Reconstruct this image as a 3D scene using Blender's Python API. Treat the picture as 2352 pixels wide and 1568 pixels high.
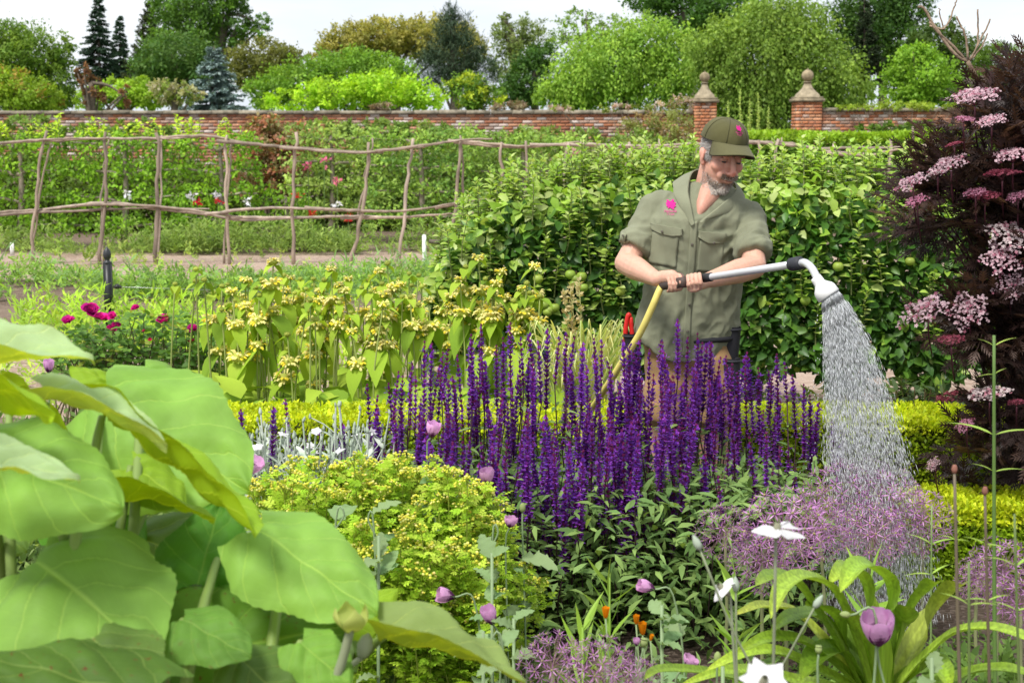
import bpy, math, random
import numpy as np
from mathutils import Vector, Matrix, Euler

for o in list(bpy.data.objects):
    bpy.data.objects.remove(o)
SC = bpy.context.scene
COL = SC.collection

# ------------------------------------------------------------------ camera
FP = 50.0 / 36.0 * 2352.0          # focal length in pixels of a 2352 x 1568 picture
CX, CY, HOR = 1176.0, 784.0, 321.0
CAM_H = 1.62
PITCH = math.atan((CY - HOR) / FP)
cd = bpy.data.cameras.new('camera')
cam = bpy.data.objects.new('camera', cd)
COL.objects.link(cam)
cd.lens = 50.0
cd.sensor_width = 36.0
cd.clip_start = 0.05
cd.clip_end = 2000.0
cd.dof.use_dof = True
cd.dof.focus_distance = 5.15
cd.dof.aperture_fstop = 8.0
cam.location = (0, 0, CAM_H)
cam.rotation_euler = (math.pi / 2 - PITCH, 0, 0)
SC.camera = cam

# ------------------------------------------------------------------ sky, sun, exposure
SUN_EL, SUN_AZ = math.radians(56), math.radians(215)   # azimuth measured clockwise from +Y
w = bpy.data.worlds.new('World')
SC.world = w
w.use_nodes = True
nt = w.node_tree
nt.nodes.clear()
wo = nt.nodes.new('ShaderNodeOutputWorld')
bg = nt.nodes.new('ShaderNodeBackground')
sky = nt.nodes.new('ShaderNodeTexSky')
sky.sky_type = 'NISHITA'
sky.sun_disc = False
sky.sun_elevation = SUN_EL
sky.sun_rotation = SUN_AZ
tc = nt.nodes.new('ShaderNodeTexCoord')
mp = nt.nodes.new('ShaderNodeMapping')
mp.inputs['Scale'].default_value = (1.0, 1.0, 5.0)
n1 = nt.nodes.new('ShaderNodeTexNoise')
n1.inputs['Scale'].default_value = 2.2
n1.inputs['Detail'].default_value = 6.0
n1.inputs['Roughness'].default_value = 0.55
cr = nt.nodes.new('ShaderNodeValToRGB')
cr.color_ramp.elements[0].position = 0.4
cr.color_ramp.elements[0].color = (2.95, 3.2, 3.55, 1)
cr.color_ramp.elements[1].position = 0.6
cr.color_ramp.elements[1].color = (3.85, 3.92, 4.05, 1)
mx = nt.nodes.new('ShaderNodeMix')
mx.data_type = 'RGBA'
mx.inputs[0].default_value = 0.93       # a closed deck of cloud, a little sky colour through it
nt.links.new(tc.outputs['Generated'], mp.inputs['Vector'])
nt.links.new(mp.outputs[0], n1.inputs['Vector'])
nt.links.new(n1.outputs[0], cr.inputs[0])
nt.links.new(sky.outputs[0], mx.inputs[6])
nt.links.new(cr.outputs[0], mx.inputs[7])
nt.links.new(mx.outputs[2], bg.inputs[0])
bg.inputs[1].default_value = 0.1
nt.links.new(bg.outputs[0], wo.inputs[0])

sd = bpy.data.lights.new('sun', 'SUN')
sd.energy = 1.5
sd.angle = math.radians(16)
sd.color = (1.0, 0.96, 0.9)
sun = bpy.data.objects.new('sun', sd)
COL.objects.link(sun)
sdir = Vector((math.sin(SUN_AZ) * math.cos(SUN_EL), math.cos(SUN_AZ) * math.cos(SUN_EL), math.sin(SUN_EL)))
sun.rotation_euler = sdir.to_track_quat('Z', 'Y').to_euler()
sun.location = (0, 0, 30)

SC.view_settings.view_transform = 'Standard'
SC.view_settings.look = 'None'
SC.view_settings.gamma = 1.0
SC.view_settings.use_curve_mapping = False
SC.view_settings.exposure = 1.48
SC.render.engine = 'CYCLES'
SC.cycles.max_bounces = 6
SC.cycles.diffuse_bounces = 2
SC.cycles.glossy_bounces = 2
SC.cycles.transmission_bounces = 4
SC.cycles.transparent_max_bounces = 6
SC.cycles.caustics_reflective = False
SC.cycles.caustics_refractive = False
SC.cycles.use_denoising = True

# ------------------------------------------------------------------ pixels to points
cP, sP = math.cos(PITCH), math.sin(PITCH)
def ray(px, py):
    x, v = (px - CX) / FP, (CY - py) / FP
    return np.array([x, cP + v * sP, -sP + v * cP])
def P(px, py, Y):
    d = ray(px, py)
    return np.array([0, 0, CAM_H]) + d * (Y / d[1])
def G(px, py, z=0.0):
    d = ray(px, py)
    return np.array([0, 0, CAM_H]) + d * ((z - CAM_H) / d[2])
def gx(px, Y):
    """ground point at depth Y under picture column px"""
    q = P(px, HOR + FP * CAM_H / Y, Y)
    return np.array([q[0], Y, 0.0])
def mpp(Y):
    return Y / FP

# ------------------------------------------------------------------ mesh builder
WM = {}
class MB:
    def __init__(s):
        s.v, s.f3, s.f4, s.c3, s.c4, s.n = [], [], [], [], [], 0
    def add(s, v, f, c=(0.5, 0.5, 0.5)):
        v = np.asarray(v, dtype=np.float64).reshape(-1, 3)
        f = np.asarray(f, dtype=np.int64)
        c = np.asarray(c, dtype=np.float64)
        if c.ndim == 1:
            c = np.broadcast_to(c, (len(f), 3))
        if f.shape[1] == 3:
            s.f3.append(f + s.n); s.c3.append(c)
        else:
            s.f4.append(f + s.n); s.c4.append(c)
        s.last = s.n
        s.v.append(v)
        s.n += len(v)
        return s
    def more(s, f, c=(0.5, 0.5, 0.5)):
        """further faces on the vertices of the last add"""
        f = np.asarray(f, dtype=np.int64)
        c = np.asarray(c, dtype=np.float64)
        if c.ndim == 1:
            c = np.broadcast_to(c, (len(f), 3))
        if f.shape[1] == 3:
            s.f3.append(f + s.last); s.c3.append(c)
        else:
            s.f4.append(f + s.last); s.c4.append(c)
    def mesh(s, name, mat=None, smooth=False, org=None):
        v = np.concatenate(s.v) if s.v else np.zeros((0, 3))
        if org is not None:
            v = v - np.asarray(org)
        f3 = np.concatenate(s.f3) if s.f3 else np.zeros((0, 3), int)
        f4 = np.concatenate(s.f4) if s.f4 else np.zeros((0, 4), int)
        c = np.concatenate([x for x in (s.c3 + s.c4)]) if (s.c3 or s.c4) else np.zeros((0, 3))
        me = bpy.data.meshes.new(name)
        me.vertices.add(len(v))
        me.vertices.foreach_set('co', v.astype(np.float32).ravel())
        loops = np.concatenate([f3.ravel(), f4.ravel()]).astype(np.int32)
        me.loops.add(len(loops))
        me.loops.foreach_set('vertex_index', loops)
        npoly = len(f3) + len(f4)
        me.polygons.add(npoly)
        starts = np.concatenate([np.arange(len(f3)) * 3, len(f3) * 3 + np.arange(len(f4)) * 4]).astype(np.int32)
        me.polygons.foreach_set('loop_start', starts)
        if smooth:
            me.polygons.foreach_set('use_smooth', np.ones(npoly, dtype=bool))
        a = me.attributes.new('Col', 'FLOAT_COLOR', 'FACE')
        a.data.foreach_set('color', np.concatenate([c, np.ones((len(c), 1))], 1).astype(np.float32).ravel())
        me.update(calc_edges=True)
        me.validate()
        if mat:
            me.materials.append(mat)
        return me
    def build(s, name, mat, parent=None, smooth=False, kind=None):
        """vertices are world coordinates; the object's origin is put at its parent's origin"""
        org = WM[parent.name].to_translation() if parent is not None else None
        if parent is not None and WM[parent.name].to_3x3() != Matrix.Identity(3):
            mi = np.array(WM[parent.name].inverted())
            v = np.concatenate(s.v)
            s.v = [v @ mi[:3, :3].T + mi[:3, 3]]
            org = None
        me = s.mesh(name, mat, smooth, org)
        o = bpy.data.objects.new(name, me)
        COL.objects.link(o)
        o.parent = parent
        WM[o.name] = WM[parent.name].copy() if parent is not None else Matrix.Identity(4)
        if kind:
            o['kind'] = kind
        return o
def tag(o, label=None, cat=None, group=None, kind=None):
    if label: o['label'] = label
    if cat: o['category'] = cat
    if group: o['group'] = group
    if kind: o['kind'] = kind
    return o
def thing(name, label, cat, loc, group=None):
    o = bpy.data.objects.new(name, None)
    o.empty_display_size = 0.1
    COL.objects.link(o)
    o.location = Vector(loc)
    WM[o.name] = Matrix.Translation(Vector(loc))
    return tag(o, label, cat, group)
def inst(name, me, M, parent):
    """one piece that shares its mesh with its like; M is its world matrix"""
    o = bpy.data.objects.new(name, me)
    COL.objects.link(o)
    if parent is not None:
        o.parent = parent
        o.matrix_basis = WM[parent.name].inverted() @ M
    else:
        o.matrix_basis = M
    WM[o.name] = M
    return o
def mesh_single(name, mb, mat, label, cat, group=None, smooth=False, base=None, kind=None):
    """a top-level thing that is one mesh, origin at base"""
    me = mb.mesh(name, mat, smooth, base)
    o = bpy.data.objects.new(name, me)
    COL.objects.link(o)
    if base is not None:
        o.location = Vector(base)
    WM[o.name] = Matrix.Translation(Vector(base)) if base is not None else Matrix.Identity(4)
    return tag(o, label, cat, group, kind)
def M4(R, pos, s=1.0):
    """rotation columns R (3,3), position, scale (number or triple)"""
    s = np.broadcast_to(np.asarray(s, float), (3,))
    m = np.eye(4)
    m[:3, :3] = R * s[None, :]
    m[:3, 3] = pos
    return Matrix(m.tolist())

def nrm(a):
    a = np.asarray(a, float)
    return a / (np.linalg.norm(a, axis=-1, keepdims=True) + 1e-12)
def frames(d, up):
    """(n,3,3) rotations whose x column is d and whose z column is near up"""
    d = nrm(d); up = np.broadcast_to(np.asarray(up, float), d.shape)
    z = up - d * np.sum(d * up, -1, keepdims=True)
    bad = np.linalg.norm(z, axis=-1) < 1e-4
    if np.any(bad):
        z = z.copy(); z[bad] = np.cross(d[bad], [0.31, 0.7, 0.2])
    z = nrm(z)
    y = np.cross(z, d)
    return np.stack([d, y, z], -1)
def scatter(mb, tm, pos, R, scl, col):
    """tm = (verts, [face arrays], weights per face array or None)"""
    tv, tfs = tm[0], tm[1]
    n, k = len(pos), len(tv)
    if n == 0:
        return
    scl = np.asarray(scl, float)
    if scl.ndim == 0: scl = np.full((n, 1), float(scl))
    if scl.ndim == 1: scl = scl[:, None]
    V = np.einsum('nij,nkj->nki', R, tv[None] * scl[:, None, :]) + np.asarray(pos)[:, None, :]
    col = np.broadcast_to(np.asarray(col, float), (n, 3))
    first = True
    for j, tf in enumerate(tfs):
        F = (tf[None] + (np.arange(n) * k)[:, None, None]).reshape(-1, tf.shape[1])
        tint = tm[2][j] if len(tm) > 2 and tm[2] is not None else np.ones((len(tf), 3))
        C = (col[:, None, :] * tint[None]).reshape(-1, 3)
        if first:
            mb.add(V.reshape(-1, 3), F, C); first = False
        else:
            mb.more(F, C)
def leaf_t(n=4, w=0.5, fold=0.12, curl=0.25, wpos=0.4, tip=1.0, wave=0.0):
    """a leaf along +x, length 1, width w, normal +z"""
    t = np.linspace(0, 1, n + 1)
    prof = np.sin(math.pi * t ** (math.log(0.5) / math.log(wpos))) ** tip
    z = -curl * t ** 2
    mid = np.stack([t, 0 * t, z], 1)
    ti = t[1:-1]; wi = prof[1:-1] * w * 0.5
    zz = z[1:-1] + fold * wi * 2 + wave * np.sin(np.arange(n - 1) * 2.3)
    L = np.stack([ti, wi, zz], 1); Rr = np.stack([ti, -wi, zz - wave * 0.6], 1)
    v = np.concatenate([mid, L, Rr])
    m, l, r = np.arange(n + 1), n + 1 + np.arange(n - 1), 2 * n + np.arange(n - 1)
    tri = [[m[0], m[1], l[0]], [m[0], r[0], m[1]], [m[n - 1], m[n], l[n - 2]], [m[n - 1], r[n - 2], m[n]]]
    quad = [[m[i], m[i + 1], l[i], l[i - 1]] for i in range(1, n - 1)] + [[m[i], r[i - 1], r[i], m[i + 1]] for i in range(1, n - 1)]
    fs = [np.array(tri)]
    if quad: fs.append(np.array(quad))
    return (v, fs)
QUAD = (np.array([[0, 0, 0], [0.5, 0.28, 0.05], [1, 0, -0.08], [0.5, -0.28, 0.05]]), [np.array([[0, 3, 2, 1]])])
def tube(mb, pts, rad, seg=6, col=(0.3, 0.25, 0.2), cap=True):
    pts = np.asarray(pts, float); n = len(pts)
    rad = np.broadcast_to(np.asarray(rad, float), (n,))
    T = np.gradient(pts, axis=0); T = nrm(T)
    up = np.array([0, 0, 1.0]) if abs(T[0, 2]) < 0.9 else np.array([1.0, 0, 0])
    u = nrm(np.cross(T[0], up)); us = []
    for i in range(n):
        u = nrm(u - T[i] * np.dot(u, T[i])); us.append(u)
    us = np.array(us); vs = np.cross(T, us)
    a = np.linspace(0, 2 * math.pi, seg, endpoint=False)
    V = pts[:, None] + rad[:, None, None] * (np.cos(a)[None, :, None] * us[:, None] + np.sin(a)[None, :, None] * vs[:, None])
    i, j = np.meshgrid(np.arange(n - 1), np.arange(seg), indexing='ij')
    j2 = (j + 1) % seg
    F = np.stack([i * seg + j, i * seg + j2, (i + 1) * seg + j2, (i + 1) * seg + j], -1).reshape(-1, 4)
    V = V.reshape(-1, 3)
    if cap:
        V = np.concatenate([V, pts[:1], pts[-1:]])
    col = np.asarray(col, float)
    if col.ndim == 2:      # colour per ring
        cF = np.repeat(col[:-1], seg, 0)
    else:
        cF = col
    mb.add(V, F, cF)
    if cap:
        k = np.arange(seg); k2 = (k + 1) % seg
        c0 = col[0] if col.ndim == 2 else col
        c1 = col[-1] if col.ndim == 2 else col
        mb.more(np.stack([np.full(seg, n * seg), k2, k], 1), c0)
        mb.more(np.stack([np.full(seg, n * seg + 1), (n - 1) * seg + k, (n - 1) * seg + k2], 1), c1)
def smooth_path(pts, n=20):
    """Catmull-Rom through points"""
    p = np.asarray(pts, float)
    p = np.concatenate([[2 * p[0] - p[1]], p, [2 * p[-1] - p[-2]]])
    m = len(p) - 3
    out = []
    for t in np.linspace(0, m, n):
        i = min(int(t), m - 1); u = t - i
        a, b, c, d = p[i], p[i + 1], p[i + 2], p[i + 3]
        out.append(0.5 * (2 * b + (c - a) * u + (2 * a - 5 * b + 4 * c - d) * u * u + (3 * b - a - 3 * c + d) * u ** 3))
    return np.array(out)
def lathe(mb, prof, seg, cen, col, R=None, sy=1.0):
    """profile of (radius, height) spun round z"""
    prof = np.asarray(prof, float)
    a = np.linspace(0, 2 * math.pi, seg, endpoint=False)
    V = np.stack([prof[:, None, 0] * np.cos(a), prof[:, None, 0] * np.sin(a) * sy, np.repeat(prof[:, 1:2], seg, 1)], -1)
    n = len(prof)
    i, j = np.meshgrid(np.arange(n - 1), np.arange(seg), indexing='ij')
    j2 = (j + 1) % seg
    F = np.stack([i * seg + j, i * seg + j2, (i + 1) * seg + j2, (i + 1) * seg + j], -1).reshape(-1, 4)
    V = V.reshape(-1, 3)
    if R is not None: V = V @ np.asarray(R).T
    mb.add(V + np.asarray(cen), F, col)
def sphere_t(nu=8, nv=5, sx=1, sy=1, sz=1):
    m = MB()
    th = np.linspace(0.02, math.pi - 0.02, nv + 1)
    lathe(m, np.stack([np.sin(th), -np.cos(th)], 1), nu, (0, 0, 0), (1, 1, 1))
    return (m.v[0] * np.array([sx, sy, sz]), [m.f4[0]])
BOXF = np.array([[0, 3, 2, 1], [4, 5, 6, 7], [0, 1, 5, 4], [1, 2, 6, 5], [2, 3, 7, 6], [3, 0, 4, 7]])
BOXV = np.array([[x, y, z] for z in (0, 1) for x, y in ((0, 0), (1, 0), (1, 1), (0, 1))], float)
def box(mb, lo, hi, col):
    lo, hi = np.asarray(lo, float), np.asarray(hi, float)
    mb.add(lo + BOXV * (hi - lo), BOXF, col)
def jit(rng, base, n, amp=0.2, hue=0.06):
    base = np.asarray(base, float)
    v = rng.uniform(1 - amp, 1 + amp, (n, 1))
    h = rng.uniform(1 - hue, 1 + hue, (n, 3))
    return base * v * h
def pick(rng, cols, n):
    cols = np.asarray(cols, float)
    return cols[rng.randint(0, len(cols), n)]
def rdir(rng, n):
    return nrm(rng.normal(size=(n, 3)))

# ------------------------------------------------------------------ materials
def colmat(name, rough=0.5, spec=0.3, trans=0.0, ttint=(1.25, 1.2, 0.55), nscale=0, namp=0.0, bump=0.0, bscale=60, rnd=0.0,
           metal=0.0, sheen=0.0, gain=1.0, coord='Object', stretch=None, back=None):
    m = bpy.data.materials.new(name)
    m.use_nodes = True
    nt = m.node_tree
    N, L = nt.nodes, nt.links
    N.clear()
    out = N.new('ShaderNodeOutputMaterial')
    b = N.new('ShaderNodeBsdfPrincipled')
    at = N.new('ShaderNodeAttribute'); at.attribute_name = 'Col'
    c = at.outputs['Color']
    if gain != 1.0:
        gv = N.new('ShaderNodeVectorMath'); gv.operation = 'MULTIPLY'; gv.inputs[1].default_value = (gain * 1.04, gain, gain * .7)
        L.new(c, gv.inputs[0]); c = gv.outputs[0]
    tcn = N.new('ShaderNodeTexCoord')
    vec = tcn.outputs[coord]
    if stretch:
        mpn = N.new('ShaderNodeMapping'); mpn.inputs['Scale'].default_value = stretch
        L.new(vec, mpn.inputs['Vector']); vec = mpn.outputs[0]
    def mul(c, fac):
        v = N.new('ShaderNodeVectorMath'); v.operation = 'SCALE'
        L.new(c, v.inputs[0]); L.new(fac, v.inputs['Scale'])
        return v.outputs[0]
    def rng_map(src, lo, hi, a=0.3, z=0.7):
        r = N.new('ShaderNodeMapRange')
        r.inputs[1].default_value = a; r.inputs[2].default_value = z
        r.inputs[3].default_value = lo; r.inputs[4].default_value = hi
        L.new(src, r.inputs[0])
        return r.outputs[0]
    if namp > 0:
        nz = N.new('ShaderNodeTexNoise'); nz.inputs['Scale'].default_value = nscale
        nz.inputs['Detail'].default_value = 5.0
        L.new(vec, nz.inputs['Vector'])
        c = mul(c, rng_map(nz.outputs[0], 1 - namp, 1 + namp))
    if rnd > 0:
        oi = N.new('ShaderNodeObjectInfo')
        c = mul(c, rng_map(oi.outputs['Random'], 1 - rnd, 1 + rnd, 0, 1))
    if back is not None:
        geo = N.new('ShaderNodeNewGeometry')
        mxn = N.new('ShaderNodeMix'); mxn.data_type = 'RGBA'; mxn.blend_type = 'MIX'
        bk = N.new('ShaderNodeVectorMath'); bk.operation = 'MULTIPLY'; bk.inputs[1].default_value = back
        L.new(c, bk.inputs[0])
        L.new(geo.outputs['Backfacing'], mxn.inputs[0]); L.new(c, mxn.inputs[6]); L.new(bk.outputs[0], mxn.inputs[7])
        c = mxn.outputs[2]
    L.new(c, b.inputs['Base Color'])
    b.inputs['Roughness'].default_value = rough
    b.inputs['Specular IOR Level'].default_value = spec
    b.inputs['Metallic'].default_value = metal
    if sheen: b.inputs['Sheen Weight'].default_value = sheen
    nrmout = None
    if bump > 0:
        nb = N.new('ShaderNodeTexNoise'); nb.inputs['Scale'].default_value = bscale; nb.inputs['Detail'].default_value = 4
        L.new(vec, nb.inputs['Vector'])
        bn = N.new('ShaderNodeBump'); bn.inputs['Strength'].default_value = bump; bn.inputs['Distance'].default_value = 0.01
        L.new(nb.outputs[0], bn.inputs['Height'])
        L.new(bn.outputs[0], b.inputs['Normal'])
        nrmout = bn.outputs[0]
    sh = b.outputs[0]
    if trans > 0:
        t = N.new('ShaderNodeBsdfTranslucent')
        tv = N.new('ShaderNodeVectorMath'); tv.operation = 'MULTIPLY'; tv.inputs[1].default_value = ttint
        L.new(c, tv.inputs[0]); L.new(tv.outputs[0], t.inputs[0])
        mxs = N.new('ShaderNodeMixShader'); mxs.inputs[0].default_value = trans
        L.new(b.outputs[0], mxs.inputs[1]); L.new(t.outputs[0], mxs.inputs[2])
        sh = mxs.outputs[0]
    L.new(sh, out.inputs[0])
    return m
M = {}
M['leaf'] = colmat('leaf', rough=0.5, spec=0.2, trans=0.4, rnd=0.14, gain=2.0)
M['leaf_gloss'] = colmat('leaf_gloss', rough=0.4, spec=0.35, trans=0.3, gain=1.05, rnd=0.14, back=(1.35, 1.3, 1.5))
M['leaf_soft'] = colmat('leaf_soft', rough=0.75, spec=0.15, trans=0.34, rnd=0.12, gain=1.2)
M['silver'] = colmat('silver_felt', rough=0.9, spec=0.1, trans=0.15, ttint=(1, 1, 0.9), rnd=0.08, sheen=0.2)
M['petal'] = colmat('petal', rough=0.6, spec=0.2, trans=0.35, ttint=(1.1, 1.0, 1.1), rnd=0.2)
M['needle'] = colmat('needle', rough=0.6, spec=0.25, trans=0.12, rnd=0.1)
M['bark'] = colmat('bark', rough=0.9, spec=0.1, nscale=18, namp=0.35, bump=0.8, bscale=45, rnd=0.12)
M['pole'] = colmat('pole_bark', rough=0.85, spec=0.15, nscale=9, namp=0.35, bump=0.7, bscale=50, rnd=0.15, stretch=(1, 1, 0.3))
M['stem'] = colmat('green_stem', rough=0.55, spec=0.3, trans=0.0, rnd=0.1)
# ------------------------------------------------------------------ ground
def ground_mat(name, c1, c2, c3, vscale, bump=0.6):
    m = bpy.data.materials.new(name); m.use_nodes = True
    nt = m.node_tree; N, L = nt.nodes, nt.links
    b = N['Principled BSDF']; b.inputs['Roughness'].default_value = 0.95; b.inputs['Specular IOR Level'].default_value = 0.1
    t = N.new('ShaderNodeTexCoord')
    v = N.new('ShaderNodeTexVoronoi'); v.inputs['Scale'].default_value = vscale; v.inputs['Randomness'].default_value = 1
    n = N.new('ShaderNodeTexNoise'); n.inputs['Scale'].default_value = 0.9; n.inputs['Detail'].default_value = 7
    L.new(t.outputs['Object'], v.inputs['Vector']); L.new(t.outputs['Object'], n.inputs['Vector'])
    r = N.new('ShaderNodeValToRGB'); r.color_ramp.elements[0].position = 0.36; r.color_ramp.elements[1].position = 0.64
    r.color_ramp.elements[0].color = (*c1, 1); r.color_ramp.elements[1].color = (*c2, 1)
    L.new(n.outputs[0], r.inputs[0])
    sp = N.new('ShaderNodeSeparateColor'); L.new(v.outputs['Color'], sp.inputs[0])
    mx = N.new('ShaderNodeMix'); mx.data_type = 'RGBA'
    mr = N.new('ShaderNodeMapRange'); mr.inputs[1].default_value = 0.45; mr.inputs[2].default_value = 1.0
    L.new(sp.outputs[0], mr.inputs[0]); L.new(mr.outputs[0], mx.inputs[0])
    L.new(r.outputs[0], mx.inputs[6]); mx.inputs[7].default_value = (*c3, 1)
    L.new(mx.outputs[2], b.inputs['Base Color'])
    bp = N.new('ShaderNodeBump'); bp.inputs['Strength'].default_value = bump; bp.inputs['Distance'].default_value = 0.02
    L.new(v.outputs['Distance'], bp.inputs['Height']); L.new(bp.outputs[0], b.inputs['Normal'])
    return m
M['soil'] = ground_mat('soil', (0.115, 0.08, 0.058), (0.2, 0.15, 0.11), (0.26, 0.2, 0.15), 40)
M['chips'] = ground_mat('wood_chips', (0.27, 0.19, 0.14), (0.4, 0.3, 0.235), (0.5, 0.39, 0.31), 30)
M['darksoil'] = ground_mat('dark_soil', (0.045, 0.033, 0.025), (0.085, 0.062, 0.048), (0.13, 0.1, 0.08), 60)
M['lawn'] = ground_mat('lawn', (0.05, 0.09, 0.02), (0.09, 0.15, 0.03), (0.1, 0.17, 0.04), 20)
def sheet(name, x0, x1, y0, y1, z, mat, nx=1, ny=1, wob=0.0, seed=1):
    rng = np.random.RandomState(seed)
    xs, ys = np.linspace(x0, x1, nx + 1), np.linspace(y0, y1, ny + 1)
    V = np.array([[x, y, z] for y in ys for x in xs])
    if wob:
        V[:nx + 1, 1] += rng.uniform(-wob, wob, nx + 1); V[-nx - 1:, 1] += rng.uniform(-wob, wob, nx + 1)
    F = [[j * (nx + 1) + i, j * (nx + 1) + i + 1, (j + 1) * (nx + 1) + i + 1, (j + 1) * (nx + 1) + i] for j in range(ny) for i in range(nx)]
    o = MB().add(V, F).build(name, mat)
    o['kind'] = 'structure'
    return o
sheet('ground', -300, 300, -60, 600, 0.0, M['soil'])
sheet('lawn', -250, 250, 35.2, 500, 0.004, M['lawn'])
sheet('chip_path', -30, 30, 16.4, 20.6, 0.004, M['chips'], 90, 1, 0.18, 3)
sheet('gravel_path', -12, 12, 8.2, 11.6, 0.004, M['chips'], 40, 1, 0.15, 4)
sheet('flower_bed', -6, 6, 1.0, 6.9, 0.004, M['darksoil'], 30, 1, 0.1, 5)

# ------------------------------------------------------------------ brick walls and gate pillars
M['brick'] = colmat('brick', rough=0.9, spec=0.15, nscale=7, namp=0.3, bump=0.5, bscale=50, rnd=0.22)
M['mortar'] = colmat('mortar', rough=0.95, spec=0.1, nscale=12, namp=0.3, bump=0.4, bscale=80)
M['stone'] = colmat('weathered_stone', rough=0.9, spec=0.15, nscale=9, namp=0.4, bump=0.6, bscale=40, rnd=0.1)
WY = 34.0
BL, BH, BD = 0.225, 0.075, 0.11
BRICKS = np.array([[0.46, 0.19, 0.1], [0.5, 0.22, 0.12], [0.4, 0.17, 0.1], [0.53, 0.28, 0.17], [0.38, 0.2, 0.13], [0.48, 0.25, 0.16]])
LIME = np.array([[0.56, 0.45, 0.39], [0.48, 0.33, 0.26], [0.6, 0.52, 0.47]])
def lime_amount(x, z):
    return 0.5 + 0.5 * math.sin(x * 0.55 + 1.3) * math.sin(x * 0.21 + z * 1.7) + 0.22 * math.sin(x * 1.9 + z * 5)
unit_brick = {}
def brick_mesh(c):
    k = tuple(np.round(c, 3))
    if k not in unit_brick:
        m = MB(); rng = np.random.RandomState(int(sum(k) * 1000) % 9999)
        v = BOXV * np.array([BL - 0.014, BD, BH - 0.013]) + rng.uniform(-0.003, 0.003, (8, 3))
        m.add(v, BOXF, c)
        unit_brick[k] = m.mesh('brick', M['brick'])
    return unit_brick[k]
def brick_wall(name, x0, x1, h, label, limey, n_single, hook):
    t = thing(name, label, 'wall', ((x0 + x1) / 2, WY, 0))
    m = MB(); box(m, (x0 + 0.004, WY + 0.012, 0), (x1 - 0.004, WY + 0.4, h - 0.004), (0.44, 0.34, 0.28)); m.build('mortar_core', M['mortar'], t)
    rng = np.random.RandomState(5)
    rest = MB()
    ncr = int(h / BH); singles = 0
    for r in range(ncr - 1, -1, -1):
        z = h - (ncr - r) * BH
        if z < 0.9: break
        off = -(r % 2) * BL / 2
        x = x0 + off
        while x < x1 - 0.02:
            a, bq = max(x, x0), min(x + BL, x1)
            c = BRICKS[rng.randint(len(BRICKS))]
            if rng.rand() < limey * lime_amount(x, z) : c = LIME[rng.randint(3)]
            full = bq - a > BL - 0.001
            if full and singles < n_single and hook(a) and z > h - 5 * BH:
                inst('brick', brick_mesh(c), Matrix.Translation((a + 0.006, WY - rng.uniform(0, 0.008), z + 0.006)), t)
                singles += 1
            elif bq - a > 0.03:
                dy = rng.uniform(0, 0.008)
                box(rest, (a + 0.006, WY - dy, z + 0.006), (bq - 0.008, WY + 0.1, z + BH - 0.007), c * rng.uniform(0.8, 1.2))
            x += BL
    rest.build('brickwork', M['brick'], t, kind='stuff')
    # coping stones
    x = x0
    rc = np.random.RandomState(9)
    while x < x1 - 0.05:
        L = min(rc.uniform(0.5, 0.8), x1 - x)
        m = MB(); hh = 0.085 + rc.uniform(-0.012, 0.012)
        v = BOXV.copy(); v[4:, 1] = [0.12, 0.12, 0.88, 0.88]
        v = v * np.array([L - 0.012, 0.52, hh]) + np.array([x, WY - 0.065 + rc.uniform(-0.01, 0.01), h])
        m.add(v, BOXF, np.array([0.24, 0.21, 0.155]) * rc.uniform(0.75, 1.2))
        m.build('coping_stone', M['stone'], t)
        x += L
    return t
xl, xr = P(1592, 300, WY)[0], P(1886, 300, WY)[0]
hL = P(800, 262, WY)[2]; hR = P(2000, 256, WY)[2]
brick_wall('garden_wall', -20.0, xl, hL, 'long lime-stained red brick garden wall behind the espaliers', 0.75, 300, lambda x: x > -4.5)
brick_wall('garden_wall', xr, 20.0, hR, 'mossy red brick garden wall rising behind the clipped yew hedge', 0.6, 300, lambda x: x < 14)
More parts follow.
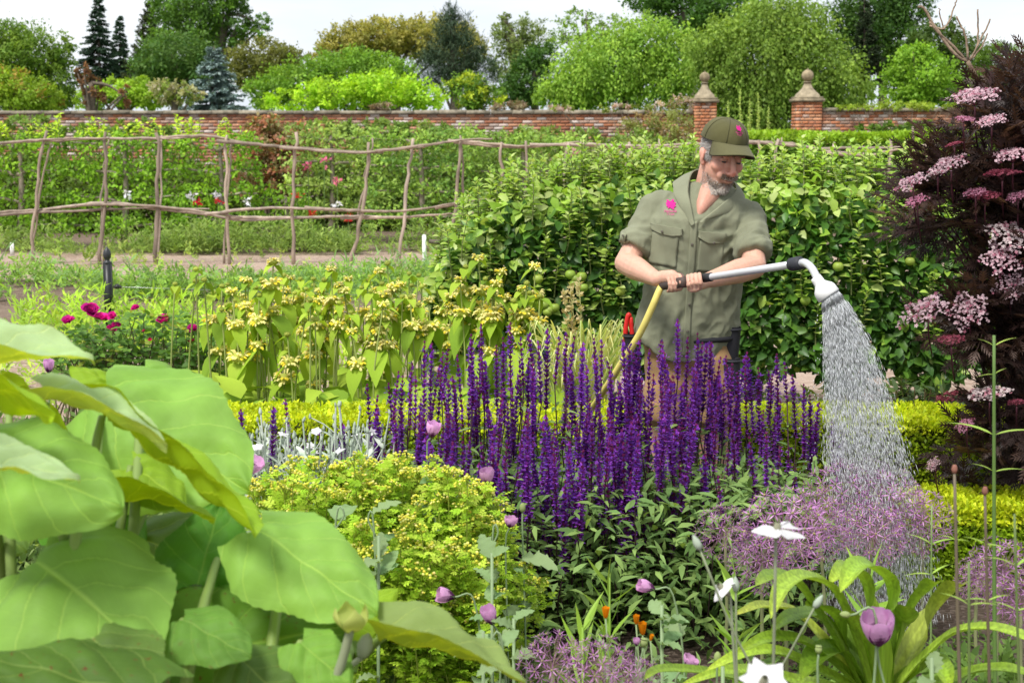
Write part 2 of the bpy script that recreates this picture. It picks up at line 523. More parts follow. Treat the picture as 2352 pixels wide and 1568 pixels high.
def pillar(pxl, pxr, pytop, label):
    x0, x1 = P(pxl, 300, WY)[0], P(pxr, 300, WY)[0]
    h = P(1700, pytop, WY)[2]
    wd = x1 - x0; y0 = WY - 0.1
    t = thing('gate_pillar', label, 'pillar', ((x0 + x1) / 2, WY, 0), 'brick pillars of the garden gateway')
    m = MB(); box(m, (x0 + 0.014, y0 + 0.014, 0), (x1 - 0.014, y0 + wd - 0.014, h - 0.003), (0.38, 0.33, 0.28)); m.build('mortar_core', M['mortar'], t)
    rng = np.random.RandomState(int(pxl))
    nb = int(wd / (BL / 2) + 0.5); ncr = int(h / BH)
    # header and stretcher courses on the faces that show
    for r in range(ncr):
        z = h - (r + 1) * BH
        if z < 1.0: break
        n = 3 if r % 2 else 4
        bl = wd / n
        for face in (0, 1, 2):
            for i in range(n):
                c = BRICKS[rng.randint(4)] * np.array([1.1, 1.05, 0.95])
                if rng.rand() < 0.08: c = LIME[1]
                me = brick_mesh(c)
                sc = ((bl - 0.012) / (BL - 0.014), 1, 1)
                if face == 0:
                    Mx = Matrix.Translation((x0 + i * bl + 0.006, y0 - rng.uniform(0, 0.006), z + 0.006)) @ Matrix.Diagonal((*sc, 1))
                else:
                    if r > 9: continue
                    xx = x0 - 0.002 if face == 1 else x1 + 0.002
                    rot = Matrix.Rotation(-math.pi / 2 if face == 1 else math.pi / 2, 4, 'Z')
                    yy = y0 + (i + 1) * bl - 0.016 if face == 1 else y0 + i * bl + 0.016
                    Mx = Matrix.Translation((xx, yy, z + 0.006)) @ rot @ Matrix.Diagonal((*sc, 1))
                inst('brick', me, Mx, t)
    cx, cy = (x0 + x1) / 2, y0 + wd / 2
    st = np.array([0.3, 0.25, 0.17])
    cap = MB()
    e = 0.05
    box(cap, (x0 - e, y0 - e, h), (x1 + e, y0 + wd + e, h + 0.07), st)
    box(cap, (x0 - e * 0.3, y0 - e * 0.3, h + 0.07), (x1 + e * 0.3, y0 + wd + e * 0.3, h + 0.115), st * 0.95)
    c = cap.build('stone_cap', M['stone'], t)
    pd = MB()
    hw = wd * 0.5
    prof = [(hw * 1.2, 0.115), (hw * 1.12, 0.17), (hw * 0.8, 0.24), (hw * 0.5, 0.33), (hw * 0.36, 0.4), (hw * 0.34, 0.45), (hw * 0.42, 0.455), (hw * 0.42, 0.475), (0, 0.48)]
    lathe(pd, prof, 4, (cx, cy, h), st * 1.05, R=np.array([[0.7071, -0.7071, 0], [0.7071, 0.7071, 0], [0, 0, 1]]))
    pd.build('pedestal', M['stone'], t)
    bl = MB(); r = wd * 0.235
    th = np.linspace(0.15, math.pi - 0.0, 14)
    prof = [(r * math.sin(a), h + 0.47 + r - r * math.cos(a)) for a in th] + [(0.018, h + 0.47 + 2 * r + 0.02), (0, h + 0.47 + 2 * r + 0.035)]
    lathe(bl, prof, 18, (cx, cy, 0), st * np.array([1.0, 0.97, 0.9]))
    bl.build('ball_finial', M['stone'], t, smooth=True)
    # the ivy and moss stay off the stone; a few chips of lichen are in the material
pillar(1593, 1644, 236, 'brick gate pillar with stone ball finial rising behind the gardener\'s cap')
pillar(1826, 1885, 234, 'brick gate pillar with stone ball finial at the end of the mossy wall')

# ------------------------------------------------------------------ trees beyond the wall
def crown(rng, blobs, Y, cols, leaf_px0, dens=1.0, clump=0.16, tm=QUAD, droop=0.0, size_j=0.4, upb=0.5, depth=1.0, stretchz=1.0, sub_jit=0.18, thin=1.0):
    """leaf faces gathered in clumps over and inside a set of picture-measured lobes (px, py, rx, ry[, dY])"""
    mb = MB()
    k = mpp(Y)
    ls = leaf_px0 * 1.3 * k
    for b in blobs:
        px, py, rx, ry = b[:4]
        c = P(px, py, Y + (b[4] if len(b) > 4 else 0))
        R = np.array([rx * k, (rx + ry) / 2 * k * depth, ry * k])
        area = rx * ry * 4
        leaf_px = leaf_px0 * 1.3
        ncl = max(8, int(area / (leaf_px * leaf_px) * 0.62 * dens))
        d = rdir(rng, ncl)
        rad = rng.uniform(0.25, 1.0, (ncl, 1)) ** 0.45 * (1 + rng.normal(0, sub_jit, (ncl, 1)) * 0.5)
        cc = c + d * rad * R
        nl = 26
        cv = rng.uniform(0.72, 1.25, ncl)
        ci = rng.randint(0, len(cols), ncl)
        sp = clump * min(R[0], R[2])
        pos = cc[:, None] + rng.normal(size=(ncl, nl, 3)) * np.array([1, 1, 0.7 * stretchz]) * sp
        dd = rdir(rng, ncl * nl).reshape(ncl, nl, 3) * 0.9 + d[:, None] * 0.5
        dd[..., 2] -= droop
        up = rdir(rng, ncl * nl).reshape(ncl, nl, 3) * 0.55 + d[:, None] * 0.5 + np.array([0, 0, upb])
        col = np.asarray(cols)[ci][:, None] * cv[:, None, None] * rng.uniform(0.85, 1.15, (ncl, nl, 1))
        pos, dd, up, col = (a.reshape(-1, 3) for a in (pos, dd, up, col))
        keep = pos[:, 2] > 0.02
        if thin < 1: keep &= rng.rand(len(pos)) < thin
        pos, dd, up, col = pos[keep], dd[keep], up[keep], col[keep]
        sc = ls * rng.uniform(1 - size_j, 1 + size_j, len(pos))
        scatter(mb, tm, pos, frames(dd, up), sc, col)
    return mb
def limbs(rng, base, top, r0, targets, col=(0.16, 0.13, 0.1), seg=6):
    mb = MB()
    base, top = np.asarray(base), np.asarray(top)
    mid = base * 0.5 + top * 0.5 + np.append(rng.normal(0, 0.02, 2) * np.linalg.norm(top - base), 0)
    tr = smooth_path([base, mid, top], 10)
    tube(mb, tr, np.linspace(r0, r0 * 0.45, 10), seg + 2, col)
    lb = MB()
    for q in targets:
        s = tr[rng.randint(4, 10)]
        e = np.asarray(q)
        m = s * 0.5 + e * 0.5 + np.array([0, 0, 0.12 * np.linalg.norm(e - s)])
        tube(lb, smooth_path([s, m, e], 7), np.linspace(r0 * 0.38, r0 * 0.06, 7), seg, col)
    return mb, lb
LEAF4 = leaf_t(3, 0.62, 0.1, 0.15, 0.45)
def tree(name, label, Y, blobs, cols, leaf_px=5.0, base_px=None, group='trees beyond the garden wall', seed=1, trunk_r=None, mat='leaf', bark=(0.16, 0.13, 0.1), **kw):
    rng = np.random.RandomState(seed)
    bx = base_px if base_px is not None else np.mean([b[0] for b in blobs])
    base = gx(bx, Y)
    t = thing(name, label, 'tree', base, group)
    tp = max(blobs, key=lambda b: -b[1])
    top = P(tp[0] * 0.3 + bx * 0.7, np.mean([b[1] for b in blobs]) - 10, Y)
    tg = [P(b[0] + rng.uniform(-.5, .5) * b[2], b[1] + rng.uniform(-.6, .3) * b[3], Y + rng.uniform(-.4, .4)) for b in blobs for _ in range(3)]
    tr, lb = limbs(rng, base, top, trunk_r or 0.03 * top[2] + 0.08, tg, bark)
    tr.build('trunk', M['bark'], t)
    lb.build('limbs', M['bark'], t, kind='stuff')
    crown(rng, blobs, Y, cols, leaf_px, **kw).build('crown', M[mat], t)
    return t
NEEDLE = (np.array([[0, 0.06, 0], [1, 0.02, -0.02], [1, -0.02, -0.02], [0, -0.06, 0.0]]), [np.array([[0, 3, 2, 1]])])
def conifer(name, label, px, pytop, pybase, half_px, Y, cols, seed, tiers=22, per=11, droop=0.25, twig_px=10, ragged=0.25):
    rng = np.random.RandomState(seed)
    base = gx(px, Y)
    t = thing(name, label, 'tree', base, 'trees beyond the garden wall')
    top, low = P(px, pytop, Y), P(px, pybase, Y)
    k = mpp(Y)
    m = MB(); tube(m, [base, (base + top) / 2, top], [0.035 * (top[2]) * 0.5, 0.02 * top[2] * 0.5, 0.01], 8, (0.13, 0.1, 0.08)); m.build('trunk', M['bark'], t)
    br, nd = MB(), MB()
    z0, z1 = low[2], top[2]
    for i in range(tiers):
        f = (i + rng.uniform(-.3, .8)) / tiers; f = min(max(f, 0), .99)
        z = z0 + (z1 - z0) * f
        Rm = half_px * k * (1 - f) ** 0.85 + 0.03
        for j in range(max(4, int(per * (1 - f * 0.5)))):
            a = rng.uniform(0, 2 * math.pi); z = z0 + (z1 - z0) * min(.99, max(0, f + rng.normal(0, .45) / tiers)); Lb = Rm * rng.uniform(1 - ragged, 1 + ragged)
            d = np.array([math.cos(a), math.sin(a), 0])
            s = np.array([top[0], Y, z]); s[:2] = [base[0] + (top[0] - base[0]) * f, Y]
            pts = np.array([s + d * Lb * u + np.array([0, 0, -droop * Lb * u * u + 0.12 * Lb * u ** 4]) for u in np.linspace(0, 1, 5)])
            tube(br, pts, np.linspace(0.018 * (1.3 - f), 0.004, 5), 4, (0.12, 0.09, 0.07), cap=False)
            n = int(26 + 72 * (1 - f))
            u = rng.uniform(0.12, 1.02, n) ** 0.7
            q = s + d * (Lb * u)[:, None]
            q[:, 2] += -droop * Lb * u * u + 0.12 * Lb * u ** 4
            side = np.array([-d[1], d[0], 0]) * rng.choice([-1, 1], n)[:, None]
            dd = side * rng.uniform(0.2, 1, (n, 1)) + d * 0.7 + rng.normal(0, 0.25, (n, 3)); dd[:, 2] -= 0.15
            L = twig_px * k * rng.uniform(0.5, 1.1, n) * (1.1 - 0.4 * u)
            c = pick(rng, cols, n) * rng.uniform(0.75, 1.25, (n, 1))
            scatter(nd, NTW, q, frames(dd, np.array([0, 0, 1.0]) + rng.normal(0, 0.4, (n, 3))), L, c)
    br.build('branches', M['bark'], t, kind='stuff')
    nd.build('foliage', M['needle'], t, kind='stuff')
    return t
NTW = (np.array([[0, 0.1, 0], [0.6, 0.16, 0.03], [1, 0, -0.05], [0.6, -0.16, 0.03], [0, -0.1, 0]]), [np.array([[0, 4, 3, 1]]), np.array([[1, 3, 2]])])

MG, DG, LG, OL = [0.07, 0.13, 0.025], [0.03, 0.07, 0.018], [0.16, 0.26, 0.035], [0.13, 0.14, 0.045]
tree('broadleaf_tree', 'dark broadleaf tree with a pale twiggy outline at the end of the tree line', 52,
     [(60, 130, 75, 70), (20, 90, 50, 45), (120, 190, 55, 55), (140, 120, 30, 40), (-40, 150, 70, 90), (130, 225, 50, 30)], [MG, [0.06, 0.11, 0.02], [0.1, 0.16, 0.03]], 5.5, seed=11)
tree('lime_shrub', 'yellow-green shrub with reddish tips under the dark broadleaf tree', 40,
     [(45, 215, 85, 48), (0, 200, 60, 45), (110, 232, 45, 25)], [LG, [0.2, 0.3, 0.04], [0.13, 0.22, 0.03], LG, [0.16, 0.25, 0.03], [0.15, 0.24, 0.03], [0.24, 0.18, 0.06]], 6, seed=12)
conifer('spruce_tree', 'tall dark spruce with a narrow spire above the tree line', 228, -22, 190, 46, 84, [[0.045, 0.095, 0.055], [0.06, 0.115, 0.06]], 13, 38, 13)
conifer('spruce_tree', 'short dark spruce standing beside the tall spire', 276, 38, 190, 30, 88, [[0.05, 0.1, 0.055], [0.06, 0.12, 0.06]], 14, 28, 12)
conifer('cypress_tree', 'dense dark olive cypress column behind the blue spruce', 345, 0, 230, 56, 80, [[0.05, 0.075, 0.02], [0.065, 0.09, 0.02]], 15, 34, 13, -0.5, 11, 0.2)
tree('sycamore_tree', 'tall bushy green tree with a bare crooked limb beside the cypress', 74,
     [(430, 60, 70, 60), (420, 130, 95, 70), (480, 20, 55, 50), (545, 60, 30, 55), (400, 10, 60, 45), (600, 65, 24, 26), (520, -10, 60, 40)], [[0.06, 0.13, 0.03], [0.08, 0.16, 0.03], [0.05, 0.1, 0.03]], 5.5, seed=16, base_px=500, dens=0.9)
tree('maple_tree', 'rounded mid-green tree in front of the tall bushy one', 66,
     [(410, 130, 80, 55), (460, 165, 60, 40), (350, 165, 50, 45)], [[0.05, 0.11, 0.035], [0.07, 0.13, 0.04]], 5.5, seed=17)
conifer('blue_spruce', 'silvery blue spruce with tiered branches just over the wall', 492, 106, 262, 72, 44, [[0.25, 0.35, 0.33], [0.2, 0.3, 0.28], [0.32, 0.42, 0.4]], 18, 20, 12, 0.2, 17, 0.35)
tree('golden_shrub', 'yellow-green shrub between the cypress and the blue spruce', 42,
     [(290, 210, 75, 32), (220, 225, 50, 28), (350, 225, 60, 28)], [LG, [0.19, 0.3, 0.04]], 6, seed=19)
tree('cream_shrub', 'shrub covered in creamy blossom just over the wall', 41, [(385, 212, 50, 26), (430, 222, 40, 18)], [[0.27, 0.26, 0.24], [0.13, 0.19, 0.05], [0.23, 0.24, 0.17]], 6, seed=20)
tree('purple_stem_shrub', 'thin upright shrub with dull purple leaves over the wall', 40, [(200, 190, 14, 40), (222, 215, 14, 35), (285, 222, 12, 25), (180, 175, 8, 22)], [[0.13, 0.07, 0.055], [0.1, 0.06, 0.05]], 6, seed=21, dens=0.7)
tree('holm_oak', 'small rounded olive-brown evergreen oak left of the great dome', 70, [(610, 140, 80, 46), (570, 170, 50, 40), (650, 150, 45, 45)], [[0.085, 0.1, 0.035], [0.11, 0.12, 0.045]], 5, seed=22)
tree('holm_oak', 'great domed evergreen oak with pale olive new growth', 78,
     [(830, 100, 95, 45), (900, 85, 110, 44), (1000, 90, 95, 48), (1070, 110, 50, 45), (770, 125, 55, 40)], [[0.2, 0.2, 0.07], [0.16, 0.17, 0.055], [0.24, 0.23, 0.085]], 5.5, seed=23, clump=0.13, dens=1.1)
tree('pine_tree', 'dense blue-green pine with a pointed leader before the domed oak', 66,
     [(1040, 130, 75, 62), (1040, 70, 48, 45), (1036, 35, 18, 28), (990, 165, 48, 45), (1095, 165, 48, 50)], [[0.05, 0.09, 0.045], [0.065, 0.105, 0.05]], 9, seed=24, mat='needle', tm=NEEDLE, dens=2.4, upb=1.2)
tree('lime_tree', 'bright green spreading tree rising over the middle of the wall', 50,
     [(800, 165, 100, 52), (700, 190, 90, 52), (880, 185, 80, 55), (620, 215, 60, 38)], [[0.12, 0.23, 0.04], [0.15, 0.26, 0.045], [0.1, 0.2, 0.035]], 6, seed=25)
tree('lime_shrub', 'low vivid yellow-green shrub along the top of the wall', 41,
     [(880, 210, 90, 44), (780, 215, 90, 38), (970, 220, 60, 35), (680, 230, 80, 25)], [[0.2, 0.33, 0.03], [0.24, 0.37, 0.035], [0.16, 0.28, 0.03]], 6.5, seed=26)
tree('dark_shrub', 'dark green shrub with a yellow tip beside the vivid low one', 43, [(1075, 210, 52, 40), (1110, 225, 50, 30)], [[0.06, 0.12, 0.025], [0.08, 0.15, 0.03], [0.2, 0.25, 0.03]], 6, seed=27)
tree('birch_tree', 'wispy grey-green tree with thin upright sprays against the sky', 70,
     [(1150, 70, 22, 30), (1180, 95, 40, 40), (1210, 70, 20, 35), (1240, 90, 30, 40), (1170, 150, 50, 40), (1160, 45, 10, 18)], [[0.085, 0.12, 0.05], [0.11, 0.15, 0.06]], 4.5, seed=28, dens=0.8, thin=0.75)
tree('dark_tree', 'dark green tree in the gap before the weeping tree', 56, [(1215, 180, 48, 60), (1190, 215, 55, 35), (1250, 130, 35, 35)], [[0.03, 0.075, 0.02], [0.045, 0.095, 0.025]], 5.5, seed=29)
WEEP = dict(droop=0.9, stretchz=1.9, upb=0.2)
tree('weeping_tree', 'light green weeping tree with open wispy top left of the gateway', 47,
     [(1400, 150, 110, 85), (1340, 190, 90, 62), (1480, 110, 80, 65), (1500, 190, 90, 60), (1300, 215, 70, 40), (1560, 150, 60, 80)], [[0.13, 0.22, 0.045], [0.16, 0.25, 0.05], [0.1, 0.18, 0.04]], 6, seed=30, base_px=1420, clump=0.13, **WEEP)
tree('wispy_tree', 'thin sparse branches of a tall tree poking above the weeping one', 52,
     [(1330, 40, 35, 22), (1400, 60, 40, 25), (1290, 75, 30, 30), (1440, 90, 40, 30), (1350, 95, 45, 25)], [[0.13, 0.21, 0.05], [0.1, 0.17, 0.04]], 5.5, seed=31, dens=0.5, thin=0.7, trunk_r=0.16)
tree('oak_tree', 'dark oak crown behind the two weeping trees', 72, [(1580, 30, 95, 60), (1500, -10, 70, 40), (1670, 25, 90, 50), (1640, 80, 70, 50)], [[0.035, 0.085, 0.018], [0.05, 0.11, 0.025]], 6, seed=32)
tree('weeping_tree', 'great pale green weeping tree filling the gateway between the pillars', 44,
     [(1760, 130, 140, 110), (1680, 190, 80, 80), (1860, 170, 110, 90), (1740, 240, 100, 70), (1800, 60, 110, 70), (1940, 210, 70, 60), (1640, 120, 70, 70), (1740, 290, 90, 40), (1760, 330, 120, 50), (1880, 290, 60, 60)], [[0.13, 0.21, 0.05], [0.16, 0.24, 0.06], [0.1, 0.17, 0.04]], 6.5, seed=33, base_px=1740, clump=0.11, **WEEP)
tree('oak_tree', 'dark oak crown towering over the round bright shrub', 70, [(2000, 30, 90, 80), (2050, 100, 90, 60), (1960, 110, 60, 70), (2080, 10, 60, 50)], [[0.025, 0.06, 0.018], [0.035, 0.08, 0.02], [0.05, 0.1, 0.025]], 6, seed=34)
conifer('cypress_tree', 'dark green cypress beside the dark oak crown', 1985, 0, 200, 40, 66, [[0.035, 0.06, 0.025], [0.05, 0.075, 0.03]], 35, 24, 12, -0.4, 11, 0.2)
tree('round_shrub', 'round bright green tree peeping over the mossy wall', 46, [(2115, 175, 75, 62), (2080, 205, 55, 45), (2165, 205, 45, 45), (2110, 135, 45, 35)], [[0.13, 0.24, 0.035], [0.16, 0.28, 0.04], [0.1, 0.2, 0.03]], 6, seed=36)
tree('shadowy_tree', 'dark tree behind the bare elder stalk', 62, [(2150, 95, 60, 40), (2210, 140, 60, 60), (2190, 70, 14, 25), (2240, 190, 50, 50)], [[0.035, 0.065, 0.02], [0.05, 0.085, 0.025]], 5.5, seed=37)
tree('shadowy_tree', 'mid-green tree with gaps of sky behind the elder\'s top', 58, [(2300, 140, 55, 42), (2340, 190, 60, 60), (2270, 200, 50, 45), (2390, 150, 50, 60)], [[0.06, 0.11, 0.025], [0.08, 0.14, 0.03]], 5.5, seed=38, dens=0.85)
# ------------------------------------------------------------------ rustic pole fence
PBARK = [(0.36, 0.28, 0.22), (0.3, 0.235, 0.185), (0.4, 0.32, 0.26)]
FY = 18.6
def pole(mb, pts, r0, r1, rng, wob=0.012, n=12):
    p = smooth_path(pts, n)
    p = p + rng.normal(0, wob, p.shape) * np.array([1, 0.6, 0.4])
    rr = np.linspace(r0, r1, n) * rng.uniform(0.85, 1.15, n)
    tube(mb, p, rr, 7, PBARK[rng.randint(3)])
def fence(label, posts, rails, seed, Y=FY):
    rng = np.random.RandomState(seed)
    t = thing('pole_fence', label, 'fence', gx(np.mean([p[0] for p in posts]), Y), 'rustic pole fences')
    for p in posts:
        tx, ty, bx = p[:3]
        r = (p[3] if len(p) > 3 else 0.034) * .72
        dy = p[4] if len(p) > 4 else 0.0
        b = gx(bx, Y + dy); b[2] = -0.05
        m = MB(); pole(m, [b, b * 0.4 + P(tx, ty, Y + dy) * 0.6 + np.array([rng.normal(0, .03), 0, 0]), P(tx, ty, Y + dy)], r, r * 0.75, rng)
        m.build('post', M['pole'], t)
    for rl in rails:
        dy = rng.uniform(-0.07, -0.03) if rng.rand() < 0.5 else rng.uniform(0.03, 0.07)
        m = MB(); pole(m, [P(x, y, Y + dy + rng.uniform(-.02, .02)) for x, y in rl], rng.uniform(0.019, 0.026), 0.01, rng, 0.008, 6 * len(rl))
        m.build('rail', M['pole'], t)
    return t
posts = [(-40, 300, -30), (108, 300, 76), (115, 330, 70, 0.022, 0.1), (240, 303, 228), (250, 320, 236, 0.02, 0.12), (362, 305, 357, 0.042), (373, 310, 362, 0.022, 0.12), (520, 310, 524), (533, 330, 512, 0.024, 0.1),
         (684, 305, 673, 0.036), (848, 328, 806, 0.036), (855, 318, 812, 0.022, 0.1), (948, 318, 916, 0.036), (1058, 316, 1024, 0.034), (1059, 312, 1048, 0.024, 0.1), (1150, 326, 1146), (1208, 324, 1203), (1304, 328, 1298),
         (1446, 326, 1438), (1515, 312, 1490, 0.026), (1600, 325, 1605)]
top_rails = [[(-60, 338), (40, 326), (120, 320), (250, 318)], [(60, 325), (240, 318), (380, 318), (500, 312)], [(330, 320), (470, 312), (560, 328), (700, 344)], [(500, 324), (620, 334), (760, 345), (880, 352)],
             [(640, 338), (800, 350), (930, 342), (1060, 322)], [(860, 348), (960, 336), (1060, 322), (1130, 318)], [(1030, 322), (1120, 330), (1220, 336), (1330, 326)], [(1040, 326), (1180, 338), (1300, 332), (1420, 336)],
             [(1220, 332), (1360, 334), (1470, 340), (1600, 336)], [(1330, 330), (1460, 336), (1610, 330), (1700, 334)]]
mid_rails = [[(-60, 490), (60, 484), (160, 476), (280, 462)], [(-50, 498), (80, 488), (230, 482), (370, 476)], [(100, 482), (240, 466), (380, 478), (480, 480)], [(200, 470), (330, 472), (480, 488), (560, 500)],
             [(330, 476), (470, 492), (560, 506), (690, 500)], [(470, 492), (600, 478), (720, 480), (830, 482)], [(520, 500), (680, 500), (800, 496), (930, 498)], [(700, 478), (830, 484), (930, 484), (1070, 462)],
             [(780, 500), (900, 500), (1000, 494), (1090, 488)], [(1000, 478), (1080, 462), (1160, 455)]]
fence('long fence of crooked stripped poles with two woven rails before the espaliers', posts, top_rails + mid_rails, 41)
posts = [(1740, 322, 1745), (1788, 318, 1782), (1796, 316, 1800, 0.02, 0.1), (1912, 326, 1880, 0.026), (1885, 330, 1898, 0.022, 0.1), (2046, 322, 2026, 0.034), (2094, 290, 2118, 0.026), (2165, 318, 2160)]
rails = [[(1690, 330), (1800, 328), (1900, 346), (1990, 352)], [(1720, 326), (1830, 334), (1930, 350), (2040, 340)], [(1860, 344), (1960, 340), (2080, 338), (2190, 326)], [(1900, 352), (1990, 356), (2060, 344), (2150, 334)],
         [(2030, 396), (2090, 400), (2150, 396), (2260, 392)], [(2118, 390), (2100, 350), (2096, 300)], [(2120, 380), (2140, 340), (2146, 300)]]
fence('short stretch of crooked pole fence in front of the clipped yew hedge', posts, rails, 42)

# ------------------------------------------------------------------ yew hedge behind the short fence
def hedge(name, label, x0, x1, y0, y1, h, leaf, n, cols, seed, top_cols=None, z0=0.0, lump=0.05, core=(0.03, 0.045, 0.015), group=None, tm=QUAD, mat='leaf', cat='hedge', corn=0.06):
    rng = np.random.RandomState(seed)
    t = thing(name, label, cat, ((x0 + x1) / 2, (y0 + y1) / 2, 0), group)
    m = MB()
    k = leaf * 1.2 + lump
    box(m, (x0 + k, y0 + k, 0.0), (x1 - k, y1 - k, h - k), core)
    m.build('twiggy_core', M['bark'], t)
    w, d = x1 - x0, y1 - y0
    areas = np.array([w * d, w * h, d * h, d * h, w * h * 0.25])
    fi = rng.choice(5, n, p=areas / areas.sum())
    u, v = rng.rand(n), rng.rand(n)
    pos = np.zeros((n, 3)); nor = np.zeros((n, 3))
    s = fi == 0; pos[s] = np.stack([x0 + u[s] * w, y0 + v[s] * d, np.full(s.sum(), h)], 1); nor[s] = [0, 0, 1]
    s = fi == 1; pos[s] = np.stack([x0 + u[s] * w, np.full(s.sum(), y0), v[s] * h], 1); nor[s] = [0, -1, 0]
    s = fi == 2; pos[s] = np.stack([np.full(s.sum(), x0), y0 + u[s] * d, v[s] * h], 1); nor[s] = [-1, 0, 0]
    s = fi == 3; pos[s] = np.stack([np.full(s.sum(), x1), y0 + u[s] * d, v[s] * h], 1); nor[s] = [1, 0, 0]
    s = fi == 4; pos[s] = np.stack([x0 + u[s] * w, np.full(s.sum(), y1), v[s] * h], 1); nor[s] = [0, 1, 0]
    lump_v = np.sin(pos[:, 0] * 4.1 / (h + .2) + 1) * np.sin(pos[:, 2] * 5.3 / (h + .2)) + np.sin(pos[:, 0] * 11 / (h + .2) + pos[:, 1] * 7)
    pos += nor * (lump_v * lump * 0.35 - np.abs(rng.normal(0, 1, n)) * leaf * 0.9)[:, None]
    # soften the corners
    cz = np.clip((pos[:, 2] - (h - corn)) / corn, 0, 1)
    pos[:, 1] += np.where(fi == 1, cz ** 2 * corn * 0.6, 0)
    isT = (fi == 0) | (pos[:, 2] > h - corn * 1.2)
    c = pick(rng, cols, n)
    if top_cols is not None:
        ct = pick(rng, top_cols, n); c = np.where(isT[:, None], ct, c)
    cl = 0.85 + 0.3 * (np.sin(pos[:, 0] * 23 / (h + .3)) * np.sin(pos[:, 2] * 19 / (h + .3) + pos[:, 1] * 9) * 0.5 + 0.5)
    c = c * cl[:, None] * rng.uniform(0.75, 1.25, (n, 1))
    d_ = nor * 0.7 + rdir(rng, n) * 0.8; d_[:, 2] += 0.35
    up = nor + rdir(rng, n) * 0.7 + np.array([0, 0, 0.4])
    lf = MB(); scatter(lf, tm, pos, frames(d_, up), leaf * rng.uniform(0.6, 1.4, n), c)
    lf.build('foliage', M[mat], t, kind='stuff')
    return t
yx0, yx1 = P(1722, 400, 25)[0], 12.5
yh = P(1900, 310, 25)[2]
hedge('yew_hedge', 'tall clipped yew hedge with a yellow-green top', yx0, yx1, 24.9, 26.6, yh, 0.085, 46000, [[0.06, 0.12, 0.018], [0.075, 0.14, 0.02], [0.05, 0.1, 0.016]], 44, [[0.13, 0.22, 0.025], [0.16, 0.25, 0.03]], lump=0.06, corn=0.1)

# ------------------------------------------------------------------ espaliered fruit trees behind the fence
LEAF5 = leaf_t(2, 0.6, 0.12, 0.2, 0.5)
def espalier(label, px0, px1, pytop, pybot, Y, cols, seed, tip_cols=None, tiers=4, dens=1.0, leaf_px=11, gap=0.25):
    rng = np.random.RandomState(seed)
    pc = (px0 + px1) / 2
    t = thing('espalier_tree', label, 'tree', gx(pc, Y), 'espaliered fruit trees behind the fence')
    k = mpp(Y)
    base = gx(pc, Y); top = P(pc, pytop + 10, Y)
    m = MB(); tube(m, smooth_path([base, base * 0.5 + top * 0.5 + np.array([0.03, 0, 0]), top], 8), np.linspace(0.06, 0.025, 8), 7, (0.26, 0.22, 0.17)); m.build('trunk', M['bark'], t)
    lf = MB()
    for i in range(tiers):
        py = pytop + (pybot - pytop) * (i + 0.25) / tiers
        a, b = P(px0, py, Y), P(px1, py, Y)
        for e in (a, b):
            s = np.array([base[0], Y, a[2] - 0.08])
            m = MB(); tube(m, smooth_path([s, s * 0.7 + e * 0.3 + np.array([0, 0, 0.03]), e], 8) + rng.normal(0, 0.01, (8, 3)), np.linspace(0.03, 0.012, 8), 6, (0.3, 0.26, 0.2)); m.build('arm', M['bark'], t)
        span = px1 - px0; band = (pybot - pytop) / tiers
        nc = int(span * band / (leaf_px ** 2) * 0.5 * dens)
        cpx = rng.uniform(px0 - 8, px1 + 8, nc); cpy = py + band * (rng.beta(2, 2, nc) - 0.5) * (1.15 - gap)
        ctr = np.array([P(x, y, Y + rng.normal(0, 0.1)) for x, y in zip(cpx, cpy)])
        cv = rng.uniform(0.7, 1.25, nc)
        nl = 13
        pos = ctr[:, None] + rng.normal(size=(nc, nl, 3)) * np.array([1.0, 0.9, 0.8]) * leaf_px * k * 0.9
        n = nc * nl
        c = pick(rng, cols, nc)[:, None] * cv[:, None, None] * rng.uniform(0.85, 1.15, (nc, nl, 1))
        d = rdir(rng, n); d[:, 2] -= 0.15; d[:, 1] -= 0.25
        up = rdir(rng, n) * 0.6 + np.array([0, -0.5, 0.8])
        scatter(lf, LEAF5, pos.reshape(-1, 3), frames(d, up), leaf_px * k * rng.uniform(0.7, 1.3, n), c.reshape(-1, 3))
    if tip_cols is not None:      # young upright shoots
        sh = MB()
        ns = int((px1 - px0) / 13)
        for q in range(ns):
            x = rng.uniform(px0, px1); L = rng.uniform(10, 46)
            b0 = P(x, pytop + 8, Y + rng.normal(0, .1)); e = P(x + rng.normal(0, 5), pytop - L, Y)
            tube(sh, [b0, e], [0.008, 0.004], 4, (0.2, 0.24, 0.06), cap=False)
            n = int(6 + L * 0.5); u = rng.uniform(0.1, 1, n)
            pos = b0 + (e - b0) * u[:, None] + rng.normal(0, 0.02, (n, 3))
            d = rdir(rng, n); d[:, 2] = np.abs(d[:, 2]) * 0.6
            scatter(lf, LEAF5, pos, frames(d, rdir(rng, n) * 0.5 + np.array([0, -.4, .8])), leaf_px * k * rng.uniform(0.7, 1.15, n), pick(rng, tip_cols, n) * rng.uniform(0.8, 1.2, (n, 1)))
        sh.build('shoots', M['stem'], t, kind='stuff')
    lf.build('foliage', M['leaf'], t, kind='stuff')
PEAR = [[0.1, 0.2, 0.02], [0.13, 0.24, 0.025], [0.075, 0.155, 0.018]]
TIP = [[0.3, 0.4, 0.05], [0.24, 0.35, 0.04]]
APL = [[0.16, 0.24, 0.07], [0.2, 0.28, 0.09], [0.11, 0.18, 0.05]]
espalier('espaliered pear with yellow young shoots standing nearest the fence end', -60, 150, 312, 560, 21.4, PEAR, 51, TIP, 4)
espalier('espaliered pear whose forked trunk shows between two fence posts', 150, 420, 312, 560, 21.5, PEAR, 52, TIP, 4)
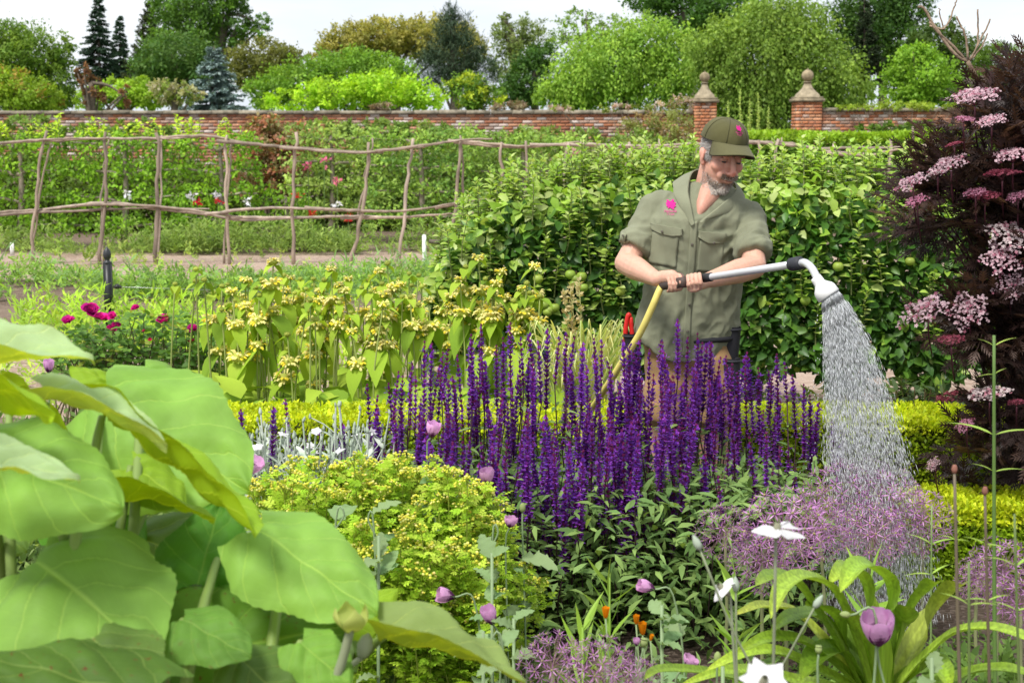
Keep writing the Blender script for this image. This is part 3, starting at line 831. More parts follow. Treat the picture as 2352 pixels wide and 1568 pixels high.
espalier('espaliered pear reaching towards the copper-leaved bush', 420, 590, 318, 540, 21.4, PEAR, 53, TIP, 4)
espalier('low espaliered tree under the copper-leaved bush', 590, 720, 440, 548, 21.6, PEAR, 54, None, 2)
espalier('grey-green espaliered apple behind the fence beside the copper bush', 660, 860, 300, 520, 23.0, APL, 55, None, 4, 1.0, 10)
espalier('grey-green espaliered apple behind the middle of the fence', 850, 1080, 306, 540, 22.6, [[0.12, 0.21, 0.05], [0.17, 0.26, 0.07], [0.07, 0.14, 0.035]], 56, None, 4, 1.15, 10)
espalier('grey-green espaliered apple behind the fence and the leafy apple hedge', 1070, 1330, 316, 560, 22.8, [[0.14, 0.23, 0.06], [0.18, 0.27, 0.075], [0.09, 0.16, 0.04]], 57, None, 4, 1.1, 10)
espalier('wispy espaliered apple below the gate pillar', 1320, 1590, 330, 560, 23.2, [[0.12, 0.18, 0.06], [0.15, 0.2, 0.07]], 58, None, 4, 0.9, 10)

# ------------------------------------------------------------------ shrubs between the espaliers and the wall
def shrub(name, label, Y, blobs, cols, leaf_px, seed, group='shrubs in front of the garden wall', cat='shrub', **kw):
    rng = np.random.RandomState(seed)
    bx = np.mean([b[0] for b in blobs])
    base = gx(bx, Y)
    t = thing(name, label, cat, base, group)
    st = MB()
    for b in blobs:
        for _ in range(3):
            e = P(b[0] + rng.uniform(-.5, .5) * b[2], b[1] + rng.uniform(-.5, .4) * b[3], Y)
            s = base + np.append(rng.normal(0, 0.08, 2), 0)
            tube(st, smooth_path([s, s * 0.4 + e * 0.6 + np.array([0, 0, 0.1]), e], 6), np.linspace(0.022, 0.005, 6), 5, (0.2, 0.16, 0.12), cap=False)
    st.build('stems', M['bark'], t, kind='stuff')
    crown(rng, blobs, Y, cols, leaf_px, **kw).build('foliage', M['leaf'], t, kind='stuff')
    return t
shrub('copper_bush', 'copper-leaved bush with rosy tips in front of the lime-stained wall', 24.5, [(610, 330, 55, 60), (650, 380, 55, 70), (580, 400, 45, 60), (690, 330, 45, 45), (600, 290, 40, 25)], [[0.2, 0.12, 0.1], [0.14, 0.12, 0.08], [0.26, 0.13, 0.12], [0.12, 0.13, 0.07]], 8, 61)
shrub('wall_climber', 'leafy climber on the wall behind the pears', 31, [(60, 300, 110, 30), (220, 310, 110, 25), (330, 300, 70, 20)], [[0.1, 0.17, 0.05], [0.07, 0.12, 0.04]], 8, 62, dens=0.6)
shrub('wall_climber', 'bushy greenery on the wall above the grey-green apples', 30, [(760, 300, 90, 22), (860, 300, 80, 24), (960, 305, 70, 22), (700, 310, 50, 25)], [[0.1, 0.17, 0.05], [0.14, 0.21, 0.07]], 7, 63)
shrub('wall_climber', 'greenery along the foot of the wall left of the gate pillar', 29, [(1080, 330, 90, 35), (1220, 325, 90, 32), (1350, 330, 80, 32), (1460, 335, 70, 35)], [[0.12, 0.19, 0.06], [0.15, 0.22, 0.08], [0.09, 0.15, 0.04]], 7, 64)
shrub('wall_shrub', 'thin greyish shrub trained up the wall beside the gate pillar', 31, [(1480, 290, 55, 40), (1550, 295, 50, 45), (1500, 340, 80, 40)], [[0.13, 0.16, 0.06], [0.16, 0.19, 0.08], [0.16, 0.12, 0.08]], 6, 65, dens=0.45)
shrub('back_border', 'mixed border filling the ground behind the pears', 25.5, [(60, 440, 120, 110), (230, 450, 120, 100), (400, 450, 120, 100), (540, 480, 90, 70)], [[0.06, 0.1, 0.02], [0.08, 0.14, 0.03], [0.05, 0.08, 0.02]], 9, 66)
shrub('back_border', 'mixed border filling the ground behind the grey-green apples', 26, [(700, 440, 110, 110), (850, 430, 110, 110), (1000, 440, 110, 110), (1150, 440, 110, 100)], [[0.08, 0.13, 0.035], [0.1, 0.16, 0.05], [0.06, 0.1, 0.03]], 9, 67)
shrub('back_border', 'mixed border filling the ground below the gate pillar', 26, [(1300, 430, 110, 90), (1450, 430, 110, 90), (1600, 430, 110, 90)], [[0.1, 0.14, 0.045], [0.12, 0.16, 0.06], [0.14, 0.12, 0.07]], 9, 68)
shrub('gateway_shrub', 'dark climber at the foot of the mossy wall', 32.5, [(2060, 300, 60, 18), (2140, 300, 60, 18), (1990, 305, 40, 14)], [[0.05, 0.1, 0.025], [0.08, 0.14, 0.03]], 7, 69)
shrub('wall_moss', 'green creeper spilling over the coping of the mossy wall', 33.9, [(2060, 244, 90, 7), (2150, 246, 80, 6), (1960, 248, 50, 4)], [[0.16, 0.24, 0.04], [0.2, 0.27, 0.05]], 5, 70, clump=0.5)
shrub('wall_weeds', 'dry pinkish weeds rooted on top of the wall', 34.1, [(880, 246, 24, 7), (1145, 246, 16, 7), (1190, 243, 26, 9), (860, 248, 12, 5)], [[0.17, 0.13, 0.14], [0.13, 0.12, 0.1]], 5, 71, clump=0.4)
shrub('climbing_rose', 'climbing rose with pale pink blooms on top of the wall', 33.2, [(1560, 240, 24, 12), (1510, 246, 30, 8), (1580, 236, 12, 10), (1290, 248, 30, 5), (1420, 249, 50, 5)], [[0.12, 0.17, 0.05], [0.33, 0.25, 0.32], [0.36, 0.31, 0.4], [0.15, 0.2, 0.06]], 5.5, 72, clump=0.45)
# spires in the gateway
rng = np.random.RandomState(73)
for x, y, hh in ((1700, 205, 100), (1722, 228, 80), (1742, 214, 95), (1765, 245, 60), (1672, 232, 60)):
    Y = 31 + rng.uniform(-.5, .5); m = MB(); b = gx(x, Y)
    e = P(x, y, Y); tube(m, [b, e], [0.02, 0.008], 5, (0.2, 0.26, 0.1))
    n = 320; u = rng.uniform(0.25, 1, n)
    d = rdir(rng, n); d[:, 2] += 0.3
    scatter(m, QUAD, b + (e - b) * u[:, None], frames(d, rdir(rng, n)), 0.11 * (1.25 - u) * rng.uniform(0.7, 1.5, n), jit(rng, (0.24, 0.32, 0.12), n))
    mesh_single('flower_spire', m, M['leaf'], 'slender pale green flower spire in the gateway', 'plant', 'spires growing in the gateway', base=b)

# ------------------------------------------------------------------ mid ground: beds between path and borders
TUFT = None
def weeds(name, label, px0, px1, y0, y1, n, hgt, cols, seed, kind='stuff', width=0.3, lean=0.9, cat='ground cover', per=16, bare=0.0, lmax=9.0):
    """little leafy plants: a handful of leaves on a short stalk each"""
    rng = np.random.RandomState(seed)
    Y = rng.uniform(y0, y1, n); px = rng.uniform(px0, px1, n)
    X = (px - CX) / FP * Y
    cl = (np.sin(X * 2.1 + Y) * np.sin(Y * 1.7 + X) > rng.uniform(-1.0, 0.8, n) + bare)
    X, Y = X[cl], Y[cl]; n = len(X)
    H = hgt * rng.uniform(0.35, 1.25, n) * (0.75 + 0.5 * (np.sin(X * 1.3) * np.sin(Y * 2.2 + 1)))
    m = MB()
    ci = rng.randint(0, len(cols), n)
    u = rng.uniform(0.08, 1.0, (n, per))
    pos = np.stack([X[:, None] + rng.normal(0, 0.25, (n, per)) * H[:, None] * 0.6, Y[:, None] + rng.normal(0, 0.25, (n, per)) * H[:, None] * 0.6, u * H[:, None]], -1)
    d = rdir(rng, n * per).reshape(n, per, 3) * lean; d[..., 2] = np.abs(d[..., 2]) * 0.7 + 0.35
    L = np.minimum(H[:, None] * rng.uniform(0.25, 0.6, (n, per)), lmax).ravel()
    c = np.asarray(cols)[ci][:, None] * rng.uniform(0.7, 1.3, (n, 1, 1)) * rng.uniform(0.85, 1.15, (n, per, 1))
    tm = leaf_t(2, width, 0.1, 0.3, 0.5)
    N = n * per
    scatter(m, tm, pos.reshape(-1, 3), frames(d.reshape(-1, 3), rdir(rng, N) * 0.6 + np.array([0, -0.4, 0.7])), L, c.reshape(-1, 3))
    return tag(m.build(name, M['leaf']), label, cat, None, kind)
weeds('vegetable_row', 'fresh green vegetable seedlings growing between the paths', -60, 1000, 14.2, 16.5, 1500, 0.24, [[0.12, 0.21, 0.05], [0.15, 0.25, 0.055], [0.1, 0.18, 0.07]], 81, width=0.35, lmax=.07, per=24)
weeds('leek_row', 'upright blue-green leeks growing beside the wood chip path', -60, 1000, 14.6, 16.4, 260, 0.3, [[0.12, 0.2, 0.1], [0.1, 0.18, 0.09]], 181, width=0.12, lean=0.35, per=7)
weeds('border_weeds', 'tufted greenery along the foot of the fence', -60, 1300, 20.0, 21.3, 1300, 0.42, [[0.12, 0.19, 0.05], [0.16, 0.23, 0.08], [0.09, 0.15, 0.04]], 82, width=0.22, lmax=.1, per=26)
weeds('path_weeds', 'scattered small weeds on the wood chip path', -60, 1300, 16.4, 19.8, 330, 0.2, [[0.14, 0.22, 0.06], [0.2, 0.26, 0.09]], 83, bare=0.35)
weeds('bright_seedlings', 'bright narrow-leaved seedlings behind the roses and the yellow flowers', 40, 1050, 9.6, 12.2, 800, 0.3, [[0.2, 0.33, 0.04], [0.16, 0.28, 0.04], [0.25, 0.36, 0.06]], 84, width=0.2, lean=0.7, bare=0.15, lmax=.1, per=24)
weeds('low_seedlings', 'small green seedlings dotted over the soil', -60, 1300, 8.4, 14.2, 900, 0.13, [[0.14, 0.23, 0.05], [0.18, 0.28, 0.06]], 184, bare=0.3)
weeds('path_edge_weeds', 'low weeds under the apple hedge', 1000, 2352, 7.0, 8.6, 700, 0.14, [[0.1, 0.17, 0.04], [0.14, 0.2, 0.05]], 85)
# small flowers in the far border
rng = np.random.RandomState(86)
for x, y, c, nm in ((452, 464, (0.7, 0.03, 0.05), 'red'), (505, 463, (0.7, 0.04, 0.05), 'red'), (682, 446, (0.75, 0.05, 0.03), 'red'), (715, 492, (0.7, 0.05, 0.04), 'red'), (800, 500, (0.7, 0.04, 0.04), 'red'),
                (745, 368, (0.7, 0.2, 0.3), 'pink'), (708, 380, (0.7, 0.15, 0.25), 'pink'), (775, 415, (0.7, 0.2, 0.28), 'pink'), (1320, 352, (0.75, 0.45, 0.38), 'pink'), (485, 545, (0.4, 0.32, 0.6), 'lilac'),
                (570, 465, (0.8, 0.8, 0.8), 'white'), (775, 470, (0.8, 0.8, 0.78), 'white'), (290, 445, (0.8, 0.8, 0.82), 'white'), (440, 452, (0.8, 0.8, 0.82), 'white'), (500, 448, (0.8, 0.8, 0.82), 'white')):
    Y = 20.6; m = MB(); b = gx(x, Y); e = P(x, y, Y)
    tube(m, [b, e], 0.006, 4, (0.12, 0.2, 0.05))
    n = 16; d = rdir(rng, n)
    scatter(m, LEAF5, np.repeat(e[None], n, 0) + rng.normal(0, 0.025, (n, 3)), frames(d, rdir(rng, n)), 0.065, jit(rng, c, n, 0.2))
    mesh_single('border_flower', m, M['petal'], f'small {nm} flower in the border behind the fence', 'flower', f'{nm} flowers behind the fence', base=b)

# ------------------------------------------------------------------ black posts, tension wire, plant stakes
M['black'] = colmat('black_paint', rough=0.4, spec=0.4, nscale=30, namp=0.2)
M['white'] = colmat('white_plastic', rough=0.5, spec=0.3, nscale=20, namp=0.12)
M['wire'] = colmat('steel_wire', rough=0.35, spec=0.5, metal=0.8)
def black_post(px, pytop, Y, wpx, label, tension=False):
    k = mpp(Y); b = gx(px, Y); top = P(px, pytop, Y)[2]
    t = thing('black_post', label, 'post', b, 'black painted wire posts')
    h = wpx * k / 2; zc = top - 40 * k * (wpx / 17)
    m = MB(); box(m, b + np.array([-h, -h, 0]), np.array([b[0] + h, Y + h, zc]), (0.018, 0.02, 0.022)); m.build('shaft', M['black'], t)
    f = MB(); r = h * 1.05
    prof = [(r * 1.1, zc), (r * 1.2, zc + 3 * k), (r * 0.65, zc + 6 * k), (r * 0.6, zc + 9 * k), (r * 0.95, zc + 13 * k), (r * 1.08, zc + 20 * k), (r * 0.95, zc + 27 * k), (r * 0.5, zc + 34 * k), (0.0, zc + 40 * k)]
    lathe(f, prof, 12, (b[0], Y, 0), (0.03, 0.032, 0.035)); f.build('finial', M['black'], t, smooth=True)
    if tension:
        for py in (658,):
            c = P(px + 8, py, Y - h); m = MB()
            tube(m, [c, P(px + 26, py + 1, Y - h)], 0.012, 8, (0.03, 0.03, 0.03)); tube(m, [P(px + 12, py, Y - h), P(px + 20, py, Y - h)], 0.021, 8, (0.03, 0.03, 0.03))
            m.build('wire_tensioner', M['black'], t)
        m = MB(); tube(m, [P(px + 26, 659, Y - h), P(430, 664, Y + 0.3), P(900, 680, Y + 1.0)], 0.0022, 5, (0.5, 0.5, 0.5)); m.build('tension_wire', M['wire'], t)
black_post(253, 565, 12.0, 17, 'black square post with a pointed finial and wire tensioner behind the roses', True)
black_post(1378, 385, 21.0, 15, 'black square post half hidden behind the apple hedge')
for x, y0, Y in ((28, 560, 20.0), (975, 542, 16.5)):
    b = gx(x, Y); k = mpp(Y); m = MB(); z = P(x, y0, Y)[2]
    v = BOXV * np.array([9 * k, 0.012, z]) + b + np.array([-4.5 * k, 0, 0]); v[4:6, 2] += 0; m.add(v, BOXF, (0.75, 0.75, 0.72))
    lathe(m, [(4.5 * k, z - 0.004), (4.2 * k, z + 0.012), (0, z + 0.02)], 10, (b[0], Y + 0.006, 0), (0.75, 0.75, 0.72), sy=0.2)
    mesh_single('plant_stake', m, M['white'], 'white plastic plant stake by the path' if x < 500 else 'white plastic plant stake at the end of the apple hedge', 'stake', 'white plant stakes', base=b)
# ------------------------------------------------------------------ apple hedge behind the gardener
APPLE_L = leaf_t(4, 0.62, 0.16, 0.22, 0.42); APPLE_L3 = leaf_t(3, 0.64, 0.16, 0.22, 0.42)
def leaf_mesh(name, tm, col, mat):
    m = MB(); scatter(m, tm, np.zeros((1, 3)), np.eye(3)[None], 1.0, col)
    return m.mesh(name, mat, True)
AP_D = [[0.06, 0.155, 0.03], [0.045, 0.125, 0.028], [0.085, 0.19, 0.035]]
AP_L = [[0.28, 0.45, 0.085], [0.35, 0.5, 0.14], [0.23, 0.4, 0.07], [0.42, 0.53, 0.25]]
ap_dark = [leaf_mesh('leaf', APPLE_L, c, M['leaf_gloss']) for c in AP_D]
ap_light = [leaf_mesh('leaf', APPLE_L, c, M['leaf_gloss']) for c in AP_L]
def apple(label, px0, px1, topf, pybot, Y, n, nshoot, n_single, seed, apples=(), trunk_px=None, thick=0.32):
    """a hedge-like trained apple tree between two picture columns; topf gives its top line"""
    rng = np.random.RandomState(seed)
    pc = trunk_px or (px0 + px1) / 2
    base = gx(pc, Y)
    t = thing('apple_tree', label, 'tree', base, 'apple trees trained into a hedge')
    k = mpp(Y)
    zt = P(pc, topf(pc), Y)[2]
    tr = MB(); tube(tr, smooth_path([base - np.array([0, 0, 0.05]), base + np.array([0.06, 0, 0.25]), base + np.array([-0.03, 0, 0.5]), np.array([base[0] + 0.04, Y, zt - 0.25])], 14), np.linspace(0.06, 0.02, 14) * rng.uniform(.9, 1.1, 14), 9, (0.17, 0.14, 0.11)); tr.build('trunk', M['bark'], t)
    for i, z in enumerate((0.38, 0.7, 1.0)):
        for px in (px0, px1):
            e = np.array([P(px, 600, Y)[0], Y, z + rng.uniform(-.06, .06)]); s = np.array([base[0], Y, z - 0.05])
            m = MB(); tube(m, smooth_path([s, s * .6 + e * .4 + np.array([0, .05, .06]), e], 9) + rng.normal(0, .012, (9, 3)), np.linspace(0.032, 0.012, 9), 7, (0.18, 0.15, 0.12)); m.build('arm', M['bark'], t)
    # leaves
    pos, d, up, young = [], [], [], []
    px = rng.uniform(px0, px1, n)
    tp = np.array([topf(x) for x in px])
    f = rng.beta(1.15, 1.0, n)
    py = tp + 18 + (pybot + 25 * np.sin(px * 0.03) - tp) * f
    face = rng.rand(n) < 0.62
    dy = np.where(face, -thick + np.abs(rng.normal(0, .07, n)), rng.uniform(-thick, thick, n))
    dy = dy * np.clip(np.minimum(1, 0.45 + (py - tp) / 110), 0, 1)
    pos = np.array([P(a, b, Y + c) for a, b, c in zip(px, py, dy)])
    d = rdir(rng, n) * 0.8 + np.array([0, -0.35, -0.25])
    up = rdir(rng, n) * 0.55 + np.array([0, -0.65, 0.75])
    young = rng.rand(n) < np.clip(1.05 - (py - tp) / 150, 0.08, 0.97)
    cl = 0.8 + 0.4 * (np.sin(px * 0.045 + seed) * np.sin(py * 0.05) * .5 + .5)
    # young upright shoots
    sp, sd, su = [], [], []
    sh = MB(); S = []
    for q in range(nshoot):
        x = rng.uniform(px0 + 8, px1 - 8); L = rng.uniform(40, 110)
        top = topf(x)
        front = rng.rand() < 0.12
        yb = top + (rng.uniform(20, 60) if not front else rng.uniform(80, (pybot - top) * 0.85))
        b0 = P(x, yb + 30, Y + (rng.uniform(-thick, thick) * .6 if not front else -thick))
        e = P(x + rng.normal(0, 10), yb - L, Y + (rng.uniform(-.15, .15) if not front else -thick - rng.uniform(.02, .1)))
        mid = (b0 + e) / 2 + rng.normal(0, .012, 3)
        pth = smooth_path([b0, mid, e], 6)
        tube(sh, pth, np.linspace(.0045, .002, 6), 4, (0.19, 0.22, 0.08), cap=False)
        nn = int(7 + L / 7)
        for j in range(nn):
            u = 0.25 + 0.75 * (j + .5) / nn
            a = j * 2.4 + rng.uniform(-.3, .3)
            q0 = pth[0] + (pth[-1] - pth[0]) * u
            rise = 0.25 + 1.2 * max(0, u - 0.7) / 0.3
            S.append((q0, (math.cos(a), math.sin(a), rise), 1.15 - 0.65 * u, u))
    S_pos = np.array([s[0] for s in S]); S_d = np.array([s[1] for s in S]); S_s = np.array([s[2] for s in S]); S_u = np.array([s[3] for s in S])
    sh.build('shoots', M['stem'], t, kind='stuff')
    # the leaves that show largest are objects of their own
    ns = len(S)
    Rm, Rs = frames(d, up), frames(S_d, rdir(rng, ns) * .3 + np.array([0, -.25, 1]))
    sc_m = rng.uniform(0.055, 0.088, n) * (Y / 8.0)
    sc_s = S_s * rng.uniform(0.055, 0.085, ns)
    front = np.argsort(pos[:, 1] + (py < pybot - 130) * 0.05)
    sel = set(front[:n_single * 2:2].tolist())
    for i in sel:
        me = (ap_light if young[i] else ap_dark)[rng.randint(3)]
        inst('leaf', me, M4(Rm[i], pos[i], sc_m[i]), t)
    ssel = set(np.argsort(S_pos[:, 1])[:n_single // 2].tolist())
    for i in ssel:
        inst('leaf', ap_light[rng.randint(4)], M4(Rs[i], S_pos[i], sc_s[i]), t)
    keep = np.array([i not in sel for i in range(n)]); ks = np.array([i not in ssel for i in range(ns)])
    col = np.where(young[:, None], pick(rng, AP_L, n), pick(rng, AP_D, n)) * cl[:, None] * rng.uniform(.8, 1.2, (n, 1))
    lf = MB(); scatter(lf, APPLE_L3, pos[keep], Rm[keep], sc_m[keep], col[keep])
    scatter(lf, APPLE_L3, S_pos[ks], Rs[ks], sc_s[ks], (pick(rng, AP_L, ns) * rng.uniform(.85, 1.2, (ns, 1)))[ks])
    lf.build('foliage', M['leaf_gloss'], t, smooth=True, kind='stuff')
    for (ax, ay) in apples:
        c = P(ax, ay, Y - thick - 0.03); m = MB(); r = 0.026 * Y / 8 + rng.uniform(0, .004)
        th = np.linspace(0.05, math.pi - .05, 9)
        lathe(m, [(r * math.sin(a) * (1.03 if a > 1 else 1), -r * math.cos(a) * .92 - (0.25 * r * math.exp(-(math.pi - a) ** 2 * 8))) for a in th], 12, c, jit(rng, (0.3, 0.42, 0.1), 1, .15)[0])
        tube(m, [c + np.array([0, 0, r * .7]), c + np.array([.004, 0, r * 1.5])], .0016, 4, (0.2, 0.15, 0.08))
        m.build('apple', M['leaf_gloss'], t, smooth=True)
M['leaf_gloss'].node_tree  # shared by hedge and apples
def topA(x):
    a = np.interp(x, [980, 1010, 1060, 1110, 1180, 1260, 1340, 1440, 1540], [640, 560, 490, 440, 405, 385, 375, 370, 372])
    return float(a) + 26
def topB(x):
    return float(np.interp(x, [1440, 1560, 1700, 1800, 1860, 2000, 2120, 2400], [382, 385, 395, 400, 392, 400, 410, 420]))
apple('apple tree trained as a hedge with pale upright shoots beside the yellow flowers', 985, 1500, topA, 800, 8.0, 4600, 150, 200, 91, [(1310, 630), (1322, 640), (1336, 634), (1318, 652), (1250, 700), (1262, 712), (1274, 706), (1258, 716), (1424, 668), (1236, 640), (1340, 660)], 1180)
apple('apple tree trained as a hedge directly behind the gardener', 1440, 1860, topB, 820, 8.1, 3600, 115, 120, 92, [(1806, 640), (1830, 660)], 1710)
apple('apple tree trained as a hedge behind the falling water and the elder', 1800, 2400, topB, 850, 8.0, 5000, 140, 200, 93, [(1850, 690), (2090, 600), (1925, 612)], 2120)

# ------------------------------------------------------------------ low golden box hedges
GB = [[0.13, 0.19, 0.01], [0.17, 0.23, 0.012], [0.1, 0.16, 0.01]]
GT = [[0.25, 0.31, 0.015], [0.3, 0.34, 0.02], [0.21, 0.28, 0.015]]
hz = P(1800, 950, 6.15)[2]
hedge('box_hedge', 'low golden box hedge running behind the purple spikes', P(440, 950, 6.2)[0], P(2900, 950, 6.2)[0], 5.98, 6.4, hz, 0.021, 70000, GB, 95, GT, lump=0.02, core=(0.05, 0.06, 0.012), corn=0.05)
hz2 = P(2250, 1150, 5.05)[2]
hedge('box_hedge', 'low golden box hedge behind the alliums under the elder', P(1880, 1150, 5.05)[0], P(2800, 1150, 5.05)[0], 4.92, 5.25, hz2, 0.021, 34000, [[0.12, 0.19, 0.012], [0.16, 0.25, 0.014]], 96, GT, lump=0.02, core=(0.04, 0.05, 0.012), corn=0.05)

# ------------------------------------------------------------------ rose bush with magenta blooms
def rose_bush():
    rng = np.random.RandomState(101)
    Y = 7.9; k = mpp(Y)
    t = thing('rose_bush', 'low rose bush with crimson-magenta blooms in front of the black post', 'rose bush', gx(360, Y))
    rl = leaf_t(4, 0.66, 0.1, 0.12, 0.45)
    cols = [[0.06, 0.13, 0.03], [0.08, 0.16, 0.035], [0.045, 0.1, 0.025], [0.15, 0.19, 0.035]]
    st = MB(); lf = MB()
    mes = [leaf_mesh('leaf', rl, c, M['leaf']) for c in cols]
    blobs = [(250, 800, 90, 60), (340, 790, 110, 70), (430, 800, 90, 65), (500, 850, 70, 60), (300, 860, 130, 60), (420, 870, 110, 50), (180, 830, 70, 60), (520, 900, 60, 40)]
    ns = 0
    for bx, by, rx, ry in blobs:
        for j in range(110):
            a = rng.uniform(0, 6.28); r = math.sqrt(rng.rand())
            c = P(bx + rx * r * math.cos(a), by + ry * r * math.sin(a), Y + rng.uniform(-.35, .35))
            if rng.rand() < .4:
                b = gx(bx, Y) + np.append(rng.normal(0, .1, 2), 0)
                tube(st, smooth_path([b, (b + c) / 2 + np.array([0, 0, .08]), c], 5), np.linspace(.006, .002, 5), 4, (0.14, 0.13, 0.06), cap=False)
            ax = nrm(rdir(rng, 1)[0] + np.array([0, -.4, .3]))
            side = nrm(np.cross(ax, [0, 0, 1]))
            ci = rng.randint(4) if rng.rand() < .3 else rng.randint(3)
            for q, (u, sgn) in enumerate(((0.25, 1), (0.25, -1), (0.6, 1), (0.6, -1), (1, 0))):
                p0 = c + ax * u * .07
                dd = ax * (.5 if sgn else 1) + side * sgn * .9 + rng.normal(0, .15, 3)
                R = frames(dd[None], (np.array([0, -.35, 1]) + rng.normal(0, .35, 3))[None])
                s = rng.uniform(.032, .048)
                if ns < 280 and rng.rand() < .2:
                    inst('leaf', mes[ci], M4(R[0], p0, s), t); ns += 1
                else:
                    scatter(lf, rl, p0[None], R, s, np.array(cols[ci]) * rng.uniform(.8, 1.25))
    st.build('stems', M['stem'], t, kind='stuff'); lf.build('foliage', M['leaf'], t, kind='stuff')
    pet = leaf_t(4, 1.0, .45, -.25, .55)
    for x, y, s in ((207, 716, 17), (232, 735, 16), (158, 740, 13), (258, 728, 10), (268, 750, 10), (312, 710, 10), (258, 758, 11), (375, 738, 13), (345, 780, 5), (445, 758, 12), (440, 785, 7), (330, 762, 5), (520, 790, 5), (265, 768, 8)):
        c = P(x, y, Y - .3); m = MB(); n = 34 if s > 8 else 12
        th = rng.uniform(0, 6.28, n); rr = np.sqrt(np.arange(n) / n)
        d = np.stack([np.cos(th) * (.35 + rr), np.sin(th) * (.35 + rr), 1.15 - rr * 1.0], 1)
        up = np.stack([-np.cos(th), -np.sin(th), 0.5 + rr], 1)
        col = jit(rng, (0.66, 0.02, 0.28) if s > 8 else (0.6, 0.04, 0.12), n, .45, .15)
        Rt = np.array(Euler((rng.uniform(.2, .9), rng.uniform(-.3, .3), 0)).to_matrix())
        d, up = d @ Rt.T, up @ Rt.T
        scatter(m, pet, np.repeat(c[None], n, 0), frames(d, up), s * k * 1.15 * (.5 + .6 * rr) * rng.uniform(.8, 1.2, n), col)
        m.build('bloom', M['petal'], t, smooth=True)
    # young rusty shoots
    return t
rose_bush()

# ------------------------------------------------------------------ yellow phlomis behind the golden hedge
PH_LEAF = leaf_t(6, 0.5, 0.14, 0.45, 0.33)
PHC = [[0.27, 0.42, 0.055], [0.33, 0.47, 0.075], [0.2, 0.34, 0.05]]
ph_leaf = [leaf_mesh('leaf', PH_LEAF, c, M['leaf_soft']) for c in PHC]
def whorl(seed, open_):
    rng = np.random.RandomState(seed); m = MB()
    sp = sphere_t(10, 6)
    scatter(m, sp, np.zeros((1, 3)), np.eye(3)[None], np.array([[.72, .72, .5]]), (0.5, 0.56, 0.1))
    n = 34
    if open_:
        th = np.arange(n) * 2.4; lv = rng.uniform(-.75, .45, n)
        d = np.stack([np.cos(th), np.sin(th), .35 + lv], 1)
        pt = np.array([[0, .13, 0], [.45, .17, .1], [.75, .2, -.02], [.85, 0, -.2], [.75, -.2, -.02], [.45, -.17, .1], [0, -.13, 0], [.6, 0, .22]])
        fs = [np.array([[0, 1, 7], [1, 2, 7], [2, 3, 7], [3, 4, 7], [4, 5, 7], [5, 6, 7], [6, 0, 7]])]
        pos = d * np.array([.5, .5, .45])
        col = np.where(rng.rand(n, 1) < .6, np.array([[0.96, 0.88, 0.34]]), np.array([[0.96, 0.78, 0.06]])) * rng.uniform(.85, 1.1, (n, 1))
        scatter(m, (pt, fs), pos, frames(d, np.array([0, 0, 1.0]) + d * .2), rng.uniform(.55, .8, n), col)
        n2 = 10; th = rng.uniform(0, 6.28, n2)
        d = np.stack([np.cos(th), np.sin(th), np.full(n2, -.1)], 1)
        scatter(m, leaf_t(3, .35, .1, .2), d * .5, frames(d, np.array([0, 0, 1.0])), .6, (0.26, 0.36, 0.06))
    else:
        th = np.arange(n) * 2.4; lv = np.linspace(-.5, .8, n)
        d = np.stack([np.cos(th) * np.sqrt(1 - lv * lv), np.sin(th) * np.sqrt(1 - lv * lv), lv], 1)
        scatter(m, leaf_t(3, .5, .2, -.2), d * .45, frames(d, np.array([0, 0, 1.0]) + d), .45, jit(rng, (0.36, 0.44, 0.1), n))
    return m.mesh('flower_whorl', M['petal'], True)
WH = [whorl(i, True) for i in range(4)]; WB = [whorl(9, False), whorl(10, False)]
def phlomis_stem(t, rng, tip, Y, k0, nwh, first=0.0):
    """one flowering stem: whorls of hooded flowers with paired drooping leaves under each"""
    px, py = tip
    top = P(px, py, Y)
    base = gx(px + rng.normal(0, 14), Y + rng.uniform(-.05, .1))
    m = MB()
    path = smooth_path([base, base * .5 + top * .5 + np.append(rng.normal(0, .03, 2), 0), top], 12)
    tube(m, path, np.linspace(.006, .0035, 12), 6, (0.3, 0.36, 0.1))
    st = m.build('flower_stem', M['stem'], t)
    zs = [0.0]
    for i in range(nwh - 1): zs.append(zs[-1] + rng.uniform(.11, .17))
    for i, z in enumerate(zs):
        u = max(0.1, 1 - z / max(top[2], .2))
        c = path[0] + (path[-1] - path[0]) * u if z > 0 else path[-1]
        c = np.array([np.interp(u, np.linspace(0, 1, 12), path[:, j]) for j in range(3)])
        r = (.028 if i == 0 else .043) * rng.uniform(.85, 1.15)
        bud = (i == 0 and rng.rand() < .6)
        me = WB[rng.randint(2)] if bud else WH[rng.randint(4)]
        inst('flower_whorl', me, M4(np.array(Euler((rng.normal(0, .1), rng.normal(0, .1), rng.uniform(0, 6))).to_matrix()), c, r * (.75 if bud else 1.15)), st)
        a0 = rng.uniform(0, 6.28)
        if rng.rand() < .75: a0 = -math.pi / 2 + rng.normal(0, .8)
        for s in (0, math.pi):
            a = a0 + s
            d = np.array([math.cos(a), math.sin(a), .1 - .55 * (i > 0) - rng.uniform(0, .6)])
            L = (.075 + .055 * i) * rng.uniform(.8, 1.3)
            R = frames(d[None], np.array([[math.cos(a) * .5, math.sin(a) * .5, 1]]))[0]
            inst('leaf', ph_leaf[rng.randint(3)], M4(R, c - np.array([0, 0, .012]), (L, L * 1.15, L)), st)
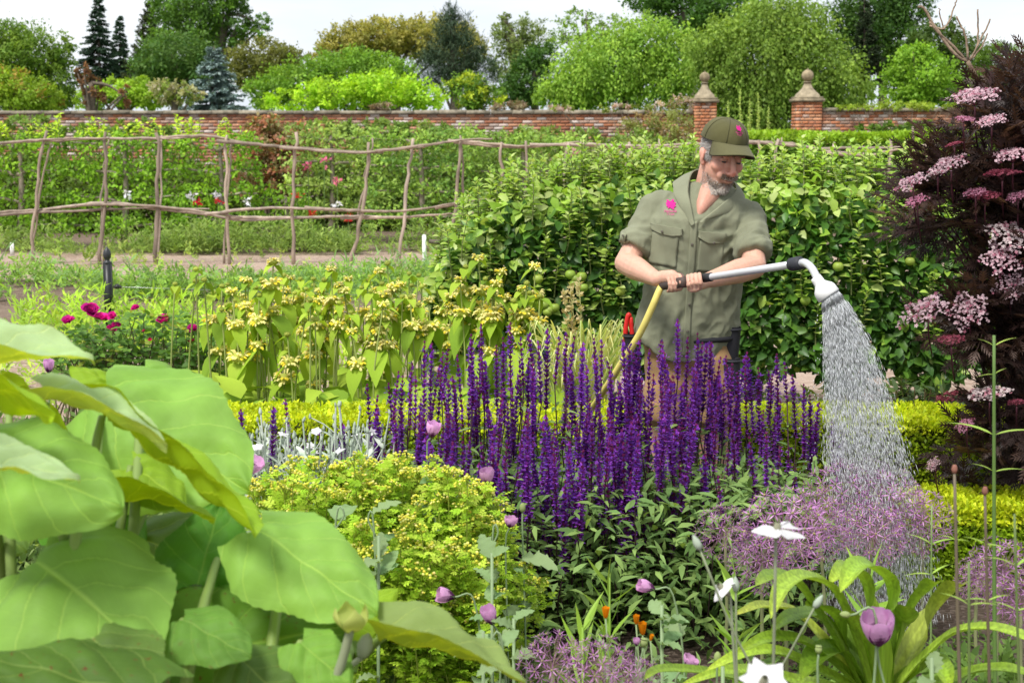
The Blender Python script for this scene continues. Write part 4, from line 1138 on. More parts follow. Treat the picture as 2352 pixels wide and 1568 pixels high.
def phlomis():
    rng = np.random.RandomState(111)
    clumps = [(500, 7.0, [(490, 672, 2), (402, 652, 1), (450, 645, 1), (450, 618, 1)]), (600, 7.0, [(628, 602, 3), (588, 660, 2), (652, 632, 3), (600, 690, 2)]), (690, 6.75, [(660, 768, 2), (712, 758, 3), (662, 800, 2), (730, 690, 2)]),
              (760, 7.2, [(745, 642, 2), (760, 618, 2), (735, 670, 3), (790, 668, 2)]), (850, 6.9, [(852, 668, 3), (808, 760, 2), (878, 706, 3), (846, 828, 1)]), (900, 7.3, [(890, 605, 2), (872, 622, 2), (905, 660, 3), (930, 690, 2)]),
              (960, 7.2, [(962, 632, 2), (940, 628, 2), (985, 690, 2), (962, 700, 2)]), (1090, 7.1, [(1098, 592, 3), (1070, 612, 3), (1115, 640, 2), (1085, 690, 2)]), (1150, 7.0, [(1140, 652, 2), (1132, 676, 3), (1180, 690, 2)]),
              (1225, 7.0, [(1228, 612, 2), (1210, 650, 3), (1240, 680, 2), (1200, 700, 2)]), (820, 8.4, [(800, 640, 2), (850, 635, 1), (830, 660, 1), (780, 650, 1)]), (950, 8.5, [(915, 640, 1), (945, 655, 1), (975, 650, 1)]),
              (640, 8.2, [(600, 648, 1), (690, 660, 2), (560, 680, 1), (720, 655, 1)]), (1010, 7.6, [(1015, 660, 2), (1035, 680, 1), (1050, 670, 2)]), (555, 7.5, [(540, 690, 2), (570, 655, 2), (520, 700, 1)]), (700, 7.6, [(690, 640, 2), (675, 690, 3), (720, 640, 2), (740, 720, 2)]), (1160, 7.7, [(1150, 625, 2), (1170, 640, 2), (1195, 630, 2)])]
    lab = {0: 'yellow-whorled phlomis standing beside the rose bush', 1: 'tall triple-whorled phlomis rising highest near the rose bush', 2: 'short phlomis with its heads hanging just over the golden hedge', 7: 'tall yellow-whorled phlomis against the dark apple leaves', 8: 'phlomis between the tall one and the striped grass',
           9: 'yellow phlomis beside the striped grass clump', 13: 'phlomis at the foot of the apple hedge\'s end', 10: 'small distant phlomis at the back of the yellow clump', 11: 'small distant phlomis by the white plant stake', 12: 'small distant phlomis behind the tallest one', 14: 'yellow phlomis between the rose bush and the tallest one', 16: 'yellow phlomis close under the apple hedge leaves'}
    for i, (bx, Y, stems) in enumerate(clumps):
        t = thing('phlomis_plant', lab.get(i, 'yellow-whorled phlomis with large soft green leaves behind the golden hedge'), 'plant', gx(bx, Y), 'yellow phlomis plants')
        for q_ in range(4 if Y < 8 else 3): stems = stems + [(bx + rng.uniform(-45, 45), rng.uniform(640, 740) - (20 if Y > 8 else 0), rng.randint(1, 4))]
        for s in stems: phlomis_stem(t, rng, (s[0], s[1]), Y + rng.uniform(-.15, .15), mpp(Y), s[2])
        nb = 22 if Y < 8 else 8
        for j in range(nb):
            a = rng.uniform(0, 6.28); c = gx(bx, Y) + np.array([rng.normal(0, .12), rng.normal(0, .1), rng.uniform(.02, .38)])
            d = np.array([math.cos(a), math.sin(a) - .3, rng.uniform(.1, 1.0)])
            R = frames(d[None], (np.array([0, -.3, 1]) + rng.normal(0, .25, 3))[None])[0]
            L = rng.uniform(.14, .24)
            inst('leaf', ph_leaf[rng.randint(3)], M4(R, c, (L, L * 1.1, L)), t)
phlomis()
# broad basal leaves in front
rng = np.random.RandomState(112)
t = thing('basal_leaves', 'mound of broad phlomis leaves without flowers just behind the golden hedge', 'plant', gx(800, 6.7))
for j in range(150):
    x = rng.uniform(540, 1260); Y = rng.uniform(6.5, 6.95)
    c = gx(x, Y) + np.array([0, 0, rng.uniform(.05, .45)])
    a = rng.uniform(0, 6.28)
    d = np.array([math.cos(a), math.sin(a) - .5, rng.uniform(-.5, .7)])
    R = frames(d[None], (np.array([0, -.45, 1]) + rng.normal(0, .25, 3))[None])[0]
    L = rng.uniform(.13, .22)
    inst('leaf', ph_leaf[rng.randint(3)], M4(R, c, (L, L * 1.15, L)), t)

# ------------------------------------------------------------------ striped grass clump
rng = np.random.RandomState(121)
t = thing('striped_grass', 'clump of pale cream-striped grass between the yellow flowers and the gardener', 'grass', gx(1330, 6.7))
for j in range(240):
    b = gx(1335, 6.75) + np.array([rng.normal(0, .07), rng.normal(0, .06), 0])
    x, y = rng.uniform(1215, 1440), rng.uniform(735, 860)
    e = P(x, y, 6.6 + rng.uniform(-.35, .25))
    mid = b * .4 + e * .6 + np.array([0, 0, .12])
    p = smooth_path([b, mid, e, e + (e - mid) * .35 - np.array([0, 0, rng.uniform(.02, .16)])], 8)
    wv = nrm(np.cross(p[-1] - p[0], [0.2, 1, 0]))
    ww = np.array([.5, .9, 1, 1, .9, .7, .4, .05]) * rng.uniform(.003, .0055)
    V = np.concatenate([p - wv * ww[:, None], p + wv * ww[:, None]])
    F = [[i, i + 8, i + 9, i + 1] for i in range(7)]
    m = MB(); m.add(V, F, jit(rng, (0.52, 0.56, 0.34) if rng.rand() < .75 else (0.3, 0.42, 0.18), 1, .2)[0]); m.build('blade', M['leaf_soft'], t)
for x, y in ((1310, 655), (1330, 645), (1295, 670)):
    m = MB(); b = gx(1330, 6.8); e = P(x, y, 6.8); tube(m, smooth_path([b, (b + e) / 2 + np.array([.02, 0, 0]), e], 6), .002, 4, (0.4, 0.42, 0.25))
    n = 60; u = rng.uniform(.72, 1, n); d = rdir(rng, n); d[:, 2] += .6
    scatter(m, QUAD, b + (e - b) * u[:, None], frames(d, rdir(rng, n)), .028, jit(rng, (0.5, 0.44, 0.34), n)); m.build('seed_head', M['leaf_soft'], t)

# ------------------------------------------------------------------ dark-leaved low plants under the elder, beyond the golden hedge
rng = np.random.RandomState(131)
for i, (x, Y, c) in enumerate(((2100, 7.1, [0.06, 0.1, 0.05]), (2200, 6.9, [0.07, 0.11, 0.055]), (2300, 7.0, [0.06, 0.1, 0.045]), (2050, 7.2, [0.08, 0.14, 0.04]))):
    m = MB(); b = gx(x, Y)
    for s in range(34):
        h = rng.uniform(.2, .42); q = b + np.array([rng.normal(0, .13), rng.normal(0, .1), 0]); e = q + np.array([rng.normal(0, .05), rng.normal(0, .05), h])
        tube(m, [q, e], .003, 4, (0.12, 0.1, 0.06), cap=False)
        n = 18; u = rng.uniform(.3, 1, n); d = rdir(rng, n); d[:, 2] = np.abs(d[:, 2]) * .6
        scatter(m, leaf_t(4, .34, .15, .2), q + (e - q) * u[:, None], frames(d, np.array([0, 0, 1.0]) + rng.normal(0, .3, (n, 3))), rng.uniform(.05, .085, n), jit(rng, c, n))
    mesh_single('leafy_perennial', m, M['leaf_gloss'], 'dark leafy perennial in the shade of the elder', 'plant', 'leafy perennials under the elder', base=b, kind=None)
for x, y in ((2185, 908), (2200, 902), (2220, 915), (2170, 915), (2240, 905), (2156, 920)):
    b = gx(x, 6.7); m = MB(); e = P(x, y, 6.7); tube(m, [b, e], .003, 4, (0.2, 0.12, 0.08)); n = 40
    scatter(m, QUAD, e + rng.normal(0, .012, (n, 3)) * np.array([1, 1, .7]), frames(rdir(rng, n), rdir(rng, n)), .02, jit(rng, (0.26, 0.06, 0.08), n))
    mesh_single('red_flower_head', m, M['petal'], 'small dusky red flower head just over the golden hedge', 'flower', 'dusky red flower heads', base=b)
# ------------------------------------------------------------------ purple salvia
def spike_mesh(seed, L, dens=1.0):
    rng = np.random.RandomState(seed); m = MB()
    tube(m, [(0, 0, 0), (0, 0, L)], [.0022, .001], 5, (0.055, 0.02, 0.04))
    fl = (np.array([[0, -.25, 0], [.55, -.4, .25], [1, 0, .55], [.55, .4, .25], [0, .25, 0], [.8, -.35, -.35], [1.0, 0, -.5], [.8, .35, -.35]]),
          [np.array([[0, 1, 2, 3], [0, 5, 6, 7]])])
    cx = (np.array([[0, -.35, -.1], [.6, -.3, .25], [.75, 0, .4], [.6, .3, .25], [0, .35, -.1]]), [np.array([[0, 1, 3, 4]]), np.array([[1, 2, 3]])])
    nw = int(L / .0165); pos, d, sc, col = [], [], [], []; cp, cdd, cs, cc = [], [], [], []
    for i in range(nw):
        u = (i + .5) / nw; z = L * u
        tip = max(0, (u - .72) / .28)
        nf = 7
        a0 = rng.uniform(0, 6)
        for j in range(nf):
            a = a0 + j * 6.283 / nf + rng.normal(0, .15)
            dd = np.array([math.cos(a), math.sin(a), .35 + tip * .9])
            zz = z + rng.normal(0, .0016)
            open_ = rng.rand() < (0.85 - tip * .9) * (0.25 + .75 * dens)
            if open_:
                pos.append([math.cos(a) * .003, math.sin(a) * .003, zz]); d.append(dd + rng.normal(0, .15, 3)); sc.append(.0145 * rng.uniform(.75, 1.15)); col.append(np.array([0.2, 0.055, 0.44]) * rng.uniform(.65, 1.35) * np.array([rng.uniform(.85, 1.5), 1, 1]))
            cp.append([math.cos(a) * .002, math.sin(a) * .002, zz - .001]); cdd.append(dd); cs.append(.0095 * (1 - .35 * tip)); cc.append(np.array([0.24, 0.03, 0.15]) * rng.uniform(.7, 1.25) * (1 + tip * np.array([.35, .2, .2])))
    if pos: scatter(m, fl, np.array(pos), frames(np.array(d), np.array([0, 0, 1.0])), np.array(sc), np.array(col))
    scatter(m, cx, np.array(cp), frames(np.array(cdd), np.array([0, 0, 1.0])), np.array(cs), np.array(cc))
    return m.mesh('flower_spike', M['petal'])
SPK = [(L, spike_mesh(200 + i, L, dn)) for i, (L, dn) in enumerate(((.30, .9), (.27, .6), (.24, 1), (.20, .5), (.26, .4), (.32, .8), (.17, .3), (.22, .9)))]
SAL_L = leaf_t(5, .3, .16, .3, .36); SAL_L4 = leaf_t(3, .3, .16, .3, .36)
SC_ = [[0.14, 0.24, 0.1], [0.18, 0.29, 0.13], [0.11, 0.2, 0.085], [0.22, 0.34, 0.14]]
sal_leaf = [leaf_mesh('leaf', SAL_L, c, M['leaf_soft']) for c in SC_]
def salvias():
    rng = np.random.RandomState(141)
    tips = [(843, 880), (868, 905), (905, 930), (862, 948), (925, 860), (945, 880), (975, 780), (992, 786), (1030, 800), (1050, 812), (1082, 765), (1105, 742), (1140, 790), (1155, 772), (1172, 738), (1195, 776), (1215, 768), (1236, 786), (1258, 752), (1285, 775),
            (1302, 765), (1320, 772), (1338, 790), (1364, 775), (1382, 782), (1397, 830), (1430, 778), (1446, 792), (1466, 820), (1492, 800), (1522, 782), (1532, 835), (1557, 735), (1580, 772), (1602, 762), (1632, 786), (1656, 818), (1682, 832), (1712, 818), (1742, 842),
            (1766, 850), (1784, 810), (1802, 832), (1820, 858), (1846, 880), (1860, 905), (1882, 922), (1874, 965), (1912, 960), (1940, 985)]
    allt = [(x, y, rng.uniform(4.75, 5.15)) for x, y in tips]
    env = lambda x: np.interp(x, [830, 960, 1100, 1250, 1500, 1700, 1800, 1900], [880, 800, 760, 770, 790, 820, 830, 930])
    for _ in range(190):
        x = rng.uniform(850, 1885); y = env(x) + 20 + 330 * rng.beta(1.15, 1.7)
        if x > 1480 and rng.rand() < .5: continue
        Y = 5.05 - (y - env(x)) / 330 * .55 + rng.normal(0, .06)
        allt.append((x, y, np.clip(Y, 4.35, 5.2)))
    for x, y in ((1428, 1010), (1505, 1000), (1600, 970), (1300, 1120), (1390, 1150), (1560, 1060), (1650, 1090), (1225, 1010), (1255, 1080), (1160, 1050), (1720, 1000), (1480, 1170), (1270, 1000), (1310, 1010), (1210, 940), (1190, 1080), (1340, 1060), (1450, 1080), (1530, 950), (1620, 1040), (1290, 1220), (1210, 1130), (1420, 1000), (1360, 960), (1680, 960), (1760, 990), (1080, 1000), (1040, 960), (1100, 1060), (980, 990), (1475, 870), (1545, 860), (1600, 850), (1650, 900), (1520, 930)):
        allt.append((x, y, rng.uniform(4.4, 4.6)))
    for q in range(24): allt.append((rng.uniform(1455, 1725), rng.uniform(775, 885), rng.uniform(4.7, 5.1)))
    for q in range(26): allt.append((rng.uniform(1020, 1480), rng.uniform(960, 1110), rng.uniform(4.3, 4.5)))
    bases = [(940, 4.85), (1020, 4.7), (1110, 4.95), (1180, 4.65), (1270, 4.9), (1340, 4.6), (1420, 4.85), (1500, 4.6), (1580, 4.85), (1650, 4.6), (1730, 4.8), (1810, 4.65)]
    labs = ['salvia with many dark stems topped by dense violet spikes in the big clump'] * 12
    labs[0] = 'violet salvia beside the silver-leaved campion'; labs[11] = 'violet salvia leaning towards the alliums'
    plants = []
    for (bx, Y), lb in zip(bases, labs):
        plants.append([thing('salvia_plant', lb, 'plant', gx(bx, Y), 'violet salvias in the big clump'), bx, Y, MB(), MB(), 0])
    for x, y, Y in allt:
        j = min(range(12), key=lambda q: abs(plants[q][1] - x) + 140 * abs(plants[q][2] - Y) + rng.uniform(0, 30))
        t, bx, bY, st, lf, nl = plants[j]
        e = P(x, y, Y)
        b = gx(bx + (x - bx) * .5 + rng.normal(0, 14), bY * .6 + Y * .4)
        L, me = SPK[rng.randint(len(SPK))]
        L2 = min(L, e[2] * .55) * (.85 if x > 1730 else 1.0)
        tl = nrm(np.array([(e[0] - b[0]) * .35 + rng.normal(0, .07), rng.normal(0, .07), 1.0]))
        s0 = e - tl * L2
        path = smooth_path([b, b * .5 + s0 * .5 + np.append(rng.normal(0, .02, 2), 0), s0], 9)
        tube(st, path, np.linspace(.0034, .0022, 9), 5, np.array([0.05, 0.022, 0.032]) * rng.uniform(.8, 1.4), cap=False)
        R = np.array(Vector(tl).to_track_quat('Z', 'Y').to_matrix()) @ np.array(Matrix.Rotation(rng.uniform(0, 6), 3, 'Z'))
        sc = L2 / L
        inst('flower_spike', me, M4(R, s0, (rng.uniform(.88, 1.12), rng.uniform(.88, 1.12), sc)), t)
        # opposite leaf pairs up the stem
        npair = 11
        a = rng.uniform(0, 3.14)
        for q in range(npair):
            u = .12 + .83 * q / npair + rng.uniform(0, .05)
            c = np.array([np.interp(u, np.linspace(0, 1, 9), path[:, w_]) for w_ in range(3)])
            a += 1.57
            for s in (0, math.pi):
                d = np.array([math.cos(a + s), math.sin(a + s), rng.uniform(-.1, .7)])
                R2 = frames(d[None], np.array([[0, -.15, 1.0]]) + rng.normal(0, .2, (1, 3)))
                Lf = rng.uniform(.045, .075) * (1.15 - .45 * u)
                if plants[j][5] < 55 and Y < 4.75 and rng.rand() < .5:
                    inst('leaf', sal_leaf[rng.randint(4)], M4(R2[0], c, Lf), t); plants[j][5] += 1
                else:
                    scatter(lf, SAL_L4, c[None], R2, Lf, np.array(SC_[rng.randint(4)]) * rng.uniform(.8, 1.2))
    for t, bx, bY, st, lf, nl in plants:
        # leafy base growth
        n = 620
        px = rng.normal(bx, 62, n); z = rng.uniform(.02, .52, n)
        Y = bY + rng.normal(-.05, .17, n)
        pos = np.stack([(px - CX) / FP * Y, Y, z], 1)
        d = rdir(rng, n); d[:, 2] = d[:, 2] * .6 + .25; d[:, 1] -= .25
        scatter(lf, SAL_L4, pos, frames(d, rdir(rng, n) * .35 + np.array([0, -.35, 1])), rng.uniform(.04, .075, n), pick(rng, SC_, n) * rng.uniform(.7, 1.3, (n, 1)))
        for q in range(26):   # stems without spikes
            b = gx(bx + rng.normal(0, 40), bY + rng.normal(0, .08)); e = b + np.array([rng.normal(0, .06), rng.normal(-.03, .06), rng.uniform(.3, .55)])
            tube(st, smooth_path([b, (b + e) / 2 + rng.normal(0, .015, 3), e], 5), np.linspace(.003, .0015, 5), 4, (0.06, 0.04, 0.035), cap=False)
        st.build('stems', M['stem'], t, kind='stuff'); lf.build('foliage', M['leaf_soft'], t, smooth=True, kind='stuff')
    # stray spikes among the silver campions
    for x, y in ((553, 938), (628, 932), (655, 914), (700, 1000), (786, 970), (600, 1010), (575, 1030), (820, 985), (765, 1010), (735, 985)):
        Y = rng.uniform(4.75, 5.0); t = thing('salvia_plant', 'lone violet salvia spike among the silver campions', 'plant', gx(x, Y), 'stray salvia spikes among the silver campions')
        e = P(x, y, Y); b = gx(x + rng.normal(0, 8), Y); L, me = SPK[(3, 6, 7)[rng.randint(3)]]
        tl = nrm(np.array([rng.normal(0, .05), 0, 1])); s0 = e - tl * L
        m = MB(); tube(m, [b, (b + s0) / 2 + rng.normal(0, .01, 3), s0], .0026, 5, (0.06, 0.03, 0.035)); m.build('stem', M['stem'], t)
        inst('flower_spike', me, M4(np.array(Vector(tl).to_track_quat('Z', 'Y').to_matrix()), s0, 1), t)
        for q in range(6):
            c = b + (s0 - b) * (.3 + .1 * q); a = rng.uniform(0, 6)
            inst('leaf', sal_leaf[rng.randint(4)], M4(frames(np.array([[math.cos(a), math.sin(a), .3]]), np.array([[0, 0, 1.0]]))[0], c, .06), t)
salvias()

# ------------------------------------------------------------------ silver campions (white flowers)
SIL = [[0.58, 0.66, 0.54], [0.66, 0.72, 0.62], [0.5, 0.6, 0.46]]
SIL_L = leaf_t(5, .3, .12, .25, .4)
sil_leaf = [leaf_mesh('leaf', SIL_L, c, M['silver']) for c in SIL]
def flat_flower(npet, w, notch, col, cen, seed, mat, curl=.25):
    rng = np.random.RandomState(seed); m = MB()
    t = np.linspace(.06, 1, 7); prof = w * np.sin(np.clip(t, 0, 1) * 1.9) ** 1.2
    v = []
    for i, tt in enumerate(t):
        for s in (-1, -.5, 0, .5, 1):
            ln = tt - (notch * (1 - abs(s)) * .9 if tt > .95 else 0)
            v.append([ln, s * prof[i] * .5, -curl * tt * tt + .05 * abs(s)])
    f = [[i * 5 + j, i * 5 + j + 1, i * 5 + j + 6, i * 5 + j + 5] for i in range(6) for j in range(4)]
    tm = (np.array(v), [np.array(f)])
    for i in range(npet):
        a = i * 6.283 / npet + rng.normal(0, .06)
        R = np.array(Euler((rng.normal(0, .18), rng.normal(-.1, .2), a)).to_matrix())
        scatter(m, tm, np.zeros((1, 3)), R[None], rng.uniform(.9, 1.08), col)
    lathe(m, [(0.0, -.05), (.07, .0), (.05, .04), (0, .05)], 8, (0, 0, 0), cen)
    return m.mesh('flower', M[mat], True)
WFL = [flat_flower(5, 1.2, .2, (0.82, 0.82, 0.82), (0.7, 0.72, 0.6), s, 'petal', c) for s, c in ((1, .2), (2, .5), (3, -.1))]
def bud_mesh(name, col, prof, mat):
    m = MB(); lathe(m, prof, 9, (0, 0, 0), col); return m.mesh(name, M[mat], True)
CAL = bud_mesh('bud', (0.46, 0.54, 0.42), [(0.0, 0), (.2, .08), (.3, .4), (.26, .75), (.12, 1.1), (0, 1.3)], 'silver')
def campions():
    rng = np.random.RandomState(151)
    spots = [(600, 4.75), (650, 4.9), (700, 4.7), (750, 4.85), (800, 4.75), (840, 4.9)]
    for i, (bx, Y) in enumerate(spots):
        t = thing('silver_campion', 'felted silver-white campion below the golden hedge' if i else 'felted silver-white campion beside the wide pink poppy', 'plant', gx(bx, Y), 'silver campions')
        st = MB(); lfm = MB()
        for s in range(21):
            x = bx + rng.normal(0, 34); y = rng.uniform(975, 1075)
            if rng.rand() < .12: y = rng.uniform(925, 975)
            b = gx(bx + rng.normal(0, 14), Y); e = P(x, y, Y + rng.uniform(-.12, .12))
            path = smooth_path([b, b * .45 + e * .55 + rng.normal(0, .015, 3), e], 8)
            tube(st, path, np.linspace(.0055, .003, 8), 5, SIL[s % 3], cap=False)
            kind = rng.rand()
            R = np.array(Euler((rng.normal(0, .2), rng.normal(0, .2), rng.uniform(0, 6))).to_matrix())
            if kind < .16: inst('flower', WFL[rng.randint(3)], M4(R @ np.array(Euler((rng.uniform(0, .7), 0, 0)).to_matrix()), e, .017), t)
            else: inst('bud', CAL, M4(R, e - np.array([0, 0, .008]), .02 * rng.uniform(.7, 1.1)), t)
            for q in range(5):
                u = .2 + .75 * q / 5; c = np.array([np.interp(u, np.linspace(0, 1, 8), path[:, w_]) for w_ in range(3)]); a = rng.uniform(0, 6.28)
                for sg in (0, math.pi):
                    d = np.array([math.cos(a + sg), math.sin(a + sg), 1.1])
                    Rl = frames(d[None], np.array([[0, -.2, 1.0]])); Ls = rng.uniform(.05, .085) * (1.15 - .4 * u)
                    if rng.rand() < .3: inst('leaf', sil_leaf[rng.randint(3)], M4(Rl[0], c, Ls), t)
                    else: scatter(lfm, SIL_L, c[None], Rl, Ls, SIL[rng.randint(3)])
            # branchlets near the top
            for q in range(2):
                u = rng.uniform(.55, .85); c = np.array([np.interp(u, np.linspace(0, 1, 8), path[:, w_]) for w_ in range(3)])
                e2 = c + np.array([rng.normal(0, .035), rng.normal(0, .03), rng.uniform(.04, .1)])
                tube(st, [c, (c + e2) / 2 + rng.normal(0, .004, 3), e2], .002, 4, SIL[q], cap=False)
                inst('bud', CAL, M4(np.eye(3), e2 - np.array([0, 0, .006]), .016), t)
        st.build('stems', M['silver'], t, kind='stuff'); lfm.build('foliage', M['silver'], t, smooth=True, kind='stuff')
campions()

# ------------------------------------------------------------------ golden feverfew
LOBE = None
def lobed(nl=3, w=.2):
    v, f = [], []
    def rh(p, d, L, W):
        d = np.array(d) / np.linalg.norm(d); s = np.array([-d[1], d[0], 0]); i = len(v)
        p = np.array(p)
        v.extend([p, p + d * L * .5 + s * W + np.array([0, 0, .04]), p + d * L + np.array([0, 0, -.06]), p + d * L * .5 - s * W + np.array([0, 0, .04])]); f.append([i, i + 3, i + 2, i + 1])
    rh([0, 0, 0], [1, 0, 0], .8, .07)
    for i in range(nl):
        x = .25 + .55 * i / nl
        for s in (1, -1): rh([x, 0, 0], [.65, s, 0], .48 * (1 - .35 * i / nl), w * .5)
    rh([.65, 0, 0], [1, 0, 0], .4, w * .6)
    return (np.array(v, float), [np.array(f)])
FEV_L = lobed(2, .24)
def cluster_mesh(seed):
    rng = np.random.RandomState(seed); m = MB()
    for i in range(11):
        a, r = rng.uniform(0, 6.28), math.sqrt(rng.rand()) * .026
        e = np.array([math.cos(a) * r, math.sin(a) * r, .03 + rng.uniform(-.006, .008)])
        tube(m, [(0, 0, 0), e * np.array([.6, .6, .6]), e], .0009, 4, (0.3, 0.4, 0.06), cap=False)
        lathe(m, [(0, 0), (.0036, .001), (.0046, .004), (.003, .0062), (0, .007)], 7, e, jit(rng, (0.6, 0.62, 0.12) if rng.rand() < .6 else (0.72, 0.72, 0.38), 1, .12)[0])
    return m.mesh('flower_cluster', M['leaf_soft'], True)
CLU = [cluster_mesh(i) for i in range(4)]
def feverfew():
    rng = np.random.RandomState(161)
    FC = [[0.31, 0.5, 0.05], [0.38, 0.56, 0.07], [0.25, 0.44, 0.045], [0.43, 0.58, 0.1]]
    top = lambda x: np.interp(x, [600, 680, 760, 900, 1000, 1100, 1180, 1230], [1130, 1090, 1075, 1070, 1100, 1135, 1190, 1290])
    spots = [(660, 3.75), (760, 3.9), (870, 3.75), (960, 3.95), (1040, 3.75), (1115, 3.85), (830, 3.5), (970, 3.5), (1080, 3.55)]
    for i, (bx, Y) in enumerate(spots):
        lb = 'golden feverfew mound of lime leaves and tiny pale buds'
        lb = {0: 'golden feverfew against the silver campions', 1: 'golden feverfew standing in front of the silver campions', 6: 'golden feverfew low down behind the huge leaves', 8: 'golden feverfew low down behind the drooping deep purple poppy'}.get(i, lb)
        if i == 5: lb = 'golden feverfew at the edge of the mound against the salvia leaves'
        t = thing('feverfew_plant', lb, 'plant', gx(bx, Y), 'golden feverfew plants')
        st, lf = MB(), MB()
        for s in range(30):
            x = bx + rng.normal(0, 44)
            tp = top(np.clip(x, 600, 1230))
            front = Y < 3.6
            y = tp + (rng.uniform(-28, 95) if not front else rng.uniform(110, 330))
            e = P(x, y, Y + rng.normal(0, .08)); b = gx(bx + rng.normal(0, 20), Y)
            path = smooth_path([b, b * .5 + e * .5 + rng.normal(0, .012, 3), e], 7)
            tube(st, path, np.linspace(.0028, .0012, 7), 4, (0.3, 0.36, 0.06), cap=False)
            for q in range(2):
                c = e + rng.normal(0, .016, 3) * (q > 0) - np.array([0, 0, .018])
                inst('flower_cluster', CLU[rng.randint(4)], M4(np.array(Euler((rng.normal(0, .25), rng.normal(0, .25), rng.uniform(0, 6))).to_matrix()), c, rng.uniform(.6, .95)), t)
            n = 74
            u = rng.uniform(.3, .99, n) ** .8
            c = np.stack([np.interp(u, np.linspace(0, 1, 7), path[:, w_]) for w_ in range(3)], 1) + rng.normal(0, .016, (n, 3))
            d = rdir(rng, n); d[:, 2] = np.abs(d[:, 2]) * .5
            scatter(lf, FEV_L, c, frames(d, rdir(rng, n) * .4 + np.array([0, -.3, 1])), rng.uniform(.02, .042, n), pick(rng, FC, n) * rng.uniform(.8, 1.2, (n, 1)))
        st.build('stems', M['stem'], t, kind='stuff'); lf.build('foliage', M['leaf_soft'], t, kind='stuff')
feverfew()

# ------------------------------------------------------------------ alliums
def allium_head(seed, n=95, faded=0.2):
    rng = np.random.RandomState(seed); m = MB()
    i = np.arange(n); z = 1 - 2 * (i + .5) / n; th = i * 2.39996
    d = np.stack([np.cos(th) * np.sqrt(1 - z * z), np.sin(th) * np.sqrt(1 - z * z), z], 1) + rng.normal(0, .06, (n, 3)); d = nrm(d)
    r = rng.uniform(.82, 1.03, n)
    for k in range(n):
        e = d[k] * r[k]
        tube(m, [d[k] * .03, e], [.005, .007], 3, (0.42, 0.22, 0.32) if rng.rand() > faded else (0.42, 0.36, 0.2), cap=False)
    pt = (np.array([[0, 0, 0], [.5, .07, .03], [1, 0, .12], [.5, -.07, .03]]), [np.array([[0, 3, 2, 1]])])
    for j in range(6):
        a = j * math.pi / 3
        R0 = frames(d, np.array([.3, .2, 1.0]))
        ax = R0[:, :, 1] * math.cos(a) + R0[:, :, 2] * math.sin(a) + d * .22
        scatter(m, pt, d * r[:, None], frames(ax, d), rng.uniform(.19, .27, n), pick(rng, [[0.6, 0.28, 0.58], [0.68, 0.36, 0.66], [0.48, 0.19, 0.46]], n) * rng.uniform(.75, 1.2, (n, 1)))
    ov = sphere_t(5, 3)
    scatter(m, ov, d * (r + .03)[:, None], np.repeat(np.eye(3)[None], n, 0), .032, jit(rng, (0.42, 0.42, 0.16), n))
    return m.mesh('flower_head', M['petal'])
ALH = [allium_head(171), allium_head(172, 85, .35), allium_head(173, 70, .6)]
AL = [(1665, 1222, 3.9, 76, 2), (1800, 1225, 3.85, 118, 0), (1750, 1290, 3.7, 88, 1), (1935, 1150, 4.4, 104, 0), (2045, 1160, 4.38, 94, 0), (2112, 1200, 4.3, 90, 1), (1880, 1205, 4.1, 92, 1), (2005, 1230, 4.22, 84, 1), (1995, 1110, 4.6, 70, 0), (2300, 1310, 3.7, 86, 0), (2345, 1390, 3.6, 90, 1),
      (1270, 1530, 2.9, 95, 2), (1375, 1545, 2.85, 100, 2), (1450, 1570, 2.8, 80, 1), (2245, 1330, 3.9, 60, 1)]
def alliums():
    rng = np.random.RandomState(175)
    for i, (x, y, Y, r, v) in enumerate(AL):
        r = r * .9
        if i == 0: lb = 'fading open allium globe with green seed centres beside the salvia'
        elif x < 1500: lb = 'fading mauve allium globe low down in front of the orange poppies'
        elif x > 2200: lb = 'mauve allium globe under the elder behind the tall bare stems'
        elif i == 1: lb = 'large starry mauve allium globe behind the white campion flower'
        else: lb = {2: 'mauve allium globe hanging lowest beside the white campion flower', 3: 'mauve allium globe at the top of the wet clump against the golden hedge', 6: 'mauve allium globe between the large starry one and the falling water', 8: 'small mauve allium globe furthest back behind the falling water'}.get(i, 'starry mauve allium globe standing in the falling water')
        g = 'mauve alliums'
        b = gx(x + rng.normal(0, 12), Y + rng.uniform(0, .08)); c = P(x, y, Y)
        t = thing('allium', lb, 'flower', b, g)
        m = MB(); tube(m, smooth_path([b, (b + c) / 2 + np.append(rng.normal(0, .012, 2), 0), c], 7), np.linspace(.006, .0045, 7), 7, (0.26, 0.28, 0.13)); m.build('stem', M['stem'], t)
        inst('flower_head', ALH[v], M4(np.array(Euler((rng.normal(0, .3), rng.normal(0, .3), rng.uniform(0, 6))).to_matrix()), c, r * mpp(Y)), t)
alliums()

